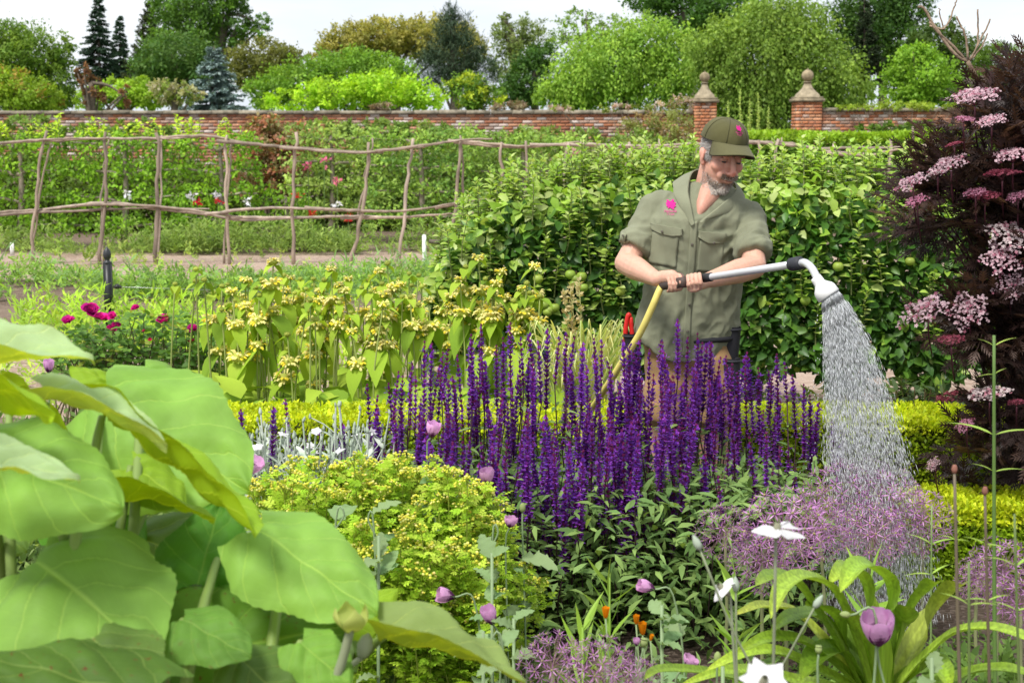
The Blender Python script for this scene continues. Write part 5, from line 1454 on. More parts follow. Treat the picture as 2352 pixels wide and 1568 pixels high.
# ------------------------------------------------------------------ lilac poppies
def poppy_head(seed, open_, npet=4, L=1.0):
    """cup of overlapping crumpled petals opening along +z, dark blotch at the base"""
    rng = np.random.RandomState(seed); m = MB()
    nu, nv = 9, 8
    for p in range(npet):
        a0 = p * 6.283 / npet + rng.normal(0, .1); inner = p % 2
        V = []; T = []
        for i in range(nu):
            u = i / (nu - 1)
            for j in range(nv):
                s = j / (nv - 1) * 2 - 1
                hw = 1.02 * (.32 + .68 * u ** .6)
                a = a0 + s * hw
                rr = (.1 + (.5 + .32 * open_) * math.sin(min(1, u * 1.05) * (1.25 + .3 * open_)) ** .85 * (1 - .28 * (1 - open_) * u * u)) * (1.0 - .09 * inner) + rng.normal(0, .012) * u
                z = u * L * (1.25 - .55 * open_) - .12 * s * s * u * L + .05 * math.sin(s * 7 + p * 2) * u * u + rng.normal(0, .012) * u
                V.append([math.cos(a) * rr, math.sin(a) * rr, z])
        F = [[i * nv + j, i * nv + j + 1, (i + 1) * nv + j + 1, (i + 1) * nv + j] for i in range(nu - 1) for j in range(nv - 1)]
        C = []
        for i in range(nu - 1):
            for j in range(nv - 1):
                u = (i + .5) / (nu - 1); s = abs((j + .5) / (nv - 1) * 2 - 1)
                k = min(1, max(0, (u + .22 * s - .42) / .2))
                lil = np.array([0.7, 0.38, 0.63]) * (.85 + .3 * u) * rng.uniform(.92, 1.06)
                C.append(np.array([0.1, 0.015, 0.085]) * (1 - k) + lil * k)
        m.add(V, F, np.array(C))
    lathe(m, [(0, .02), (.17, .1), (.2, .3), (.14, .42), (.22, .46), (.0, .5)], 10, (0, 0, 0), (0.3, 0.38, 0.22))
    return m.mesh('flower', M['petal'], True)
PPH = [poppy_head(181, .15), poppy_head(182, .4), poppy_head(183, 1.0), poppy_head(184, .0), poppy_head(185, .6)]
PBUD = bud_mesh('bud', (0.3, 0.38, 0.22), [(0.0, 0), (.3, .12), (.42, .5), (.36, .95), (.15, 1.22), (0, 1.28)], 'leaf_soft')
PPOD = bud_mesh('seed_pod', (0.3, 0.38, 0.22), [(0.0, 0), (.14, .04), (.42, .3), (.5, .6), (.42, .9), (.22, 1.0), (.45, 1.06), (.45, 1.12), (0, 1.14)], 'leaf_soft')
def wavy_leaf(seed):
    rng = np.random.RandomState(seed); nu = 12; t = np.linspace(0, 1, nu); w = .52 * np.sin(math.pi * t ** .75) ** .7 * (1 + .22 * np.sin(np.arange(nu) * 2.6)); w[-1] = .01
    z = -.3 * t * t
    V = np.concatenate([np.stack([t, w * .5, z + .12 * w + .06 * np.sin(np.arange(nu) * 2.2)], 1), np.stack([t, 0 * t, z], 1), np.stack([t, -w * .5, z + .12 * w + .06 * np.cos(np.arange(nu) * 2.4)], 1)])
    F = [[i, i + nu, i + nu + 1, i + 1] for i in range(nu - 1)] + [[i + nu, i + 2 * nu, i + 2 * nu + 1, i + nu + 1] for i in range(nu - 1)]
    m = MB(); m.add(V, F, jit(rng, (0.22, 0.34, 0.22), 1, .15)[0]); return m.mesh('leaf', M['leaf_soft'], True)
PLF = [wavy_leaf(i) for i in range(4)]
def along(v): return np.array(Vector(v).to_track_quat('Z', 'Y').to_matrix())
def poppy(x, y, Y, wpx, head, tilt, label, leafn=4, base_px=None, stem_side=0.0, kind='flower', grp='lilac poppies', me=None, bend=None):
    rng = np.random.RandomState(int(x * 7 + y))
    c = P(x, y, Y); b = gx(base_px if base_px is not None else x + rng.normal(0, 12), Y + .03)
    t = thing('poppy', label, 'flower', b, grp)
    ax = nrm(np.asarray(tilt, float)); s = wpx * mpp(Y)
    foot = c - ax * s * .05
    k1 = foot - ax * .05
    pts = [b, b * .45 + k1 * .55 + np.array([stem_side, 0, .03]), k1, foot] if bend is None else [b, b * .3 + c * .7, c + np.array([bend * .4, 0, .05]), c + np.array([bend, 0, .045]), foot]
    m = MB(); pa = smooth_path(pts, 16); tube(m, pa, np.linspace(.0032, .0022, 16), 6, (0.24, 0.33, 0.17)); m.build('stem', M['stem'], t)
    R = along(ax) @ np.array(Matrix.Rotation(rng.uniform(0, 6), 3, 'Z'))
    inst(kind, me or PPH[head], M4(R, foot, s), t)
    for q in range(leafn):
        u = rng.uniform(.12, .6); p0 = pa[int(u * 15)]; a = rng.uniform(0, 6.28)
        d = np.array([math.cos(a), math.sin(a), rng.uniform(.1, .8)])
        inst('leaf', PLF[rng.randint(4)], M4(frames(d[None], np.array([[0, -.3, 1.0]]))[0], p0, rng.uniform(.06, .12)), t)
poppy(990, 1003, 4.0, 33, 0, (.25, -.2, 1), 'half-closed lilac poppy in front of the purple spikes', 3, 1014)
poppy(1121, 1112, 3.95, 35, 0, (-.1, -.2, 1), 'pale lilac poppy bud-shaped bloom above the feverfew', 3, 1128)
poppy(568, 1085, 4.0, 44, 4, (.45, -.15, .9), 'wide open pale pink poppy beside the silver campions', 2, 560)
poppy(474, 1165, 3.7, 36, 1, (.2, -.15, .95), 'pink poppy with a dark base peeping behind the big leaves', 2, 470)
poppy(1042, 1370, 3.3, 36, 0, (-.95, -.25, .25), 'purple poppy lying on its side against the feverfew', 2, 1090, .02)
poppy(1132, 1432, 3.2, 40, 3, (-.3, -.2, .9), 'deep purple poppy drooping below the feverfew', 2, 1150)
poppy(1502, 1352, 3.3, 34, 3, (-.9, -.2, .35), 'closed magenta poppy leaning over the orange poppies', 5, 1560, .02)
poppy(2018, 1478, 2.6, 76, 0, (-.15, -.3, .95), 'large lilac poppy with a dark centre facing out over the strap leaves', 3, 2080, .03)
poppy(1170, 1210, 3.65, 26, 1, (.2, -.1, 1), 'faded pink poppy half hidden in the feverfew', 1, 1170)
poppy(112, 855, 3.6, 26, 3, (.1, -.2, 1), 'dark maroon poppy peeping between the big leaves', 0, 130)
poppy(1578, 1528, 2.9, 28, 4, (.45, -.1, .85), 'shredded mauve poppy beside the strap leaves', 3, 1585)
poppy(1462, 1482, 3.0, 17, 0, (0, -.1, 1), 'tiny pale lilac poppy beside the orange poppies', 2, 1466)
poppy(1555, 1640, 2.5, 42, 2, (.1, -.4, .9), 'pale pink poppy cut by the picture edge among strap leaves', 1, 1560)
for x, y, Y, h, bd, b in ((763, 1225, 3.35, 22, .03, 755), (865, 1235, 3.35, 22, -.02, 870), (1125, 1265, 3.35, 22, .02, 1140), (1165, 1520, 2.8, 22, -.03, 1180)):
    poppy(x, y, Y, h, 0, (0, 0, -1), 'nodding grey-green poppy bud hooked over on its stalk', 3, b, kind='bud', grp='nodding poppy buds', me=PBUD, bend=bd)
for x, y, Y, h, ax, lb in ((1952, 1412, 2.6, 20, (-1, 0, .15), 'fat green poppy bud beside the large lilac poppy'), (1478, 1485, 3.0, 20, (.1, 0, 1), 'green poppy pod beside the orange poppies'), (1200, 1175, 3.7, 18, (0, 0, 1), 'pale green poppy bud above the feverfew edge'), (1390, 1525, 2.9, 18, (0, 0, 1), 'round poppy seed pod among the fading alliums'),
                     (1648, 1520, 2.8, 22, (0, 0, 1), 'green poppy bud rising from the strap leaves'), (1880, 1500, 2.6, 18, (0, 0, 1), 'slim green poppy pod before the strap leaves')):
    poppy(x, y, Y, h, 0, ax, lb, 3, x + 12, kind='seed_pod', grp='poppy buds and pods', me=PPOD if 'pod' in lb else PBUD)
# poppy leaves, grey-green, low between the plants
ROS = ['among the feverfew under a nodding bud', 'in the middle of the feverfew mound', 'at the feverfew\'s edge by the salvia', 'beside the orange poppies', 'below the deep purple poppy', 'between the feverfew and the fading alliums', 'under the huge pale leaf', 'in the shade of the huge leaves', 'beside the low white campion flower', 'at the foot of the large lilac poppy', 'where feverfew meets the purple spikes']
rng = np.random.RandomState(188)
for i, (x, y, Y) in enumerate(((760, 1250, 3.3), (870, 1260, 3.3), (1130, 1300, 3.3), (1520, 1420, 3.0), (1180, 1450, 3.1), (1110, 1480, 3.0), (690, 1500, 2.9), (400, 1280, 3.0), (1660, 1560, 2.7), (2140, 1540, 2.6), (1000, 1130, 3.7))):
    b = gx(x, Y); t = thing('poppy_rosette', 'waxy blue-green poppy leaves ' + ROS[i], 'plant', b, 'poppy leaf rosettes')
    m = MB(); e = P(x, y - 30, Y); tube(m, [b, (b + e) / 2, e], .004, 6, (0.24, 0.33, 0.17)); m.build('stem', M['stem'], t)
    for q in range(9):
        c = b + (e - b) * rng.uniform(.35, 1.0); a = rng.uniform(0, 6.28); d = np.array([math.cos(a), math.sin(a) - .3, rng.uniform(.1, 1)])
        inst('leaf', PLF[rng.randint(4)], M4(frames(d[None], np.array([[0, -.5, 1.0]]) + rng.normal(0, .3, (1, 3)))[0], c, rng.uniform(.04, .085)), t)
# orange poppies
def orange_head():
    m = MB(); rng = np.random.RandomState(3)
    for p in range(4):
        a0 = p * 1.57; V = []
        for i in range(6):
            u = i / 5
            for j in range(5):
                a = a0 + (j / 4 * 2 - 1) * 1.0; r = .14 + .26 * u ** .6 - (.03 if p % 2 else 0); V.append([math.cos(a) * r, math.sin(a) * r, u * (1.15 - .06 * abs(j - 2))])
        m.add(V, [[i * 5 + j, i * 5 + j + 1, i * 5 + j + 6, i * 5 + j + 5] for i in range(5) for j in range(4)], np.array([0.85, 0.3, 0.005]) * (1 - .08 * p))
    return m.mesh('flower', M['petal'], True)
OH = orange_head()
for x, y, s, lb in ((1391, 1418, 24, 'closed orange poppy standing apart from the other orange ones'), (1461, 1432, 20, 'smaller closed orange poppy above its neighbours'), (1476, 1456, 27, 'larger orange poppy beside the closed magenta poppy\'s stalk'), (1494, 1470, 14, 'little orange poppy tucked behind the larger one')):
    Y = 3.15; b = gx(x + 6, Y); t = thing('orange_poppy', lb, 'flower', b, 'orange poppies'); c = P(x, y, Y)
    m = MB(); tube(m, smooth_path([b, (b + c) / 2 + np.array([.012, 0, 0]), c], 6), .002, 5, (0.25, 0.34, 0.16)); m.build('stem', M['stem'], t)
    inst('flower', OH, M4(along((rng.normal(0, .12), -.1, 1)), c, s * mpp(Y)), t)
    for q in range(10):
        cc = b + (c - b) * rng.uniform(.45, .9); d = rdir(rng, 1); d[0, 2] = abs(d[0, 2])
        inst('leaf', PLF[rng.randint(4)], M4(frames(d, np.array([[0, 0, 1.0]]))[0], cc, (.07, .025, .07)), t)
# narrow-leaved upright shoots
for x, y, Y in ((1400, 1325, 3.4), (1338, 1440, 3.2), (2000, 1330, 3.3), (1690, 1340, 3.4)):
    b = gx(x, Y); m = MB(); e = P(x, y, Y); tube(m, [b, (b + e) / 2, e], .0028, 5, (0.16, 0.26, 0.06)); n = 26
    u = rng.uniform(.4, 1, n); d = rdir(rng, n); d[:, 2] = np.abs(d[:, 2]) + .5
    scatter(m, leaf_t(4, .13, .1, .15, .3), b + (e - b) * u[:, None], frames(d, rdir(rng, n)), rng.uniform(.07, .12, n), jit(rng, (0.16, 0.27, 0.06), n))
    mesh_single('narrow_shoot', m, M['leaf'], 'upright green shoot with narrow leaves in front of the salvia', 'plant', 'narrow-leaved shoots', base=b)
# ------------------------------------------------------------------ black-leaved elder with pink flower plates
def elder_leaf(seed):
    rng = np.random.RandomState(seed); v, f = [], []
    def strip(p, d, L, W):
        d = nrm(np.array(d)); s = nrm(np.cross([0, 0, 1], d)); i = len(v); p = np.array(p)
        v.extend([p, p + d * L * .4 + s * W + np.array([0, 0, .01]), p + d * L + np.array([0, 0, -.1 * L]), p + d * L * .4 - s * W + np.array([0, 0, .01])]); f.append([i, i + 3, i + 2, i + 1])
    strip([0, 0, 0], [1, 0, 0], 1.0, .012)
    for x, sgn in ((.35, 1), (.35, -1), (.62, 1), (.62, -1), (.8, 0)):
        d = np.array([.75 if sgn else 1, sgn * .8, -.05]); L = .5 if sgn else .55
        p = np.array([x, 0, -.02])
        strip(p, d, L, .032)
        dn = nrm(d)
        for k in range(4):
            q = p + dn * L * (.18 + .17 * k)
            for s2 in (1, -1):
                strip(q, dn * .9 + s2 * .65 * nrm(np.cross([0, 0, 1], dn)), L * (.42 - .05 * k), .02)
    return (np.array(v), [np.array(f)])
def umbel_mesh(seed, col):
    """flat plate of tiny five-petalled flowers on branching rays"""
    rng = np.random.RandomState(seed); m = MB()
    for k in range(5):
        a = k * 1.2566; c = np.array([math.cos(a) * .5, math.sin(a) * .5, .0]) * (1 if k else .0)
        tube(m, [(0, 0, -.5), c + np.array([0, 0, -.06])], [.02, .01], 4, (0.13, 0.03, 0.05), cap=False)
    n = 230
    r = np.sqrt(rng.rand(n)) * (1 + .12 * np.sin(np.arange(n))); a = rng.uniform(0, 6.28, n)
    lob = 1 + .16 * np.cos(a * 5)
    pos = np.stack([np.cos(a) * r * lob, np.sin(a) * r * lob, .1 - .16 * r * r + rng.normal(0, .025, n)], 1)
    fl = []
    v = [[0, 0, 0]]; f = []
    for k in range(5):
        b = k * 1.2566; v += [[math.cos(b - .45) * .75, math.sin(b - .45) * .75, .1], [math.cos(b) * 1.0, math.sin(b) * 1.0, .05], [math.cos(b + .45) * .75, math.sin(b + .45) * .75, .1]]
        f.append([0, 1 + 3 * k, 2 + 3 * k, 3 + 3 * k])
    x = rdir(rng, n); up = np.array([0, 0, 1.0]) + rng.normal(0, .35, (n, 3))
    scatter(m, (np.array(v, float), [np.array(f)]), pos, frames(x, up), rng.uniform(.065, .105, n), np.asarray(col) * rng.uniform(.75, 1.15, (n, 1)) * np.where(rng.rand(n, 1) < .2, np.array([[.7, .35, .45]]), 1))
    for q in pos[::3]: tube(m, [q * np.array([.7, .7, 1]) - np.array([0, 0, .12]), q], .006, 3, (0.3, 0.07, 0.12), cap=False)
    return m.mesh('flower_head', M['petal'])
UMB = {'pale': umbel_mesh(1, (0.8, 0.58, 0.63)), 'pink': umbel_mesh(2, (0.68, 0.32, 0.45)), 'dark': umbel_mesh(3, (0.4, 0.1, 0.15)), 'white': umbel_mesh(4, (0.82, 0.7, 0.69))}
def elder():
    rng = np.random.RandomState(191); Y0 = 5.35
    base = gx(2390, Y0)
    t = thing('elder_shrub', 'black-leaved elder with lacy foliage and pink flower plates', 'shrub', base)
    LC = [[0.038, 0.023, 0.03], [0.05, 0.03, 0.038], [0.028, 0.02, 0.025], [0.072, 0.042, 0.043]]
    blobs = [(2300, 300, 85, 75), (2370, 250, 60, 70), (2260, 380, 95, 60), (2200, 440, 100, 55), (2325, 480, 85, 70), (2180, 510, 95, 40), (2330, 590, 60, 60), (2345, 660, 60, 60), (2200, 760, 95, 38), (2290, 740, 100, 60), (2340, 840, 60, 45), (2330, 960, 60, 45), (2290, 1040, 70, 40), (2240, 1120, 50, 30), (2340, 1100, 50, 50), (2390, 500, 60, 300), (2360, 190, 40, 30), (2450, 330, 90, 110), (2480, 540, 110, 140), (2460, 760, 110, 120), (2450, 970, 90, 100)]
    st = MB(); nl = 0
    tms = [elder_leaf(i) for i in range(3)]
    ms = [leaf_mesh('leaf', tms[i % 3], LC[i], M['leaf_gloss']) for i in range(4)]
    lf = MB()
    hub = np.array([base[0], Y0, 0])
    for bx, by, rx, ry in blobs:
        main = P(bx + rx * .4, by + ry * .3, Y0)
        root = hub + np.array([rng.normal(0, .08), rng.normal(0, .08), 0])
        pm = smooth_path([root, np.array([root[0] * .6 + main[0] * .4, Y0, main[2] * .45]), main], 9)
        m = MB(); tube(m, pm, np.linspace(.016, .006, 9), 7, (0.055, 0.035, 0.032)); m.build('branch', M['bark'], t)
        nc = int(rx * ry / 205)
        for q in range(nc):
            a = rng.uniform(0, 6.28); r = math.sqrt(rng.rand())
            c = P(bx + rx * r * math.cos(a), by + ry * r * math.sin(a), Y0 + rng.uniform(-.28, .28))
            s = pm[rng.randint(5, 9)]
            if q % 3 == 0: tube(st, smooth_path([s, (s + c) / 2 + np.array([0, 0, .03]), c], 5), np.linspace(.005, .002, 5), 4, (0.05, 0.02, 0.026), cap=False)
            out = nrm(c - s + 1e-3)
            for w_ in range(3):
                d = out * .6 + rdir(rng, 1)[0] * .8 + np.array([-.15, -.1, .05])
                R = frames(d[None], (np.array([0, -.25, 1]) + rng.normal(0, .3, 3))[None])
                L = rng.uniform(.11, .19)
                if nl < 290 and rng.rand() < .16:
                    inst('leaf', ms[rng.randint(4)], M4(R[0], c, L), t); nl += 1
                else:
                    scatter(lf, tms[rng.randint(3)], c[None], R, L, np.array(LC[rng.randint(4)]) * rng.uniform(.8, 1.3))
    st.build('twigs', M['stem'], t, kind='stuff'); lf.build('foliage', M['leaf_gloss'], t, kind='stuff')
    heads = [(2238, 217, 118, -.18, 'pale'), (2215, 272, 52, .0, 'pink'), (2275, 275, 76, -.3, 'pale'), (2178, 375, 92, -.45, 'pale'), (2150, 395, 50, -.4, 'white'), (2090, 418, 78, -.55, 'pale'), (2102, 460, 60, -.5, 'pink'), (2325, 352, 98, -.2, 'pale'), (2302, 395, 84, -.1, 'dark'), (2262, 447, 92, -.1, 'dark'), (2240, 440, 60, -.2, 'pink'),
             (2335, 450, 56, -.4, 'pink'), (2318, 540, 112, .0, 'white'), (2300, 592, 95, -.3, 'pale'), (2322, 655, 84, -.35, 'pale'), (2118, 712, 125, -.6, 'pale'), (2222, 712, 100, -.8, 'pale'), (2185, 778, 80, -.1, 'dark'), (2270, 900, 104, -.2, 'white'), (2215, 975, 54, -.6, 'pink'), (2142, 1065, 42, -.9, 'pale'), (2335, 922, 50, -.1, 'dark'), (2190, 330, 40, -.3, 'dark')]
    for x, y, w_, tilt, kd in heads:
        Y = Y0 - .36 + rng.uniform(-.05, .05); c = P(x, y, Y); s = w_ / 2 * mpp(Y)
        face = {True: .25, False: .1}[kd in ('pale', 'pink')] + (.55 if (x, y) in ((2318, 540), (2322, 655), (2222, 712), (2300, 592)) else 0)
        R = np.array(Euler((face, tilt, 0)).to_matrix()) @ np.array(Matrix.Rotation(rng.uniform(0, 6), 3, 'Z'))
        h = inst('flower_head', UMB[kd], M4(R, c, s * .88), t)
        m = MB(); b = c - R[:, 2] * s * .5; tube(m, smooth_path([b + np.array([.06, .14, -.14]), b + np.array([.02, .05, -.07]), b], 5), .003, 5, (0.1, 0.03, 0.045)); m.build('flower_stalk', M['stem'], t)
    # bare old stalk with upswept dead rays
    def pp(l, dy=0.2): return [P(x, y, Y0 + dy) for x, y in l]
    brown = (0.27, 0.2, 0.14)
    for i, (l, r0, r1) in enumerate((([(2410, 420), (2352, 345), (2290, 262), (2240, 175), (2222, 142)], .0105, .0085), ([(2222, 142), (2196, 128), (2160, 82), (2122, 22), (2108, 16)], .007, .005), ([(2222, 142), (2190, 108), (2150, 70), (2135, 50)], .006, .004), ([(2224, 140), (2216, 80), (2196, 38)], .005, .003), ([(2135, 60), (2170, 65), (2190, 20), (2198, 0)], .004, .0025),
                                     ([(2226, 140), (2245, 100), (2246, 20)], .0045, .003), ([(2228, 140), (2250, 95), (2275, 44)], .0045, .0028), ([(2228, 140), (2255, 108), (2268, 78)], .004, .0028), ([(2168, 70), (2160, 40), (2156, 20)], .003, .002))):
        p = smooth_path(pp(l), 14); m = MB(); tube(m, p + rng.normal(0, .0012, p.shape), np.linspace(r0, r1, 14), 7, np.array(brown) * rng.uniform(.85, 1.2)); m.build('dead_stalk', M['bark'], t)
elder()

# ------------------------------------------------------------------ strap-leaved bulb plant
def strap(t, rng, pts, wid, col, vfold=.6):
    p = smooth_path(pts, 26); n = len(p)
    T = nrm(np.gradient(p, axis=0))
    side = nrm(np.cross(T, np.array([0, -.25, 1.0]) + T * 1e-3))
    upv = np.cross(side, T)
    u = np.linspace(0, 1, n)
    w_ = wid * np.clip(.75 + 1.2 * u, 0, 1) * np.clip((1.0 - u) * 4.5, 0, 1) ** .6 * .5 + .0004
    cols_ = np.array([-1, -.5, 0, .5, 1])
    V = p[:, None] + side[:, None] * (cols_[None, :, None] * w_[:, None, None]) + upv[:, None] * (np.abs(cols_)[None, :, None] ** 1.3 * w_[:, None, None] * vfold)
    F = [[i * 5 + j, (i + 1) * 5 + j, (i + 1) * 5 + j + 1, i * 5 + j + 1] for i in range(n - 1) for j in range(4)]
    sheen_stripe = np.tile(np.array([.9, 1.12, 1.05, .86]), n - 1)[:, None]  # lengthwise sheen painted as lighter and darker strips of leaf colour
    C = sheen_stripe * np.repeat(np.asarray(col)[None] * (1 + .25 * np.clip(u[:-1] - .8, 0, 1)[:, None] * 5 * np.array([1.2, .4, .2])), 4, 0)
    m = MB(); m.add(V.reshape(-1, 3), F, C); return m.build('leaf', M['strap'], t, smooth=True)
M['strap'] = colmat('strap_leaf', rough=.35, spec=.5, trans=.3, rnd=.12, nscale=2, namp=.3, stretch=(90, 90, 4), back=(1.15, 1.1, 1.1))  # noise stretched along the leaf adds painted sheen to its colour
rng = np.random.RandomState(201)
t = thing('strap_leaved_plant', 'glossy strap-leaved bulb plant arching around the large lilac poppy', 'plant', gx(2030, 2.85))
SG = [(0.23, 0.38, 0.035), (0.28, 0.43, 0.045), (0.18, 0.32, 0.03)]
for mids, wd, c in (([(1960, 1560), (1850, 1430), (1760, 1395), (1688, 1412)], .04, (0.3, 0.38, 0.05)), ([(1960, 1500), (1850, 1370), (1780, 1330), (1735, 1345)], .055, SG[0]), ([(1980, 1500), (1930, 1390), (1860, 1330), (1800, 1350), (1770, 1420)], .05, SG[1]), ([(2000, 1480), (1990, 1380), (1950, 1310), (1905, 1340)], .06, SG[1]),
                    ([(2020, 1480), (2040, 1380), (2010, 1312), (1965, 1308), (1930, 1360)], .062, SG[0]), ([(2060, 1500), (2090, 1420), (2140, 1350), (2150, 1336)], .055, SG[0]), ([(2080, 1510), (2130, 1440), (2190, 1360), (2212, 1342)], .07, (0.3, 0.38, 0.06)), ([(2080, 1560), (2160, 1480), (2260, 1445), (2360, 1470), (2440, 1510)], .04, SG[1]),
                    ([(1980, 1580), (1880, 1500), (1780, 1470), (1690, 1500)], .05, SG[0]), ([(1960, 1600), (1850, 1530), (1740, 1500), (1620, 1540)], .05, SG[1]), ([(1960, 1620), (1800, 1560), (1680, 1545), (1560, 1575)], .045, SG[1]), ([(1940, 1640), (1780, 1590), (1640, 1550), (1520, 1542), (1480, 1560)], .04, SG[0]),
                    ([(2010, 1520), (1930, 1450), (1890, 1400), (1850, 1390)], .06, SG[2]), ([(2000, 1560), (1940, 1510), (1880, 1510), (1840, 1560)], .07, SG[2]), ([(2080, 1600), (2200, 1560), (2300, 1540), (2400, 1560)], .045, SG[0]), ([(2040, 1520), (2070, 1460), (2080, 1420), (2075, 1390)], .06, SG[2]), ([(2090, 1570), (2130, 1530), (2160, 1540), (2180, 1580)], .06, SG[0]),
                    ([(1990, 1540), (1900, 1440), (1830, 1420), (1770, 1450)], .055, SG[2]), ([(2020, 1560), (1980, 1480), (1960, 1440), (1950, 1400)], .06, SG[1])):
    Y = 2.85
    b = gx(2020, Y) + np.append(rng.normal(0, .02, 2), 0); b1 = P(2015 + (mids[0][0] - 2015) * .25, 1660, Y)
    dY = rng.normal(0, .07)
    strap(t, rng, [b, b1] + [P(x, y, Y - .02 - (.05 + .3 * abs(dY)) * i + dY) for i, (x, y) in enumerate(mids[1:] if len(mids) > 3 else mids[1:])], wd * .8, np.array(c) * rng.uniform(.9, 1.15))

# ------------------------------------------------------------------ tall near stems on the right, white campions
def tall_stem(px, pytop, Y, label, col, rad, pairs, bud=None, bx=None, grp='tall bare stems'):
    rng = np.random.RandomState(int(px)); b = gx(bx if bx is not None else px + rng.normal(0, 12), Y); e = P(px, pytop, Y)
    t = thing('tall_stem', label, 'plant', b, grp)
    pa = smooth_path([b, b * .5 + e * .5 + np.append(rng.normal(0, .008, 2), 0), e], 12)
    m = MB(); tube(m, pa, np.linspace(rad, rad * .55, 12), 7, col); m.build('stem', M['stem'], t)
    for py, L in pairs:
        c = P(px, py, Y); u = (c[2]) / e[2]; c = np.array([np.interp(u, np.linspace(0, 1, 12), pa[:, j]) for j in range(3)])
        for s in (1, -1):
            d = np.array([s, rng.uniform(-.6, .6), rng.uniform(.1, .9)])
            lm = MB(); scatter(lm, leaf_t(6, .09, .1, .35, .3), c[None], frames(d[None], np.array([[0, -.3, 1.0]])), L * rng.uniform(.8, 1.15), jit(rng, (0.2, 0.3, 0.08), 1, .1)[0]); lm.build('leaf', M['leaf'], t, smooth=True)
    if bud:
        m = MB(); s = bud; lathe(m, [(0, -s * .2), (s * .35, 0), (s * .5, s * .5), (s * .38, s * 1.0), (s * .25, s * 1.25), (0, s * 1.3)], 9, e, (0.28, 0.14, 0.15)); m.build('bud', M['leaf_soft'], t, smooth=True)
tall_stem(2283, 770, 3.1, 'tall green stem with paired narrow leaves rising before the elder', (0.12, 0.21, 0.05), .006, [(795, .045), (860, .04), (1000, .1), (1085, .06)], None, 2286)
tall_stem(2262, 1135, 2.6, 'dark stem with a dusky bud beside the tall green stem', (0.14, 0.11, 0.07), .0045, [(1250, .04), (1380, .05)], .012, 2272)
tall_stem(2192, 1085, 2.6, 'dark stem with a dusky pink bud rising from the strap leaves', (0.15, 0.12, 0.08), .005, [(1240, .035)], .012, 2228)
tall_stem(2140, 1160, 3.0, 'thin green stem with jointed side shoots in the falling water', (0.2, 0.29, 0.1), .003, [(1250, .06), (1320, .07)], None, 2150)
tall_stem(2330, 1180, 2.5, 'slender grassy stem near the allium under the elder', (0.14, 0.2, 0.06), .004, [(1300, .07), (1400, .05)], None, 2340)
tall_stem(2225, 1290, 2.4, 'slender grassy stem arching over the strap leaf', (0.14, 0.2, 0.06), .004, [(1390, .05)], None, 2250)
def white_campion(px, py, Y, wpx, label, tilt, bx, v, extra=()):
    rng = np.random.RandomState(int(px)); b = gx(bx, Y); c = P(px, py, Y)
    t = thing('white_campion', label, 'flower', b, 'white campions'); ax = nrm(np.array(tilt, float)); k = mpp(Y)
    tb = c - ax * 32 * k
    pa = smooth_path([b, b * .5 + tb * .5 + np.append(rng.normal(0, .01, 2), 0), tb], 12)
    m = MB(); tube(m, pa, np.linspace(.004, .0026, 12), 6, (0.24, 0.27, 0.17)); m.build('stem', M['stem'], t)
    m = MB(); lathe(m, [(0, 0), (.0045, .004), (.0065, .018), (.0055, .03), (.004, .034)], 9, tb, (0.3, 0.3, 0.2), R=along(ax)); m.build('calyx', M['silver'], t, smooth=True)
    inst('flower', WFL[v], M4(along(ax), c, wpx / 2 * k), t)
    for ex, ey in extra:
        e = P(ex, ey, Y); s = pa[8]; m = MB(); tube(m, smooth_path([s, (s + e) / 2 + np.array([0, 0, -.02]), e], 7), .002, 5, (0.26, 0.3, 0.18)); m.build('side_shoot', M['stem'], t)
        inst('bud', CAL, M4(along(e - s), e, .022), t)
    for q in range(4):
        a = rng.uniform(0, 6); lm = MB(); scatter(lm, leaf_t(5, .16, .1, .3, .35), pa[3 + q][None], frames(np.array([[math.cos(a), math.sin(a), .5]]), np.array([[0, 0, 1.0]])), .08, (0.24, 0.3, 0.18)); lm.build('leaf', M['silver'], t, smooth=True)
white_campion(1785, 1215, 2.2, 112, 'white campion flower held high in front of the big allium', (.05, -.15, 1), 1760, 0, [(1608, 1262)])
white_campion(1658, 1350, 2.4, 62, 'drooping white campion flower beside the salvia leaves', (-.55, -.2, .55), 1700, 1, [(1690, 1358), (1870, 1395)])
white_campion(1752, 1568, 1.9, 118, 'white campion flower low among the strap leaves', (.1, -.6, .8), 1750, 2)

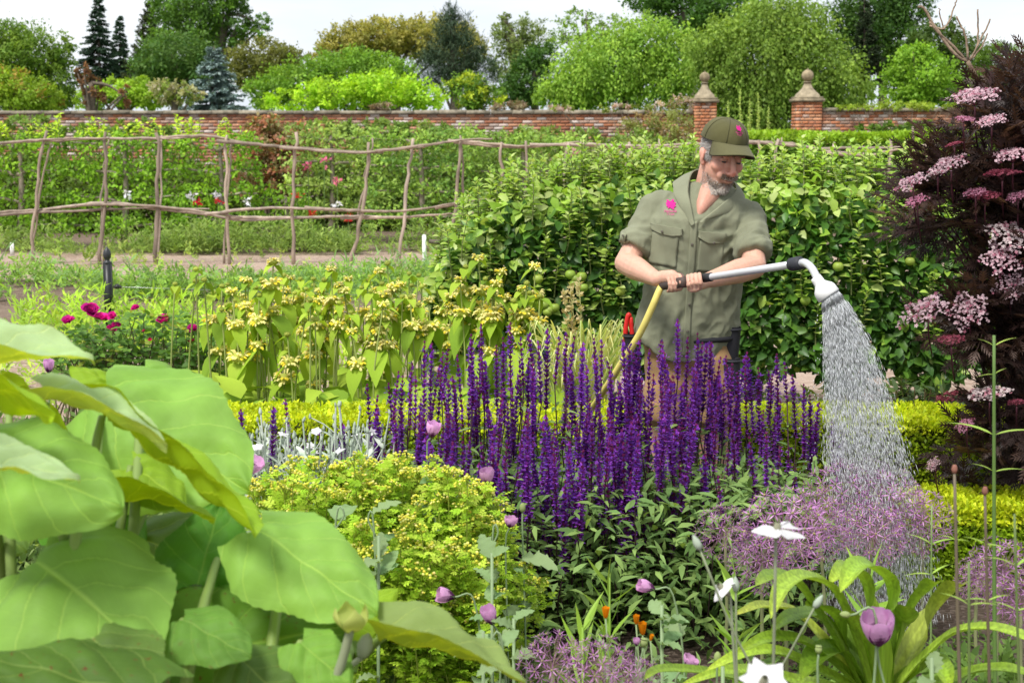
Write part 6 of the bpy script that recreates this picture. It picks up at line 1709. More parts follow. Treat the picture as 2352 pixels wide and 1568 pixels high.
# ------------------------------------------------------------------ big-leaved shrub in the near corner
def bigleaf_mat():
    m = bpy.data.materials.new('big_leaf'); m.use_nodes = True
    nt = m.node_tree; N, L = nt.nodes, nt.links; N.clear()
    out = N.new('ShaderNodeOutputMaterial'); b = N.new('ShaderNodeBsdfPrincipled')
    at = N.new('ShaderNodeAttribute'); at.attribute_name = 'Col'
    uv = N.new('ShaderNodeAttribute'); uv.attribute_name = 'LUV'
    sp = N.new('ShaderNodeSeparateXYZ'); L.new(uv.outputs['Vector'], sp.inputs[0])
    def mth(op, a, b_=None, clamp=False):
        n = N.new('ShaderNodeMath'); n.operation = op; n.use_clamp = clamp
        for i, x in enumerate((a, b_)):
            if x is None: continue
            if isinstance(x, (int, float)): n.inputs[i].default_value = x
            else: L.new(x, n.inputs[i])
        return n.outputs[0]
    u, v = sp.outputs[0], sp.outputs[1]
    av = mth('ABSOLUTE', v)
    # the third component carries an angle around the leaf base: palmate main veins
    nz = N.new('ShaderNodeTexNoise'); nz.inputs['Scale'].default_value = 3; L.new(uv.outputs['Vector'], nz.inputs['Vector'])
    wob = mth('MULTIPLY', mth('SUBTRACT', nz.outputs[0], .5), .35)
    s = mth('ADD', mth('SUBTRACT', mth('MULTIPLY', u, 4.2), mth('MULTIPLY', av, 1.7)), wob)
    fr = mth('ABSOLUTE', mth('SUBTRACT', mth('FRACT', s), .5))
    lat = mth('SUBTRACT', 1.0, mth('MULTIPLY', fr, 26.0), True)
    mid = mth('SUBTRACT', 1.0, mth('MULTIPLY', av, 26.0), True)
    s2 = mth('ADD', mth('MULTIPLY', av, 9.0), mth('MULTIPLY', wob, 3.0))
    fr2 = mth('ABSOLUTE', mth('SUBTRACT', mth('FRACT', mth('ADD', s2, mth('MULTIPLY', u, 4.0))), .5))
    ter = mth('MULTIPLY', mth('SUBTRACT', 1.0, mth('MULTIPLY', fr2, 14.0), True), .12)
    vein = mth('MAXIMUM', mth('MAXIMUM', mth('MULTIPLY', lat, .8), mid), ter)
    n2 = N.new('ShaderNodeTexNoise'); n2.inputs['Scale'].default_value = 9; n2.inputs['Detail'].default_value = 6; tc_ = N.new('ShaderNodeTexCoord'); L.new(tc_.outputs['Object'], n2.inputs['Vector'])
    mott = N.new('ShaderNodeMapRange'); mott.inputs[1].default_value = .3; mott.inputs[2].default_value = .7; mott.inputs[3].default_value = .74; mott.inputs[4].default_value = 1.2; L.new(n2.outputs[0], mott.inputs[0])
    sc_ = N.new('ShaderNodeVectorMath'); sc_.operation = 'SCALE'; L.new(at.outputs['Color'], sc_.inputs[0]); L.new(mott.outputs[0], sc_.inputs['Scale'])
    mx = N.new('ShaderNodeMix'); mx.data_type = 'RGBA'; L.new(mth('MULTIPLY', vein, .85), mx.inputs[0]); L.new(sc_.outputs[0], mx.inputs[6])
    br = N.new('ShaderNodeVectorMath'); br.operation = 'MULTIPLY_ADD'; br.inputs[1].default_value = (1.35, 1.25, 1.2); br.inputs[2].default_value = (.1, .1, .04); L.new(at.outputs['Color'], br.inputs[0])
    L.new(br.outputs[0], mx.inputs[7])
    # rusty flecks where the leaf says so (alpha-like weight in the third component)
    n3 = N.new('ShaderNodeTexNoise'); n3.inputs['Scale'].default_value = 95; n3.inputs['Detail'].default_value = 3; L.new(tc_.outputs['Object'], n3.inputs['Vector'])
    rust = mth('MULTIPLY', mth('MULTIPLY', mth('SUBTRACT', n3.outputs[0], .64, True), 14.0, True), sp.outputs[2])
    mx2 = N.new('ShaderNodeMix'); mx2.data_type = 'RGBA'; L.new(rust, mx2.inputs[0]); L.new(mx.outputs[2], mx2.inputs[6]); mx2.inputs[7].default_value = (0.16, 0.05, 0.015, 1)
    geo = N.new('ShaderNodeNewGeometry'); mb_ = N.new('ShaderNodeMix'); mb_.data_type = 'RGBA'
    bk = N.new('ShaderNodeVectorMath'); bk.operation = 'MULTIPLY'; bk.inputs[1].default_value = (1.0, .95, .45); L.new(mx2.outputs[2], bk.inputs[0])
    L.new(geo.outputs['Backfacing'], mb_.inputs[0]); L.new(mx2.outputs[2], mb_.inputs[6]); L.new(bk.outputs[0], mb_.inputs[7])
    L.new(mb_.outputs[2], b.inputs['Base Color']); b.inputs['Roughness'].default_value = .6; b.inputs['Specular IOR Level'].default_value = .25
    bp = N.new('ShaderNodeBump'); bp.inputs['Strength'].default_value = .35; bp.inputs['Distance'].default_value = .007; bp.invert = True
    L.new(mth('ADD', vein, mth('MULTIPLY', n2.outputs[0], .5)), bp.inputs['Height']); L.new(bp.outputs[0], b.inputs['Normal'])
    tr = N.new('ShaderNodeBsdfTranslucent'); tv = N.new('ShaderNodeVectorMath'); tv.operation = 'MULTIPLY'; tv.inputs[1].default_value = (1.75, 1.4, .12); L.new(mx2.outputs[2], tv.inputs[0]); L.new(tv.outputs[0], tr.inputs[0])
    ms = N.new('ShaderNodeMixShader'); ms.inputs[0].default_value = .36; L.new(b.outputs[0], ms.inputs[1]); L.new(tr.outputs[0], ms.inputs[2]); L.new(ms.outputs[0], out.inputs[0])
    return m
M['bigleaf'] = bigleaf_mat()
def bigleaf(t, b, e, nh, W, fn, ff, curl, seed, col, rust=0.0, wave=.05, droop=0.0):
    rng = np.random.RandomState(seed)
    b, e = np.asarray(b), np.asarray(e); L = np.linalg.norm(e - b)
    R = frames((e - b)[None], np.asarray(nh, float)[None])[0]
    nu, nv = 64, 25
    u = np.linspace(0, 1, nu)[:, None]; v = np.linspace(-1, 1, nv)[None]
    w_ = W * .5 * np.minimum(1, .5 + 1.9 * u ** .8) * np.clip(1 - u ** 2.3, 0, 1) ** .75
    teeth = 1 + .012 * np.abs(v) ** 6 * np.sin(u * 95 + seed) + .05 * np.abs(v) ** 4 * np.sin(u * 13 + seed * 2) + .03 * np.sin(u * 5 + seed)
    w_ = w_ * teeth
    x = u - .2 * np.abs(v) ** 1.6 * np.clip(1 - u, 0, 1) ** 5
    fold = np.where(v < 0, fn, ff)
    av = np.abs(v)
    y = np.sign(v) * w_ * av * np.cos(fold)
    z = w_ * av * np.sin(fold) - curl * u ** 2 - droop * av ** 2 * w_ + wave * w_ * np.sin(u * 9 + v * 2.0 + seed) * av + .045 * (np.abs(np.sin((u * 4.2 - av * 1.7 + .5) * 3.1416)) ** .7 - .5) * np.sin(np.clip(av, 0, 1) ** .6 * 3.0) * np.clip(1.1 - u, 0, 1) + .02 * np.sin(u * 17 + seed) * np.sin(v * 7 + seed * 2) + .03 * np.sin(u * 4 + v * 2.5 + seed)
    z = z + rng.normal(0, .0012, z.shape)
    V = np.stack(np.broadcast_arrays(x, y, z), -1).reshape(-1, 3) * L @ R.T + b
    F = [[i * nv + j, (i + 1) * nv + j, (i + 1) * nv + j + 1, i * nv + j + 1] for i in range(nu - 1) for j in range(nv - 1)]
    m = MB(); m.add(V, F, col); o = m.build('leaf', M['bigleaf'], t, smooth=True)
    a = o.data.attributes.new('LUV', 'FLOAT_VECTOR', 'POINT')
    luv = np.stack(np.broadcast_arrays(u, v, np.full((nu, nv), rust)), -1).reshape(-1, 3)
    a.data.foreach_set('vector', luv.astype(np.float32).ravel())
    return o
t = thing('big_leaved_shrub', 'shrub of huge soft heart-shaped pale green leaves', 'shrub', gx(150, 2.15))
PALE, MIDG, DARK = (0.25, 0.46, 0.08), (0.29, 0.48, 0.025), (0.085, 0.25, 0.02)
GREY = (0.4, 0.55, 0.28)  # upper leaf faces with the sky's grey sheen put into the colour
LV = [  # base px, tip px, depths, normal hint, width, near fold, far fold, curl, colour, rust, petiole foot px
    ((-190, 860), (212, 808), 2.0, 2.0, (0, -.05, 1), .78, .55, .95, .05, GREY, 0, (-60, 1250)),
    ((-170, 850), (142, 925), 1.9, 1.85, (.15, .62, .75), .95, .1, .15, .12, MIDG, 0, (-60, 1300)),
    ((105, 925), (388, 978), 2.05, 2.0, (0, .02, 1), .62, .75, .85, .16, GREY, 0, (150, 1350)),
    ((235, 925), (560, 1105), 2.45, 2.3, (-.1, -.72, .62), .98, .12, .12, .1, PALE, 0, (200, 1400)),
    ((235, 955), (618, 1188), 2.1, 2.0, (.12, .5, .85), .52, .25, .5, .08, MIDG, 0, (160, 1400)),
    ((-40, 1040), (278, 1150), 1.95, 1.9, (0, -.6, .8), 1.0, .15, .2, .1, PALE, 0, (20, 1450)),
    ((-110, 1055), (184, 1086), 1.8, 1.8, (0, -.1, 1), .55, .35, .8, .06, GREY, 0, (-60, 1400)),
    ((265, 1140), (500, 1172), 2.2, 2.15, (.1, .5, .85), .95, .2, .25, .1, MIDG, 0, (180, 1500)),
    ((82, 1292), (340, 1485), 2.0, 1.85, (.1, -.55, .83), 1.28, .12, .18, .08, PALE, 0, (30, 1600)),
    ((455, 1345), (505, 1150), 2.2, 2.3, (0.05, -.93, .36), 1.25, .15, .2, .02, DARK, .15, (300, 1600)),
    ((595, 1222), (866, 1388), 2.1, 2.0, (.05, -.62, .78), .86, .1, .2, .1, PALE, 0, (560, 1600)),
    ((315, 1515), (800, 1425), 2.05, 2.15, (0, -.6, .8), 1.05, .1, .12, .06, (0.13, 0.29, 0.025), .8, (200, 1700)),
    ((345, 1590), (-60, 1500), 1.75, 1.75, (0, -.5, .86), .8, .1, .1, .05, (0.09, 0.18, 0.025), 1.0, (300, 1750)),
    ((885, 1460), (1212, 1552), 2.0, 1.95, (0, .12, 1), .72, .62, .6, .06, (0.3, 0.42, 0.12), 0, (740, 1640)),
    ((795, 1420), (912, 1345), 2.3, 2.35, (0, -.4, .9), .95, .1, .15, .05, MIDG, 0, (760, 1640)),
    ((880, 1610), (1115, 1568), 1.9, 1.9, (0, .35, .95), .8, .2, .2, .05, MIDG, 0, (800, 1700)),
    ((215, 1470), (345, 1620), 1.85, 1.75, (0, -.55, .83), 1.1, .1, .15, .08, (0.15, 0.26, 0.05), .6, (200, 1700)),
    ((560, 1520), (700, 1640), 1.95, 1.9, (0, -.5, .86), 1.2, .1, .1, .05, (0.12, 0.22, 0.04), .7, (500, 1700)),
    ((40, 1360), (190, 1480), 2.4, 2.3, (0, -.6, .8), 1.1, .1, .1, .08, DARK, .2, (60, 1650)),
    ((600, 1380), (820, 1540), 2.35, 2.3, (0, -.7, .7), 1.1, .1, .1, .06, (0.13, 0.24, 0.04), .2, (560, 1650)),
    ((150, 1120), (330, 1260), 2.5, 2.45, (0, -.7, .7), 1.0, .1, .1, .08, DARK, 0, (160, 1500)),
    ((370, 1060), (250, 1180), 2.5, 2.5, (0, -.8, .6), 1.0, .1, .1, .05, (0.14, 0.25, 0.05), 0, (240, 1500)),
    ((-60, 1180), (60, 1260), 2.3, 2.25, (0, -.6, .8), 1.1, .1, .1, .05, (0.16, 0.28, 0.05), 0, (-30, 1600)),
    ((330, 1240), (560, 1330), 2.5, 2.45, (0, -.7, .7), 1.0, .1, .1, .05, (0.12, 0.22, 0.04), 0, (300, 1600)),
    ((20, 900), (180, 1010), 2.4, 2.4, (0, .5, .8), 1.0, .1, .1, .05, MIDG, 0, (30, 1400)),
    ((270, 880), (160, 840), 2.5, 2.5, (0, -.4, .9), .9, .1, .1, .05, MIDG, 0, (230, 1300)),
    ((300, 1070), (425, 1150), 2.3, 2.25, (0, -.4, .9), .95, .2, .25, .1, MIDG, 0, (240, 1500)),
    ((120, 1185), (262, 1232), 2.15, 2.1, (.1, .4, .9), .9, .2, .3, .1, MIDG, 0, (150, 1500)),
    ((505, 1270), (640, 1345), 2.25, 2.2, (0, -.6, .8), 1.0, .2, .2, .1, (0.15, 0.33, 0.04), .2, (420, 1600)),
    ((420, 1425), (575, 1490), 1.95, 1.9, (.1, -.5, .85), 1.05, .15, .25, .12, (0.16, 0.34, 0.05), .5, (380, 1650)),
    ((690, 1475), (805, 1565), 1.98, 1.93, (-.1, -.5, .85), 1.05, .15, .2, .1, (0.18, 0.36, 0.05), .2, (640, 1650)),
    ((-20, 1430), (118, 1505), 2.05, 2.0, (0, -.5, .85), 1.0, .15, .2, .1, (0.15, 0.32, 0.05), .3, (0, 1650)),
    ((235, 1350), (372, 1405), 2.2, 2.15, (0, .35, .95), .85, .3, .3, .1, MIDG, 0, (230, 1600)),
    ((330, 850), (430, 905), 2.55, 2.5, (0, -.5, .85), .95, .15, .2, .1, PALE, 0, (300, 1300)),
    ((640, 1180), (745, 1255), 2.35, 2.3, (0, .4, .9), .8, .1, .1, .05, MIDG, 0, (600, 1600)),
]
rng = np.random.RandomState(211)
for i, (bp_, tp_, y0, y1, nh, W, fn, ff, cu, c, ru, foot) in enumerate(LV):
    b, e = P(*bp_, y0), P(*tp_, y1)
    bigleaf(t, b, e, nh, W, fn + .12, ff + .12, cu, 300 + i, np.array(c) * rng.uniform(.85, 1.12), ru, .09, .55 if nh[1] < -.3 else .1)
    f = P(*foot, 2.15 + rng.normal(0, .1)); f2 = gx(150 + .35 * (foot[0] - 150), 2.2)
    m = MB(); pth = smooth_path([f2, f, b * .75 + f * .25 + np.array([0, 0, .01]), b], 14)
    tube(m, pth, np.linspace(.011, .0055, 14), 8, (0.2, 0.29, 0.07)); m.build('leaf_stalk', M['stem'], t, smooth=True)
# unfolding leaf bud on a felted stalk
c = P(806, 1440, 1.95); b = P(745, 1620, 1.95)
m = MB(); tube(m, smooth_path([b, (b + c) / 2 + np.array([.004, 0, 0]), c], 8), np.linspace(.008, .006, 8), 8, (0.3, 0.34, 0.2)); m.build('bud_stalk', M['silver'], t, smooth=True)
m = MB(); k = mpp(1.95)
for p in range(4):
    a0 = p * 1.57 + .4; V = []
    for i in range(8):
        u = i / 7
        for j in range(7):
            s = j / 6 * 2 - 1; a = a0 + s * .85 * (1 - .75 * u ** 3); r = 46 * k * (math.sin(min(1, u * 1.1) * 2.0) ** .7) * (1 - .15 * u * u)
            V.append([c[0] + math.cos(a) * r, c[1] + math.sin(a) * r, c[2] + (u * 62 - 8 - 8 * s * s) * k])
    m.add(V, [[i * 7 + j, i * 7 + j + 1, i * 7 + j + 8, i * 7 + j + 7] for i in range(7) for j in range(6)], (0.34, 0.4, 0.16))
m.build('bud', M['leaf_soft'], t, smooth=True)
c2 = P(830, 1510, 1.98); m = MB(); lathe(m, [(0, 0), (.008, .004), (.012, .018), (.008, .032), (0, .04)], 9, c2, (0.36, 0.4, 0.26), R=along((.3, 0, 1))); tube(m, [P(785, 1540, 1.96), c2], .004, 6, (0.3, 0.34, 0.2)); m.build('side_bud', M['silver'], t, smooth=True)

# ------------------------------------------------------------------ low filler growth in the bed
def bed_fill(name, label, px0, px1, y0, y1, n, hgt, cols, seed, **kw):
    return weeds(name, label, px0, px1, y0, y1, n, hgt, cols, seed, **kw)
bed_fill('bed_undergrowth', 'dim green undergrowth between the flowering plants', 500, 2400, 2.3, 4.5, 1100, .2, [[0.06, 0.11, 0.03], [0.08, 0.14, 0.035], [0.045, 0.085, 0.025]], 221, width=.35, bare=.0, lmax=.06)
bed_fill('corner_undergrowth', 'shaded grey-green undergrowth behind the huge leaves', -200, 560, 2.6, 6.8, 1000, .4, [[0.07, 0.12, 0.04], [0.1, 0.15, 0.055], [0.055, 0.1, 0.03], [0.12, 0.17, 0.08]], 222, width=.35, lmax=.06, per=26)
# ------------------------------------------------------------------ the gardener
from mathutils.bvhtree import BVHTree
MY = 5.6
def W(px, py, dy=0.0): return P(px, py, MY + dy)
def ell(mb, c, rad, R=None, nu=20, nv=12):
    tv, tf = sphere_t(nu, nv)
    V = tv * np.asarray(rad)
    if R is not None: V = V @ np.asarray(R).T
    mb.add(V + np.asarray(c), tf[0])
    th = np.arange(nu); mb.more(np.stack([th[1:-1] * 0, th[2:], th[1:-1]], 1)); k = 12 * nu if nv == 12 else nv * nu
    mb.more(np.stack([k + th[1:-1] * 0, k + th[1:-1], k + th[2:]], 1))
def capsule(mb, pts, rad, seg=16):
    pts = np.asarray(pts, float); rad = np.broadcast_to(np.asarray(rad, float), (len(pts),))
    tube(mb, smooth_path(pts, 5 * len(pts)), np.interp(np.linspace(0, 1, 5 * len(pts)), np.linspace(0, 1, len(pts)), rad), seg)
    ell(mb, pts[0], [rad[0]] * 3, None, 12, 8); ell(mb, pts[-1], [rad[-1]] * 3, None, 12, 8)
def remeshed(mb, voxel, smooth_it=4, fac=.5):
    """one continuous surface grown round overlapping solids"""
    me = mb.mesh('solid'); o = bpy.data.objects.new('solid', me); COL.objects.link(o)
    r = o.modifiers.new('r', 'REMESH'); r.mode = 'VOXEL'; r.voxel_size = voxel
    if smooth_it:
        s = o.modifiers.new('s', 'SMOOTH'); s.factor = fac; s.iterations = smooth_it
    dg = bpy.context.evaluated_depsgraph_get()
    me2 = bpy.data.meshes.new_from_object(o.evaluated_get(dg))
    bpy.data.objects.remove(o); bpy.data.meshes.remove(me)
    return me2
def coords(me):
    a = np.empty(len(me.vertices) * 3, np.float32); me.vertices.foreach_get('co', a); return a.reshape(-1, 3).astype(float)
def normals(me):
    a = np.empty(len(me.vertices) * 3, np.float32); me.vertices.foreach_get('normal', a); return a.reshape(-1, 3).astype(float)
def finish(me, name, mat, parent, co, col=None):
    me.vertices.foreach_set('co', (co - np.array(WM[parent.name].to_translation())).astype(np.float32).ravel())
    me.polygons.foreach_set('use_smooth', np.ones(len(me.polygons), bool))
    for a in list(me.attributes):
        if a.name == 'Col': me.attributes.remove(a)
    a = me.attributes.new('Col', 'FLOAT_COLOR', 'POINT')
    col = np.broadcast_to(np.asarray(col, float), (len(co), 3))
    a.data.foreach_set('color', np.concatenate([col, np.ones((len(co), 1))], 1).astype(np.float32).ravel())
    me.materials.clear(); me.materials.append(mat); me.update(); me.name = name
    o = bpy.data.objects.new(name, me); COL.objects.link(o); o.parent = parent; WM[o.name] = WM[parent.name].copy()
    return o
M['skin'] = colmat('skin', rough=.5, spec=.35, nscale=60, namp=.07, bump=.08, bscale=300)
sb = M['skin'].node_tree.nodes['Principled BSDF'] if 'Principled BSDF' in M['skin'].node_tree.nodes else [n for n in M['skin'].node_tree.nodes if n.type == 'BSDF_PRINCIPLED'][0]
sb.inputs['Subsurface Weight'].default_value = .15; sb.inputs['Subsurface Radius'].default_value = (.012, .004, .002); sb.inputs['Subsurface Scale'].default_value = 1.0
M['cloth'] = colmat('shirt_cloth', rough=.9, spec=.12, nscale=5, namp=.17, bump=.25, bscale=420, sheen=.1)
M['hair'] = colmat('hair', rough=.6, spec=.3)
M['red'] = colmat('red_plastic', rough=.4, spec=.4)
M['alu'] = colmat('brushed_aluminium', rough=.38, spec=.5, metal=.35)
M['rubber'] = colmat('rubber', rough=.6, spec=.3)
M['hose'] = colmat('hose', rough=.5, spec=.35, nscale=30, namp=.08)

# wand line, needed for the grip
WA, WB, WC = P(1530, 655, 5.26), P(1588, 643, 5.17), P(1828, 606, 4.68)
wax = nrm(WC - WA)
# head frame
yaw, pit = math.radians(20), math.radians(18)
HF = nrm(np.array([math.sin(yaw) * math.cos(pit), -math.cos(yaw) * math.cos(pit), -math.sin(pit)]))
HU = nrm(np.array([.1, 0, 1.0])); HU = nrm(HU - HF * np.dot(HU, HF)); HX = np.cross(HF, HU)
HR = np.stack([HX, HF, HU], 1); HO = W(1657, 361, -.05); HS = .95
def hl(p): return HO + (np.asarray(p) * HS) @ HR.T
SR, ER, WR = W(1506, 480, .02), W(1438, 604, -.06), W(1508, 641, -.3)
SL, EL, WL = W(1718, 500, .0), W(1733, 612, -.2), W(1622, 645, -.38)
pb = W(1590, 690, .02)
person = thing('person', 'gardener in an olive cap and rolled-sleeve shirt watering the border with a long wand', 'person', (pb[0], MY + .02, 0))

def hand(mb, g, a, n, t, wrist, r, flip=1):
    a, n, t = nrm(a), nrm(n), nrm(t)
    Rm = np.stack([a, t, n], 1)
    ell(mb, g + n * (r + .012) - t * .012, (.042, .045, .017), Rm)
    ell(mb, g + n * (r + .01) + t * .02, (.043, .02, .014), Rm)
    capsule(mb, [wrist, (wrist + g + n * (r + .012) - t * .035) / 2 + n * .004, g + n * (r + .013) - t * .02], [.028, .027, .028], 14)
    lens = [(-.033, 205, .0088), (-.011, 230, .0095), (.011, 225, .0095), (.033, 205, .009)]
    for off, end, fr in lens:
        pts = []
        for ph in np.radians(np.linspace(25, end, 9)):
            R = r + fr * .8 + .006 * math.cos(ph) * (ph < 1.2)
            pts.append(g + a * (off * 1.02 + .002 * math.sin(ph)) + n * math.cos(ph) * R + t * math.sin(ph) * (R + .008))
        tube(mb, smooth_path(pts, 22), np.linspace(fr, fr * .8, 22), 10); ell(mb, pts[-1], [fr * .82] * 3, None, 10, 8); ell(mb, pts[3], [fr * 1.12] * 3, None, 10, 8)
    # thumb along the shaft on the other side of the grip
    p0 = g + n * (r + .012) - t * .03 + a * .02 * flip
    p1 = g + n * (r * .6 + .012) - t * (r + .016) + a * .046 * flip
    p2 = g - n * .002 - t * (r + .01) + a * .068 * flip + n * .012
    capsule(mb, [p0, p1, p2], [.014, .0112, .0092], 12)
# ---- body
bm_ = MB()
cz = lambda p: hl(p)
ell(bm_, hl((0, -.012, .035)), np.array([.077, .098, .108]) * HS, HR, 28, 18)
ell(bm_, hl((0, .025, -.03)), np.array([.066, .07, .088]) * HS, HR, 24, 16)
ell(bm_, hl((0, .04, -.075)), np.array([.052, .05, .05]) * HS, HR, 20, 12)
ell(bm_, hl((0, .074, -.108)), np.array([.024, .022, .022]) * HS, HR)
for s in (1, -1):
    ell(bm_, hl((.04 * s, .06, -.018)), np.array([.03, .03, .028]) * HS, HR)
    ell(bm_, hl((.026 * s, .083, -.05)), np.array([.022, .016, .022]) * HS, HR)
    ell(bm_, hl((.033 * s, .077, .012)), np.array([.0165, .0135, .0115]) * HS, HR)
    ell(bm_, hl((.03 * s, .087, .035)), np.array([.027, .012, .009]) * HS, HR)
    ell(bm_, hl((.0115 * s, .108, -.036)), np.array([.0095, .011, .008]) * HS, HR)
    er = HR @ np.array(Euler((0.25, 0, -.35 * s)).to_matrix())
    ell(bm_, hl((.081 * s, -.012, -.004)), np.array([.009, .019, .033]) * HS, er)
    ell(bm_, hl((.086 * s, -.02, .008)), np.array([.008, .014, .02]) * HS, er)
    ell(bm_, hl((.079 * s, .0, -.03)), np.array([.008, .01, .013]) * HS, er)
tube(bm_, smooth_path([hl((0, .088, .03)), hl((0, .103, .0)), hl((0, .122, -.03))], 10), np.linspace(.009, .0135, 10) * HS, 12)
ell(bm_, hl((0, .118, -.033)), np.array([.0135, .0125, .0115]) * HS, HR)
ell(bm_, hl((0, .098, -.062)), np.array([.023, .011, .0055]) * HS, HR); ell(bm_, hl((0, .096, -.073)), np.array([.02, .011, .0065]) * HS, HR)
ell(bm_, hl((0, .092, -.053)), np.array([.026, .013, .012]) * HS, HR)
capsule(bm_, [hl((0, -.015, -.04)), W(1632, 432, .0), W(1622, 480, .03)], [.066, .062, .07], 20)
capsule(bm_, [W(1628, 448, -.05), W(1613, 474, -.108), W(1602, 498, -.132)], [.05, .028, .01], 16)
ell(bm_, W(1612, 520, .0), (.15, .1, .12)); ell(bm_, W(1598, 640, .01), (.15, .095, .2)); ell(bm_, W(1582, 780, .03), (.16, .1, .13))
for S, E, Wr in ((SR, ER, WR), (SL, EL, WL)):
    capsule(bm_, [W(1612, 480, .02), S, (S + E) / 2, E], [.06, .05, .047, .045], 16)
    capsule(bm_, [E, E * .66 + Wr * .34, E * .3 + Wr * .7, Wr], [.046, .047, .036, .028], 16)
gR = WA + wax * .045; gL = WA + wax * .165
hand(bm_, gR, wax, (-.1, .35, .93), (0.1, -1, .25), WR, .016, 1)
hand(bm_, gL, wax, (.15, .45, -.85), (-.1, -1, -.35), WL, .014, -1)
# legs
hipR, hipL = W(1540, 800, .03), W(1622, 800, .03)
legs = []
for hp, kx, fx, fy in ((hipR, 1535, 1528, .02), (hipL, 1640, 1652, -.02)):
    knee = np.array([P(kx, 900, MY - .05)[0], MY - .03 + fy, .5]); ank = np.array([P(fx, 900, MY)[0], MY + .05 + fy, .1])
    capsule(bm_, [hp, (hp + knee) / 2, knee], [.088, .076, .06], 16); capsule(bm_, [knee, knee * .65 + ank * .35 + np.array([0, .02, 0]), ank], [.058, .058, .038], 16)
    capsule(bm_, [ank, ank + np.array([0, -.09, -.06]), ank + np.array([0, -.17, -.07])], [.04, .036, .03], 12)
    legs.append((hp, knee, ank))
me = remeshed(bm_, .0037, 1, .5)
co = coords(me)
loc = ((co - HO) @ HR) / HS
base = np.array([0.66, 0.38, 0.275]); col = np.repeat(base[None], len(co), 0)
def blend(mask, c):
    global col
    mask = np.clip(mask, 0, 1)[:, None]; col = col * (1 - mask) + np.asarray(c) * mask
hd = (np.linalg.norm(loc, axis=1) < .26)
G_ = lambda p, s: hd * np.exp(-np.sum(((loc - np.array(p)) / np.array(s)) ** 2, 1))
blend(hd * .55, (0.69, 0.36, 0.265))
for s in (1, -1):
    blend(G_((.045 * s, .075, -.02), (.03, .04, .025)) * .5, (0.68, 0.28, 0.22)); blend(G_((.08 * s, -.01, -.005), (.014, .03, .04)) * .6, (0.62, 0.25, 0.2))
    blend(G_((.033 * s, .09, .006), (.019, .03, .004)) * .85, (0.1, 0.05, 0.035)); blend(G_((.032 * s, .1, .036), (.026, .02, .0055)) * .8, (0.13, 0.075, 0.045))
blend(G_((0, .125, -.032), (.018, .03, .02)) * .75, (0.64, 0.2, 0.16)); blend(G_((0, .11, -.067), (.02, .02, .0045)) * .8, (0.42, 0.12, 0.1))
blend(G_((0, .11, -.0672), (.024, .03, .0016)) * .8, (0.12, 0.04, 0.035))
beard_w = hd * np.clip((-.045 - loc[:, 2]) / .03, 0, 1) * np.clip((loc[:, 1] + .01) / .03, 0, 1) * (1 - np.exp(-np.sum(((loc - np.array([0, .1, -.067])) / np.array([.024, .05, .008])) ** 2, 1)))
blend(beard_w * .3, (0.4, 0.27, 0.2))
nk = np.exp(-np.sum(((co - W(1612, 480, -.08)) / np.array([.06, .1, .07])) ** 2, 1)); blend(nk * .6, (0.6, 0.25, 0.18))
finish(me, 'body', M['skin'], person, co, col)
# ---- beard and hair strands on the head
def strands(name, region, n, length, colf, seed, dirf, wid=.0009):
    rng = np.random.RandomState(seed); nn = normals_body
    cand = np.where(region)[0]
    if len(cand) == 0: return
    idx = rng.choice(cand, n); p = co[idx] + rng.normal(0, .0012, (n, 3)); nm = nn[idx]; lp = loc[idx]
    d = nrm(nm * .55 + dirf(lp) @ HR.T + rng.normal(0, .28, (n, 3)))
    tm = (np.array([[0, .5, 0], [.6, .35, .12], [1, 0, 0], [.6, -.35, .12], [0, -.5, 0]]) * np.array([1, 1, 1]), [np.array([[0, 4, 3, 1]]), np.array([[1, 3, 2]])])
    L = length(lp, rng)
    mb = MB(); scatter(mb, tm, p, frames(d, nm), np.stack([L, np.full(n, wid * 2), L], 1), colf(lp, rng)); return mb.build(name, M['hair'], person, kind='stuff')
tmp = bpy.data.objects['body'].data
normals_body = normals(tmp)
x_, y_, z_ = loc[:, 0], loc[:, 1], loc[:, 2]
face = hd & (nk < .9)
mous = face & (z_ < -.042) & (z_ > -.061) & (np.abs(x_) < .034) & (y_ > .085) & ~((np.abs(x_) < .016) & (z_ > -.048))
chin = face & (z_ < -.082) & (z_ > -.134) & (y_ > .035) & (np.abs(x_) < .05)
side = face & (z_ < -.062) & (z_ > -.12) & (y_ > .0) & (np.abs(x_) > .034) & (z_ < -.06 - (y_ - .02) * .35)
def bcol(lp, rng):
    g = np.clip((-.085 - lp[:, 2]) / .03, 0, 1)[:, None] * np.clip((lp[:, 1] - .03) / .04, 0, 1)[:, None]
    c = np.array([0.27, 0.18, 0.12]) * (1 - g) + np.array([0.62, 0.56, 0.49]) * g
    r = rng.rand(len(lp), 1); c = np.where(r < .3, np.array([[0.48, 0.43, 0.38]]), c); return c * rng.uniform(.75, 1.2, (len(lp), 1))
dn = lambda lp: np.stack([lp[:, 0] * 3, .25 + 0 * lp[:, 0], -1.0 + 0 * lp[:, 0]], 1)
strands('moustache', mous, 900, lambda lp, r: r.uniform(.006, .011, len(lp)), bcol, 1, lambda lp: np.stack([np.sign(lp[:, 0]) * .7, .3 + 0 * lp[:, 0], -.6 + 0 * lp[:, 0]], 1))
strands('beard', chin, 3600, lambda lp, r: r.uniform(.005, .009, len(lp)), bcol, 2, dn)
strands('stubble', side, 1300, lambda lp, r: r.uniform(.003, .007, len(lp)), lambda lp, r: bcol(lp, r) * .8 + .14, 3, dn, .0006)
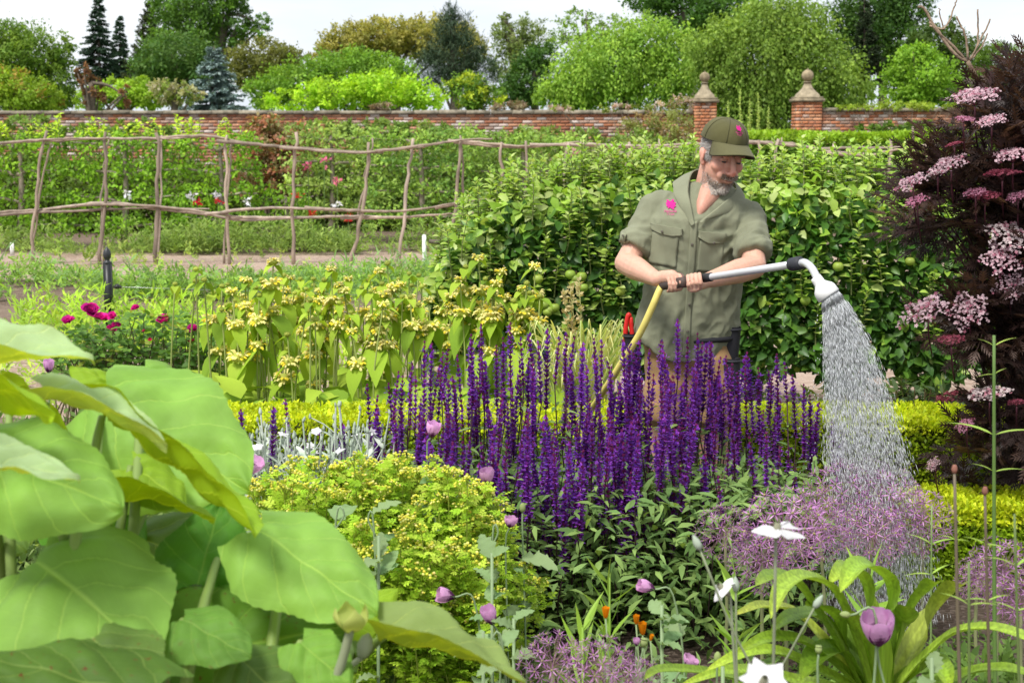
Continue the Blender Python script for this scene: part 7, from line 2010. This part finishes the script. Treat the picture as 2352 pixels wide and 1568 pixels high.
hairr = hd & (z_ > -.035) & (z_ < .075) & (np.abs(x_) > .055) & (y_ < .035) & (y_ > -.11) & ~((np.abs(x_) > .074) & (y_ > -.04) & (y_ < .02) & (z_ < .03)) & (z_ > -.01 - y_ * .2)
strands('hair', hairr, 2600, lambda lp, r: r.uniform(.008, .015, len(lp)), lambda lp, r: np.array([0.42, 0.39, 0.36]) * r.uniform(.5, 1.2, (len(lp), 1)), 4, lambda lp: np.stack([0 * lp[:, 0], -.5 + 0 * lp[:, 0], -.8 + 0 * lp[:, 0]], 1))
hb = hd & (z_ > -.07) & (z_ < .07) & (y_ < -.06)
strands('back_hair', hb, 2600, lambda lp, r: r.uniform(.008, .015, len(lp)), lambda lp, r: np.array([0.36, 0.33, 0.3]) * r.uniform(.5, 1.2, (len(lp), 1)), 5, lambda lp: np.stack([0 * lp[:, 0], -.2 + 0 * lp[:, 0], -1 + 0 * lp[:, 0]], 1))
for s in (1, -1):   # eyes, mostly lidded as he looks down
    m = MB(); c = hl((.033 * s, .0835, .0055)); ell(m, c, (.0095, .0085, .0052), HR, 14, 10); 
    m2 = MB(); ell(m2, c, np.array([.0098, .0085, .0042]), HR, 14, 10)
    m2.c4 = [np.full((len(m2.f4[0]), 3), .06)]; m2.c3 = [np.full((len(f), 3), .06) for f in m2.f3]
    m2.build('eye', M['rubber'], person, smooth=True)

# ---- shirt
sh = MB()
rings = [(822, 1566, .185, .125, .02), (790, 1573, .2, .133, .02), (745, 1580, .205, .136, .02), (690, 1585, .196, .13, .01), (620, 1595, .194, .13, .0), (550, 1606, .2, .137, -.01), (500, 1612, .205, .132, -.01), (470, 1616, .182, .115, .0), (446, 1620, .135, .095, .012), (428, 1624, .1, .082, .02), (418, 1627, .078, .072, .025)]
py_ = np.array([r[0] for r in rings], float); tt = np.linspace(0, 1, len(rings)); t2 = np.linspace(0, 1, 46)
rg = [np.interp(t2, tt, np.array([r[i] for r in rings], float)) for i in range(5)]
seg = 48; ang = np.linspace(0, 2 * math.pi, seg, endpoint=False); ty = math.radians(12)
V = []
for k in range(46):
    c = W(rg[1][k], rg[0][k], rg[4][k])
    ca, sa = np.cos(ang), np.sin(ang)
    ex = np.sign(ca) * np.abs(ca) ** .85 * rg[2][k]; ey = np.sign(sa) * np.abs(sa) ** .9 * rg[3][k]
    X = ex * math.cos(ty) - ey * math.sin(ty); Yv = ex * math.sin(ty) + ey * math.cos(ty)
    Z = np.full(seg, c[2])
    low = max(0, 1 - k / 9.0)
    Z = Z + low * (.09 * np.abs(ca) ** 3 + .03 * (sa > 0) * np.abs(sa))
    V.append(np.stack([c[0] + X, c[1] + Yv, Z], 1))
V = np.array(V); n_ = 46
i, j = np.meshgrid(np.arange(n_ - 1), np.arange(seg), indexing='ij'); j2 = (j + 1) % seg
F = np.stack([i * seg + j, i * seg + j2, (i + 1) * seg + j2, (i + 1) * seg + j], -1).reshape(-1, 4)
VV = np.concatenate([V.reshape(-1, 3), V[0].mean(0)[None], V[-1].mean(0)[None]])
sh.add(VV, F); k_ = np.arange(seg); kk = (k_ + 1) % seg
sh.more(np.stack([np.full(seg, n_ * seg), kk, k_], 1)); sh.more(np.stack([np.full(seg, n_ * seg + 1), (n_ - 1) * seg + k_, (n_ - 1) * seg + kk], 1))
cuffR = SR * .28 + ER * .72; cuffL = SL * .22 + EL * .78
for S, C_, E in ((SR, cuffR, ER), (SL, cuffL, EL)):
    inw = W(1614, 500, .0)
    capsule(sh, [inw * .35 + S * .65, S, S * .45 + C_ * .55], [.078, .066, .066], 20)
    tube(sh, smooth_path([S, (S + C_) / 2, C_], 12), np.linspace(.066, .066, 12), 22)
    d = nrm(E - S); tube(sh, [C_ - d * .048, C_ - d * .04, C_ - d * .02, C_, C_ + d * .004], [.067, .073, .074, .071, .066], 22)
me = remeshed(sh, .0055, 6, .5)
co_s = coords(me); nn = normals(me)
# folds: soft drapes over the belly, drag lines at the armpits and elbows, creases in the sleeves
def seg_d(p, a, b):
    ab = b - a; t = np.clip(np.sum((p - a) * ab, 1) / np.dot(ab, ab), 0, 1); q = a + t[:, None] * ab
    return np.linalg.norm(p - q, axis=1), t
from mathutils import noise as mnoise
def ridge(p, sc, seed):
    """irregular creases: folded noise in a stretched space"""
    q = p * np.asarray(sc) + seed
    v = np.array([mnoise.noise(Vector(r)) for r in q])
    return 1 - 2 * np.abs(v)
disp = np.zeros(len(co_s))
x, y, z = co_s.T
belly = np.clip((1.2 - z) / .25, 0, 1)
warp = co_s + .03 * np.stack([np.sin(z * 11), 0 * z, np.sin(x * 9)], 1)
disp += belly * .012 * (ridge(warp @ np.array([[1, 0, .35], [0, 1, 0], [-.3, 0, 1]]), (9, 5, 2.6), 3.1) - .4)
disp += 0.006 * (ridge(warp, (14, 12, 9), 7.7) - .4) + .003 * (ridge(warp, (30, 25, 22), 1.7) - .4)
for S, C_ in ((SR, cuffR), (SL, cuffL)):
    dd, t = seg_d(co_s, S, C_); near = np.clip(1 - (dd - .06) / .04, 0, 1) * np.clip(t * 1.6, .15, 1)
    ax_ = nrm(C_ - S); al = (co_s - S) @ ax_
    disp += near * .012 * (ridge(np.stack([x + al * .6, y, al + .5 * x], 1), (9, 9, 26), 5.5) - .4)
for A, B in ((W(1515, 520, -.1), W(1560, 640, -.13)), (W(1700, 545, -.1), W(1640, 600, -.13)), (W(1700, 560, -.1), W(1690, 640, -.12)), (W(1530, 560, -.1), W(1520, 680, -.1)), (W(1690, 540, -.12), W(1625, 545, -.13)), (W(1610, 640, -.13), W(1660, 760, -.12)), (W(1560, 700, -.13), W(1530, 800, -.12))):
    dd, t = seg_d(co_s, A, B); disp += .008 * np.exp(-(dd / .014) ** 2) * np.sin(math.pi * np.clip(t, .02, .98)) - .006 * np.exp(-((dd - .024) / .012) ** 2) * np.sin(math.pi * np.clip(t, .02, .98))
co_s = co_s + nn * disp[:, None]
SHC = np.array([0.225, 0.235, 0.155])
bvh = BVHTree.FromPolygons([tuple(v) for v in co_s], [tuple(p.vertices) for p in me.polygons])
shirt = finish(me, 'shirt', M['cloth'], person, co_s, SHC)
def hit(px, py, off=.003):
    d = ray(px, py); o = np.array([0, 0, CAM_H])
    h = bvh.ray_cast(Vector(o + d * 3.0), Vector(d))
    if h[0] is None:
        q = bvh.find_nearest(Vector(P(px, py, MY - .12))); return np.array(q[0]) + np.array([0, -off, 0]), np.array([0, -1.0, 0])
    n = np.array(h[1]); n = n if np.dot(n, d) < 0 else -n
    return np.array(h[0]) + n * off, n
def patch(name, quad, parent, colr, off=.004, nx=12, ny=12, mat='cloth', thick=.003, bow=None):
    """cloth piece lying on the shirt; quad = four picture corners"""
    q = np.array(quad, float); V = []
    for j in range(ny + 1):
        for i in range(nx + 1):
            u, v = i / nx, j / ny
            p = (q[0] * (1 - u) + q[1] * u) * (1 - v) + (q[3] * (1 - u) + q[2] * u) * v
            if bow: p = p + np.array([0, bow * math.sin(math.pi * u) ** .8 * v])
            V.append(hit(p[0], p[1], off)[0])
    V = np.array(V).reshape(ny + 1, nx + 1, 3)
    for _ in range(2):   # relax
        V[1:-1, 1:-1] = (V[:-2, 1:-1] + V[2:, 1:-1] + V[1:-1, :-2] + V[1:-1, 2:]) / 4
    V = V.reshape(-1, 3)
    nr = np.array([0, -1, .1]) * thick
    m = MB(); F = [[j * (nx + 1) + i, (j + 1) * (nx + 1) + i, (j + 1) * (nx + 1) + i + 1, j * (nx + 1) + i + 1] for j in range(ny) for i in range(nx)]
    N_ = len(V); rim = [k for k in range(nx + 1)] + [j * (nx + 1) + nx for j in range(1, ny + 1)] + [ny * (nx + 1) + i for i in range(nx - 1, -1, -1)] + [j * (nx + 1) for j in range(ny - 1, 0, -1)]
    m.add(np.concatenate([V + nr, V - nr * 3]), F, colr); m.more([[rim[k], rim[(k + 1) % len(rim)], N_ + rim[(k + 1) % len(rim)], N_ + rim[k]] for k in range(len(rim))], np.asarray(colr) * .9)
    return m.build(name, M[mat], parent, smooth=False)
pk = patch('pocket', [(1497, 530), (1559, 541), (1552, 615), (1491, 603)], shirt, SHC * .97)
fl = patch('pocket_flap', [(1497, 512), (1569, 526), (1566, 541), (1494, 524)], pk, SHC * 1.03, .009, bow=7)
pk2 = patch('pocket', [(1607, 552), (1662, 558), (1655, 628), (1600, 622)], shirt, SHC * .95)
fl2 = patch('pocket_flap', [(1603, 529), (1666, 538), (1662, 556), (1601, 546)], pk2, SHC * 1.03, .009, bow=8)
patch('placket', [(1586, 512), (1602, 506), (1581, 818), (1566, 818)], shirt, SHC * 1.0, .004, 4, 40, thick=.002)
def button(px, py, parent, r=.0055, off=.012):
    p, n = hit(px, py, off); m = MB(); lathe(m, [(0, -.001), (r, 0), (r, .0022), (r * .7, .003), (0, .0024)], 12, p, (0.14, 0.13, 0.1), R=along(n)); m.build('button', M['rubber'], parent, smooth=True)
button(1526, 530, fl, off=.016); button(1635, 556, fl2, off=.016)
for py in (560, 630, 698, 760): button(1594 - (py - 512) * .065, py, shirt, off=.008)
def ring_strip(name, inner, outer, parent, colr, n=44, bulge=.006):
    a, b = smooth_path(inner, n), smooth_path(outer, n); mid = (a + b) / 2; c0 = mid.mean(0); mid = mid + nrm(mid - c0) * bulge
    V = np.concatenate([a, mid, b]); nr = nrm(V - c0) * .0025
    m = MB(); F = [[k * n + i, k * n + i + 1, (k + 1) * n + i + 1, (k + 1) * n + i] for k in range(2) for i in range(n - 1)]
    m.add(V + nr, F, colr); m.add(V - nr, np.array(F)[:, ::-1], np.asarray(colr) * .95)
    m.add(np.concatenate([(V + nr)[2 * n:], (V - nr)[2 * n:]]), [[i, i + 1, n + i + 1, n + i] for i in range(n - 1)], colr)
    m.add(np.concatenate([(V + nr)[:n], (V - nr)[:n]]), [[i, i + 1, n + i + 1, n + i] for i in range(n - 1)], colr)
    return m.build(name, M['cloth'], parent, smooth=True)
ring_strip('collar', [hit(1594, 512, .012)[0], W(1586, 470, -.15), W(1580, 432, -.09), W(1594, 392, .02), W(1640, 392, .1), W(1682, 412, .06), W(1690, 438, -.03), W(1655, 472, -.125), hit(1606, 508, .014)[0]],
           [hit(1586, 516, .01)[0], hit(1556, 462, .012)[0], W(1548, 432, -.03), W(1556, 414, .06), W(1640, 415, .13), W(1702, 440, .07), W(1706, 464, -.03), W(1668, 488, -.115), hit(1616, 506, .012)[0]], shirt, SHC * 1.05)
# sleeve tabs
for q in ([(1430, 535), (1441, 538), (1432, 572), (1420, 567)], [(1712, 580), (1724, 580), (1722, 612), (1710, 612)]):
    tb = patch('sleeve_tab', q, shirt, SHC * 1.05, .006, 4, 8, thick=.002); button((q[0][0] + q[1][0]) / 2, q[0][1] + 6, tb, .005, .012)
# embroidered sprig emblem with two lines of lettering, built once in the plane and laid on cloth
def text_mesh(body, size):
    cu = bpy.data.curves.new('t', 'FONT'); cu.body = body; cu.size = size; cu.align_x = 'CENTER'
    o = bpy.data.objects.new('t', cu); COL.objects.link(o); dg = bpy.context.evaluated_depsgraph_get()
    me = bpy.data.meshes.new_from_object(o.evaluated_get(dg)); v = coords(me)[:, :2]; f = [list(p.vertices) for p in me.polygons]
    bpy.data.objects.remove(o); bpy.data.meshes.remove(me); return v, f
def emblem2d():
    """oak sprig: lobed leaves and acorns over the name, unit height about 1"""
    polys = []
    def blade(cx, cy, a, L, wd, lob=3):
        n = 15; t = np.linspace(0, 1, n); w_ = wd * np.sin(math.pi * t ** .8) ** .7 * (1 + .3 * np.sin(t * lob * 6.28))
        up = np.stack([t * L, w_], 1); dn_ = np.stack([t * L, -w_], 1)[::-1][1:-1]
        p = np.concatenate([up, dn_]); R = np.array([[math.cos(a), -math.sin(a)], [math.sin(a), math.cos(a)]]); polys.append(p @ R.T + np.array([cx, cy]))
    for a, L in ((2.25, .42), (1.05, .42), (2.9, .34), (.3, .36), (-.35, .36), (3.5, .3)): blade(.0, .38, a, L, .1)
    blade(.05, .3, -1.0, .32, .09, 1); blade(-.02, .32, 4.1, .26, .07, 1)
    tris = []; vs = []
    for p in polys:
        b = len(vs); c = p.mean(0); vs.append(c); vs.extend(p)
        for k in range(len(p)): tris.append([b, b + 1 + k, b + 1 + (k + 1) % len(p)])
    for body, yy in (('National', -.12), ('Trust', -.32)):
        v, f = text_mesh(body, .22); b = len(vs); vs.extend(v + np.array([0, yy]))
        for q in f:
            for k in range(1, len(q) - 1): tris.append([b + q[0], b + q[k], b + q[k + 1]])
    return np.array(vs), np.array(tris)
EV, EF = emblem2d()
PINK = np.array([0.72, 0.03, 0.3])
m = MB(); m.add([hit(1541 + q[0] * 36, 481 - (q[1] - .1) * 34, .005)[0] for q in EV], EF, PINK); m.build('emblem', M['petal'], shirt)

# ---- cap
OLV = np.array([0.105, 0.1, 0.042])
def cap_pt(th, h):
    """th = angle from the front, h = 0 at the band .. 1 at the top"""
    a = h * math.pi / 2
    r = np.cos(a) ** .75
    rx, ry, rz = .0915, .109, .088
    z0 = .071 + .01 * math.cos(th) * (1 - h)
    zz = z0 + np.sin(a) * rz
    return np.array([math.sin(th) * rx * r, -.012 + math.cos(th) * ry * r * (1 + .02 * (1 - h)), zz])
cap_o = MB(); nt_, nh_ = 72, 16
V = []
rngc = np.random.RandomState(5)
for kk_ in range(nh_ + 1):
    for ii in range(nt_):
        th = ii / nt_ * 2 * math.pi; p = cap_pt(th, min(.985, kk_ / nh_)); w_ = 1 + .008 * math.sin(th * 6 + 1) * (1 - kk_ / nh_) + .006 * math.sin(th * 11 + kk_ * .7)
        seam = .0025 * math.exp(-(((th / (math.pi / 3)) % 1 - .5) / .035) ** 2) if kk_ > 0 else 0
        pc = np.array([0, -.012, p[2]]); V.append(hl(pc + (p - pc) * (w_ - seam * 12 * .5)))
F = [[k * nt_ + i, k * nt_ + (i + 1) % nt_, (k + 1) * nt_ + (i + 1) % nt_, (k + 1) * nt_ + i] for k in range(nh_) for i in range(nt_)]
cap_o.add(np.array(V), F, OLV); cap_o.more([[nh_ * nt_, nh_ * nt_ + i, nh_ * nt_ + i + 1] for i in range(1, nt_ - 1)], OLV)
capo = cap_o.build('cap', M['cloth'], person, smooth=True)
for s in range(6):
    th = (s + .5) * math.pi / 3; m = MB(); tube(m, [hl(cap_pt(th, h) * np.array([1.004, 1.004, 1.0])) for h in np.linspace(0, .97, 12)], .0011, 5, OLV * .6); m.build('seam', M['cloth'], capo)
m = MB(); tube(m, [hl(cap_pt(th, 0) * np.array([1.005, 1.005, 1])) for th in np.linspace(0, 2 * math.pi, 60)], .0022, 6, OLV * .6); m.build('band_edge', M['cloth'], capo)
m = MB(); ell(m, hl((0, -.012, .158)), (.006, .006, .003), HR, 12, 8); m.c4 = [np.repeat(OLV[None], len(m.f4[0]), 0)]; m.c3 = [np.repeat(OLV[None], len(f), 0) for f in m.f3]; m.build('top_button', M['cloth'], capo, smooth=True)
V = []; nb, nd = 36, 12
for dz in (.0022, -.0022):
    for jx in range(nd + 1):
        v = jx / nd
        for ix in range(nb + 1):
            s = ix / nb * 2 - 1; th = s * 1.12
            p0 = cap_pt(th, .0)
            ext = .07 * (1 - abs(s) ** 3.2) ** .6
            p = p0 + np.array([math.sin(th) * .35, 1.0, 0]) * ext * v
            p[2] += -.012 * v - .04 * (abs(s) ** 2.0) * v + dz - .006 * v * v
            V.append(hl(p))
V = np.array(V); K = (nb + 1) * (nd + 1)
F = [[j * (nb + 1) + i, j * (nb + 1) + i + 1, (j + 1) * (nb + 1) + i + 1, (j + 1) * (nb + 1) + i] for j in range(nd) for i in range(nb)]
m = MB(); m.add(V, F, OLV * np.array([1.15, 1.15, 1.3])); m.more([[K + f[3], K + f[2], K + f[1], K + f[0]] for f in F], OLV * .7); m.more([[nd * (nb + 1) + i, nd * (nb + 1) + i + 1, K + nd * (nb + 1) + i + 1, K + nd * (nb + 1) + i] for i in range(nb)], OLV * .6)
m.build('brim', M['cloth'], capo, smooth=False)
def on_cap(ex, ey):
    p = cap_pt(ex / .11, np.clip(.42 + ey / .15, 0, .95)); return hl(p * np.array([1.06, 1.05, 1.0]) + np.array([0, .007, .008]))
m = MB(); m.add([on_cap(-(q[0]) * .052 + .008, (q[1] - .1) * .05) for q in EV], EF, PINK); m.build('emblem', M['petal'], capo)

# ---- shorts, boots, belt pouch
TAN = np.array([0.35, 0.215, 0.1])
so = MB()
ell(so, W(1580, 790, .03), (.178, .125, .13))
for hp, knee, ank in legs:
    capsule(so, [hp, (hp + knee) / 2, knee + np.array([0, 0, .05])], [.105, .1, .092], 20)
    tube(so, [knee + np.array([0, 0, .09]), knee + np.array([0, 0, .02])], [.092, .096], 20)
me = remeshed(so, .007, 4, .5); cs = coords(me); ns_ = normals(me)
cs = cs + ns_ * (.0035 * np.sin(cs[:, 0] * 40 + cs[:, 2] * 30) + .003 * np.sin(cs[:, 2] * 55 + cs[:, 1] * 20))[:, None]
finish(me, 'shorts', M['cloth'], person, cs, TAN)
bt = MB()
for hp, knee, ank in legs:
    tube(bt, [ank + np.array([0, 0, .12]), ank + np.array([0, 0, .04]), ank - np.array([0, 0, .06])], [.055, .05, .052], 16); capsule(bt, [ank - np.array([0, -.02, .05]), ank + np.array([0, -.1, -.055]), ank + np.array([0, -.18, -.06])], [.05, .045, .04], 14)
me = remeshed(bt, .006, 3, .5); cb = coords(me); cb[:, 2] = np.maximum(cb[:, 2], .004); finish(me, 'boots', M['rubber'], person, cb, (0.14, 0.075, 0.035))
BLK = (0.02, 0.02, 0.024)
m = MB(); tube(m, [W(1580, 772, .03) + np.array([math.cos(a) * .186, math.sin(a) * .13, .0]) for a in np.linspace(0, 2 * math.pi, 40)], .012, 8, BLK, cap=False); m.build('belt', M['rubber'], person, smooth=True)
def pouch(name, px, py0, py1, wpx, dy, colr, tilt=0.0):
    a, b = W(px, py0, dy), W(px + tilt, py1, dy); w_ = wpx * mpp(MY) / 2; m = MB()
    V = []
    for u in np.linspace(0, 1, 8):
        c = a * (1 - u) + b * u; ww = w_ * (1 - .12 * u); d = .028 * (1 - .2 * u)
        V += [c + np.array([math.cos(t) * ww * (1 if abs(math.cos(t)) < .9 else 1), math.sin(t) * d, 0]) for t in np.linspace(0, 2 * math.pi, 14, endpoint=False)]
    F = [[i * 14 + j, i * 14 + (j + 1) % 14, (i + 1) * 14 + (j + 1) % 14, (i + 1) * 14 + j] for i in range(7) for j in range(14)]
    m.add(np.array(V), F, colr); m.more([[7 * 14, 7 * 14 + i, 7 * 14 + i + 1] for i in range(1, 13)], colr)
    o = m.build(name, M['rubber'], person); 
    m = MB(); tube(m, [V[j] + np.array([0, -.002, -.01]) for j in range(14)] + [V[0] + np.array([0, -.002, -.01])], .0035, 6, np.array(colr) * 1.8); m.build('rim', M['rubber'], o)
    return o
pouch('tool_pouch', 1672, 750, 850, 62, -.02, (0.022, 0.022, 0.027), -6); pouch('tool_pouch', 1680, 822, 905, 44, -.06, (0.03, 0.03, 0.035), -2); pouch('holster', 1446, 765, 850, 30, -.03, BLK, 8)

# ------------------------------------------------------------------ things he carries: secateurs, wand, hose, water
sec = thing('secateurs', 'red-handled secateurs stuck in the gardener\'s hip holster', 'tool', W(1448, 790, -.03))
for pts in ([(1440, 800), (1436, 770), (1440, 735), (1444, 722), (1449, 728)], [(1452, 800), (1452, 770), (1450, 745), (1450, 728)]):
    m = MB(); tube(m, smooth_path([W(x, y, -.03) for x, y in pts], 14), [.004, .006, .008, .009, .0095, .0095, .009, .009, .009, .009, .009, .0085, .007, .005], 10, (0.62, 0.02, 0.015)); m.build('handle', M['red'], sec, smooth=True)
m = MB(); tube(m, [W(1446, 796, -.03), W(1450, 850, -.03)], [.008, .003], 8, (0.4, 0.4, 0.42)); m.build('blade', M['alu'], sec, smooth=True)

wand = thing('watering_wand', 'long aluminium watering wand with a bent neck and white rose held by the gardener', 'watering wand', WA)
ALU = (0.66, 0.67, 0.68)
m = MB(); tube(m, [WB - wax * .02, WB, (WB + WC) / 2, WC], .0128, 16, ALU); m.build('tube', M['alu'], wand, smooth=True)
m = MB(); tube(m, [WA - wax * .03, WA - wax * .02, WA, WA + wax * .05, WB - wax * .03, WB - wax * .005], [.013, .0165, .0165, .0155, .016, .0145], 14, (0.06, 0.045, 0.04)); m.build('grip', M['rubber'], wand, smooth=True)
g2 = WA + wax * .105; m = MB(); box(m, (-.018, -.021, -.019), (.018, .021, .019), (0.09, 0.06, 0.05)); vv = m.v[0] @ frames(wax[None], np.array([[0, 0, 1.0]]))[0].T + g2; m.v = [vv]; m.build('valve_body', M['rubber'], wand)
m = MB(); tube(m, smooth_path([g2 + np.array([0, -.005, .018]), g2 + wax * -.02 + np.array([0, 0, .032]), g2 - wax * .055 + np.array([0, 0, .034])], 8), .0055, 8, (0.16, 0.1, 0.08)); m.build('trigger_lever', M['rubber'], wand, smooth=True)
cl = WB + (WC - WB) * .17
m = MB(); tube(m, [cl - wax * .024, cl - wax * .02, cl + wax * .02, cl + wax * .024], [.0135, .0165, .0165, .0135], 14, (0.03, 0.03, 0.032)); m.build('sleeve_joint', M['rubber'], wand, smooth=False)
m = MB(); tube(m, [WC - wax * .028, WC - wax * .022, WC, WC + wax * .022, WC + wax * .028], [.015, .0225, .0235, .0225, .015], 16, (0.035, 0.037, 0.045)); m.build('coupling', M['rubber'], wand, smooth=False)
hp0, hp1 = P(1880, 646, 4.55), P(1906, 680, 4.52)
hax = nrm(np.array([.55, -.28, -.8]))
m = MB(); tube(m, smooth_path([WC + wax * .02, P(1850, 604, 4.63), P(1866, 618, 4.59), hp0], 18), .0128, 16, ALU); m.build('bent_neck', M['alu'], wand, smooth=True)
hc = hp0 - hax * .005
WHT = (0.78, 0.78, 0.77)
m = MB(); lathe(m, [(.0, -.012), (.017, -.012), (.0185, .0), (.0185, .012), (.024, .02), (.033, .03), (.037, .04), (.0385, .062), (.036, .064)], 28, hc, WHT, R=along(hax)); rose = m.build('rose_head', M['white'], wand, smooth=False)
m = MB(); lathe(m, [(.036, .0635), (.03, .068), (.015, .071), (0, .072)], 28, hc, (0.55, 0.56, 0.57), R=along(hax)); m.build('perforated_plate', M['alu'], rose, smooth=True)

hose = MB()
hpts = [WA - wax * .028 , P(1512, 672, 5.27), P(1498, 705, 5.27), P(1470, 765, 5.3), P(1430, 830, 5.36), P(1395, 885, 5.45), P(1372, 920, 5.6), P(1350, 960, 5.8)]
e = hpts[-1]; hpts += [np.array([e[0] - .04, 5.9, .25]), np.array([e[0] - .15, 6.0, .05]), np.array([e[0] - .6, 6.0 - .2, .016]), np.array([e[0] - 1.4, 5.7, .016])]
tube(hose, smooth_path(hpts, 70), .0132, 12, (0.72, 0.62, 0.16))
mesh_single('garden_hose', hose, M['hose'], 'yellow garden hose running down from the wand past the gardener\'s hip', 'hose', smooth=True, base=hpts[0])

def spray():
    rng = np.random.RandomState(401)
    Rf = along(hax); jets = 1900; sax = nrm(np.array([.32, -.5, -.9])); src = hc + hax * .074
    tv = np.array([[-.5, 0, 0], [-.1, .5, 0], [-.1, -.25, .43], [-.1, -.25, -.43], [.5, 0, 0]])
    tf = np.array([[0, 2, 1], [0, 3, 2], [0, 1, 3], [4, 1, 2], [4, 2, 3], [4, 3, 1]])
    pos, d, L, wd = [], [], [], []
    for j in range(jets):
        r = math.sqrt(rng.rand()); a = rng.uniform(0, 6.283)
        off = Rf @ np.array([math.cos(a) * r * .034, math.sin(a) * r * .034, -.004 * r * r])
        v0 = sax * rng.uniform(1.3, 1.65) + (Rf @ np.array([math.cos(a), math.sin(a), 0])) * r * .5 + rng.normal(0, .035, 3)
        v0[1] *= .8
        p0 = src + off
        t = 0.0
        ph = rng.uniform(0, .01)
        t = ph
        while True:
            p = p0 + v0 * t + np.array([0, 0, -4.905]) * t * t; v = v0 + np.array([0, 0, -9.81]) * t
            if p[2] < .12 or t > .55: break
            sp = np.linalg.norm(v); ln = rng.uniform(.014, .036) * (1 if t > .05 else 1.3)
            pos.append(p + rng.normal(0, .0035, 3) * (t / .3)); d.append(v); L.append(ln); wd.append(rng.uniform(.0008, .0016))
            t += (ln * rng.uniform(1.3, 2.6) * (1 + t * 3.0)) / sp
    pos, d, L, wd = np.array(pos), np.array(d), np.array(L), np.array(wd)
    m = MB(); scatter(m, (tv, [tf]), pos, frames(d, np.array([0.2, -1.0, 0.1])), np.stack([L, wd, wd], 1), (0.9, 0.92, 0.94))
    # stray drops and leaks from the rim
    n = 130; t = rng.uniform(0, .45, n); p0 = src + Rf[:, 0] * .036 * rng.choice([-1, 1], n)[:, None]
    v0 = np.stack([rng.normal(-.12, .1, n), rng.normal(-.1, .12, n), rng.uniform(-.6, .3, n)], 1)
    p = p0 + v0 * t[:, None] + np.array([0, 0, -4.9]) * (t * t)[:, None]; v = v0 + np.array([0, 0, -9.8]) * t[:, None]
    scatter(m, (tv, [tf]), p, frames(v, np.array([.2, -1, .1])), np.stack([rng.uniform(.005, .012, n), rng.uniform(.002, .004, n), rng.uniform(.002, .004, n)], 1), (0.9, 0.92, 0.94))
    mm = bpy.data.materials.new('water'); mm.use_nodes = True; b = mm.node_tree.nodes['Principled BSDF']
    b.inputs['Base Color'].default_value = (.93, .96, .98, 1); b.inputs['Roughness'].default_value = .3; b.inputs['Transmission Weight'].default_value = .2; b.inputs['IOR'].default_value = 1.33; b.inputs['Specular IOR Level'].default_value = .6
    o = m.build('water_spray', mm); tag(o, 'fan of water jets falling from the wand\'s white rose onto the alliums', 'water', None, 'stuff')
    return len(pos)
spray()
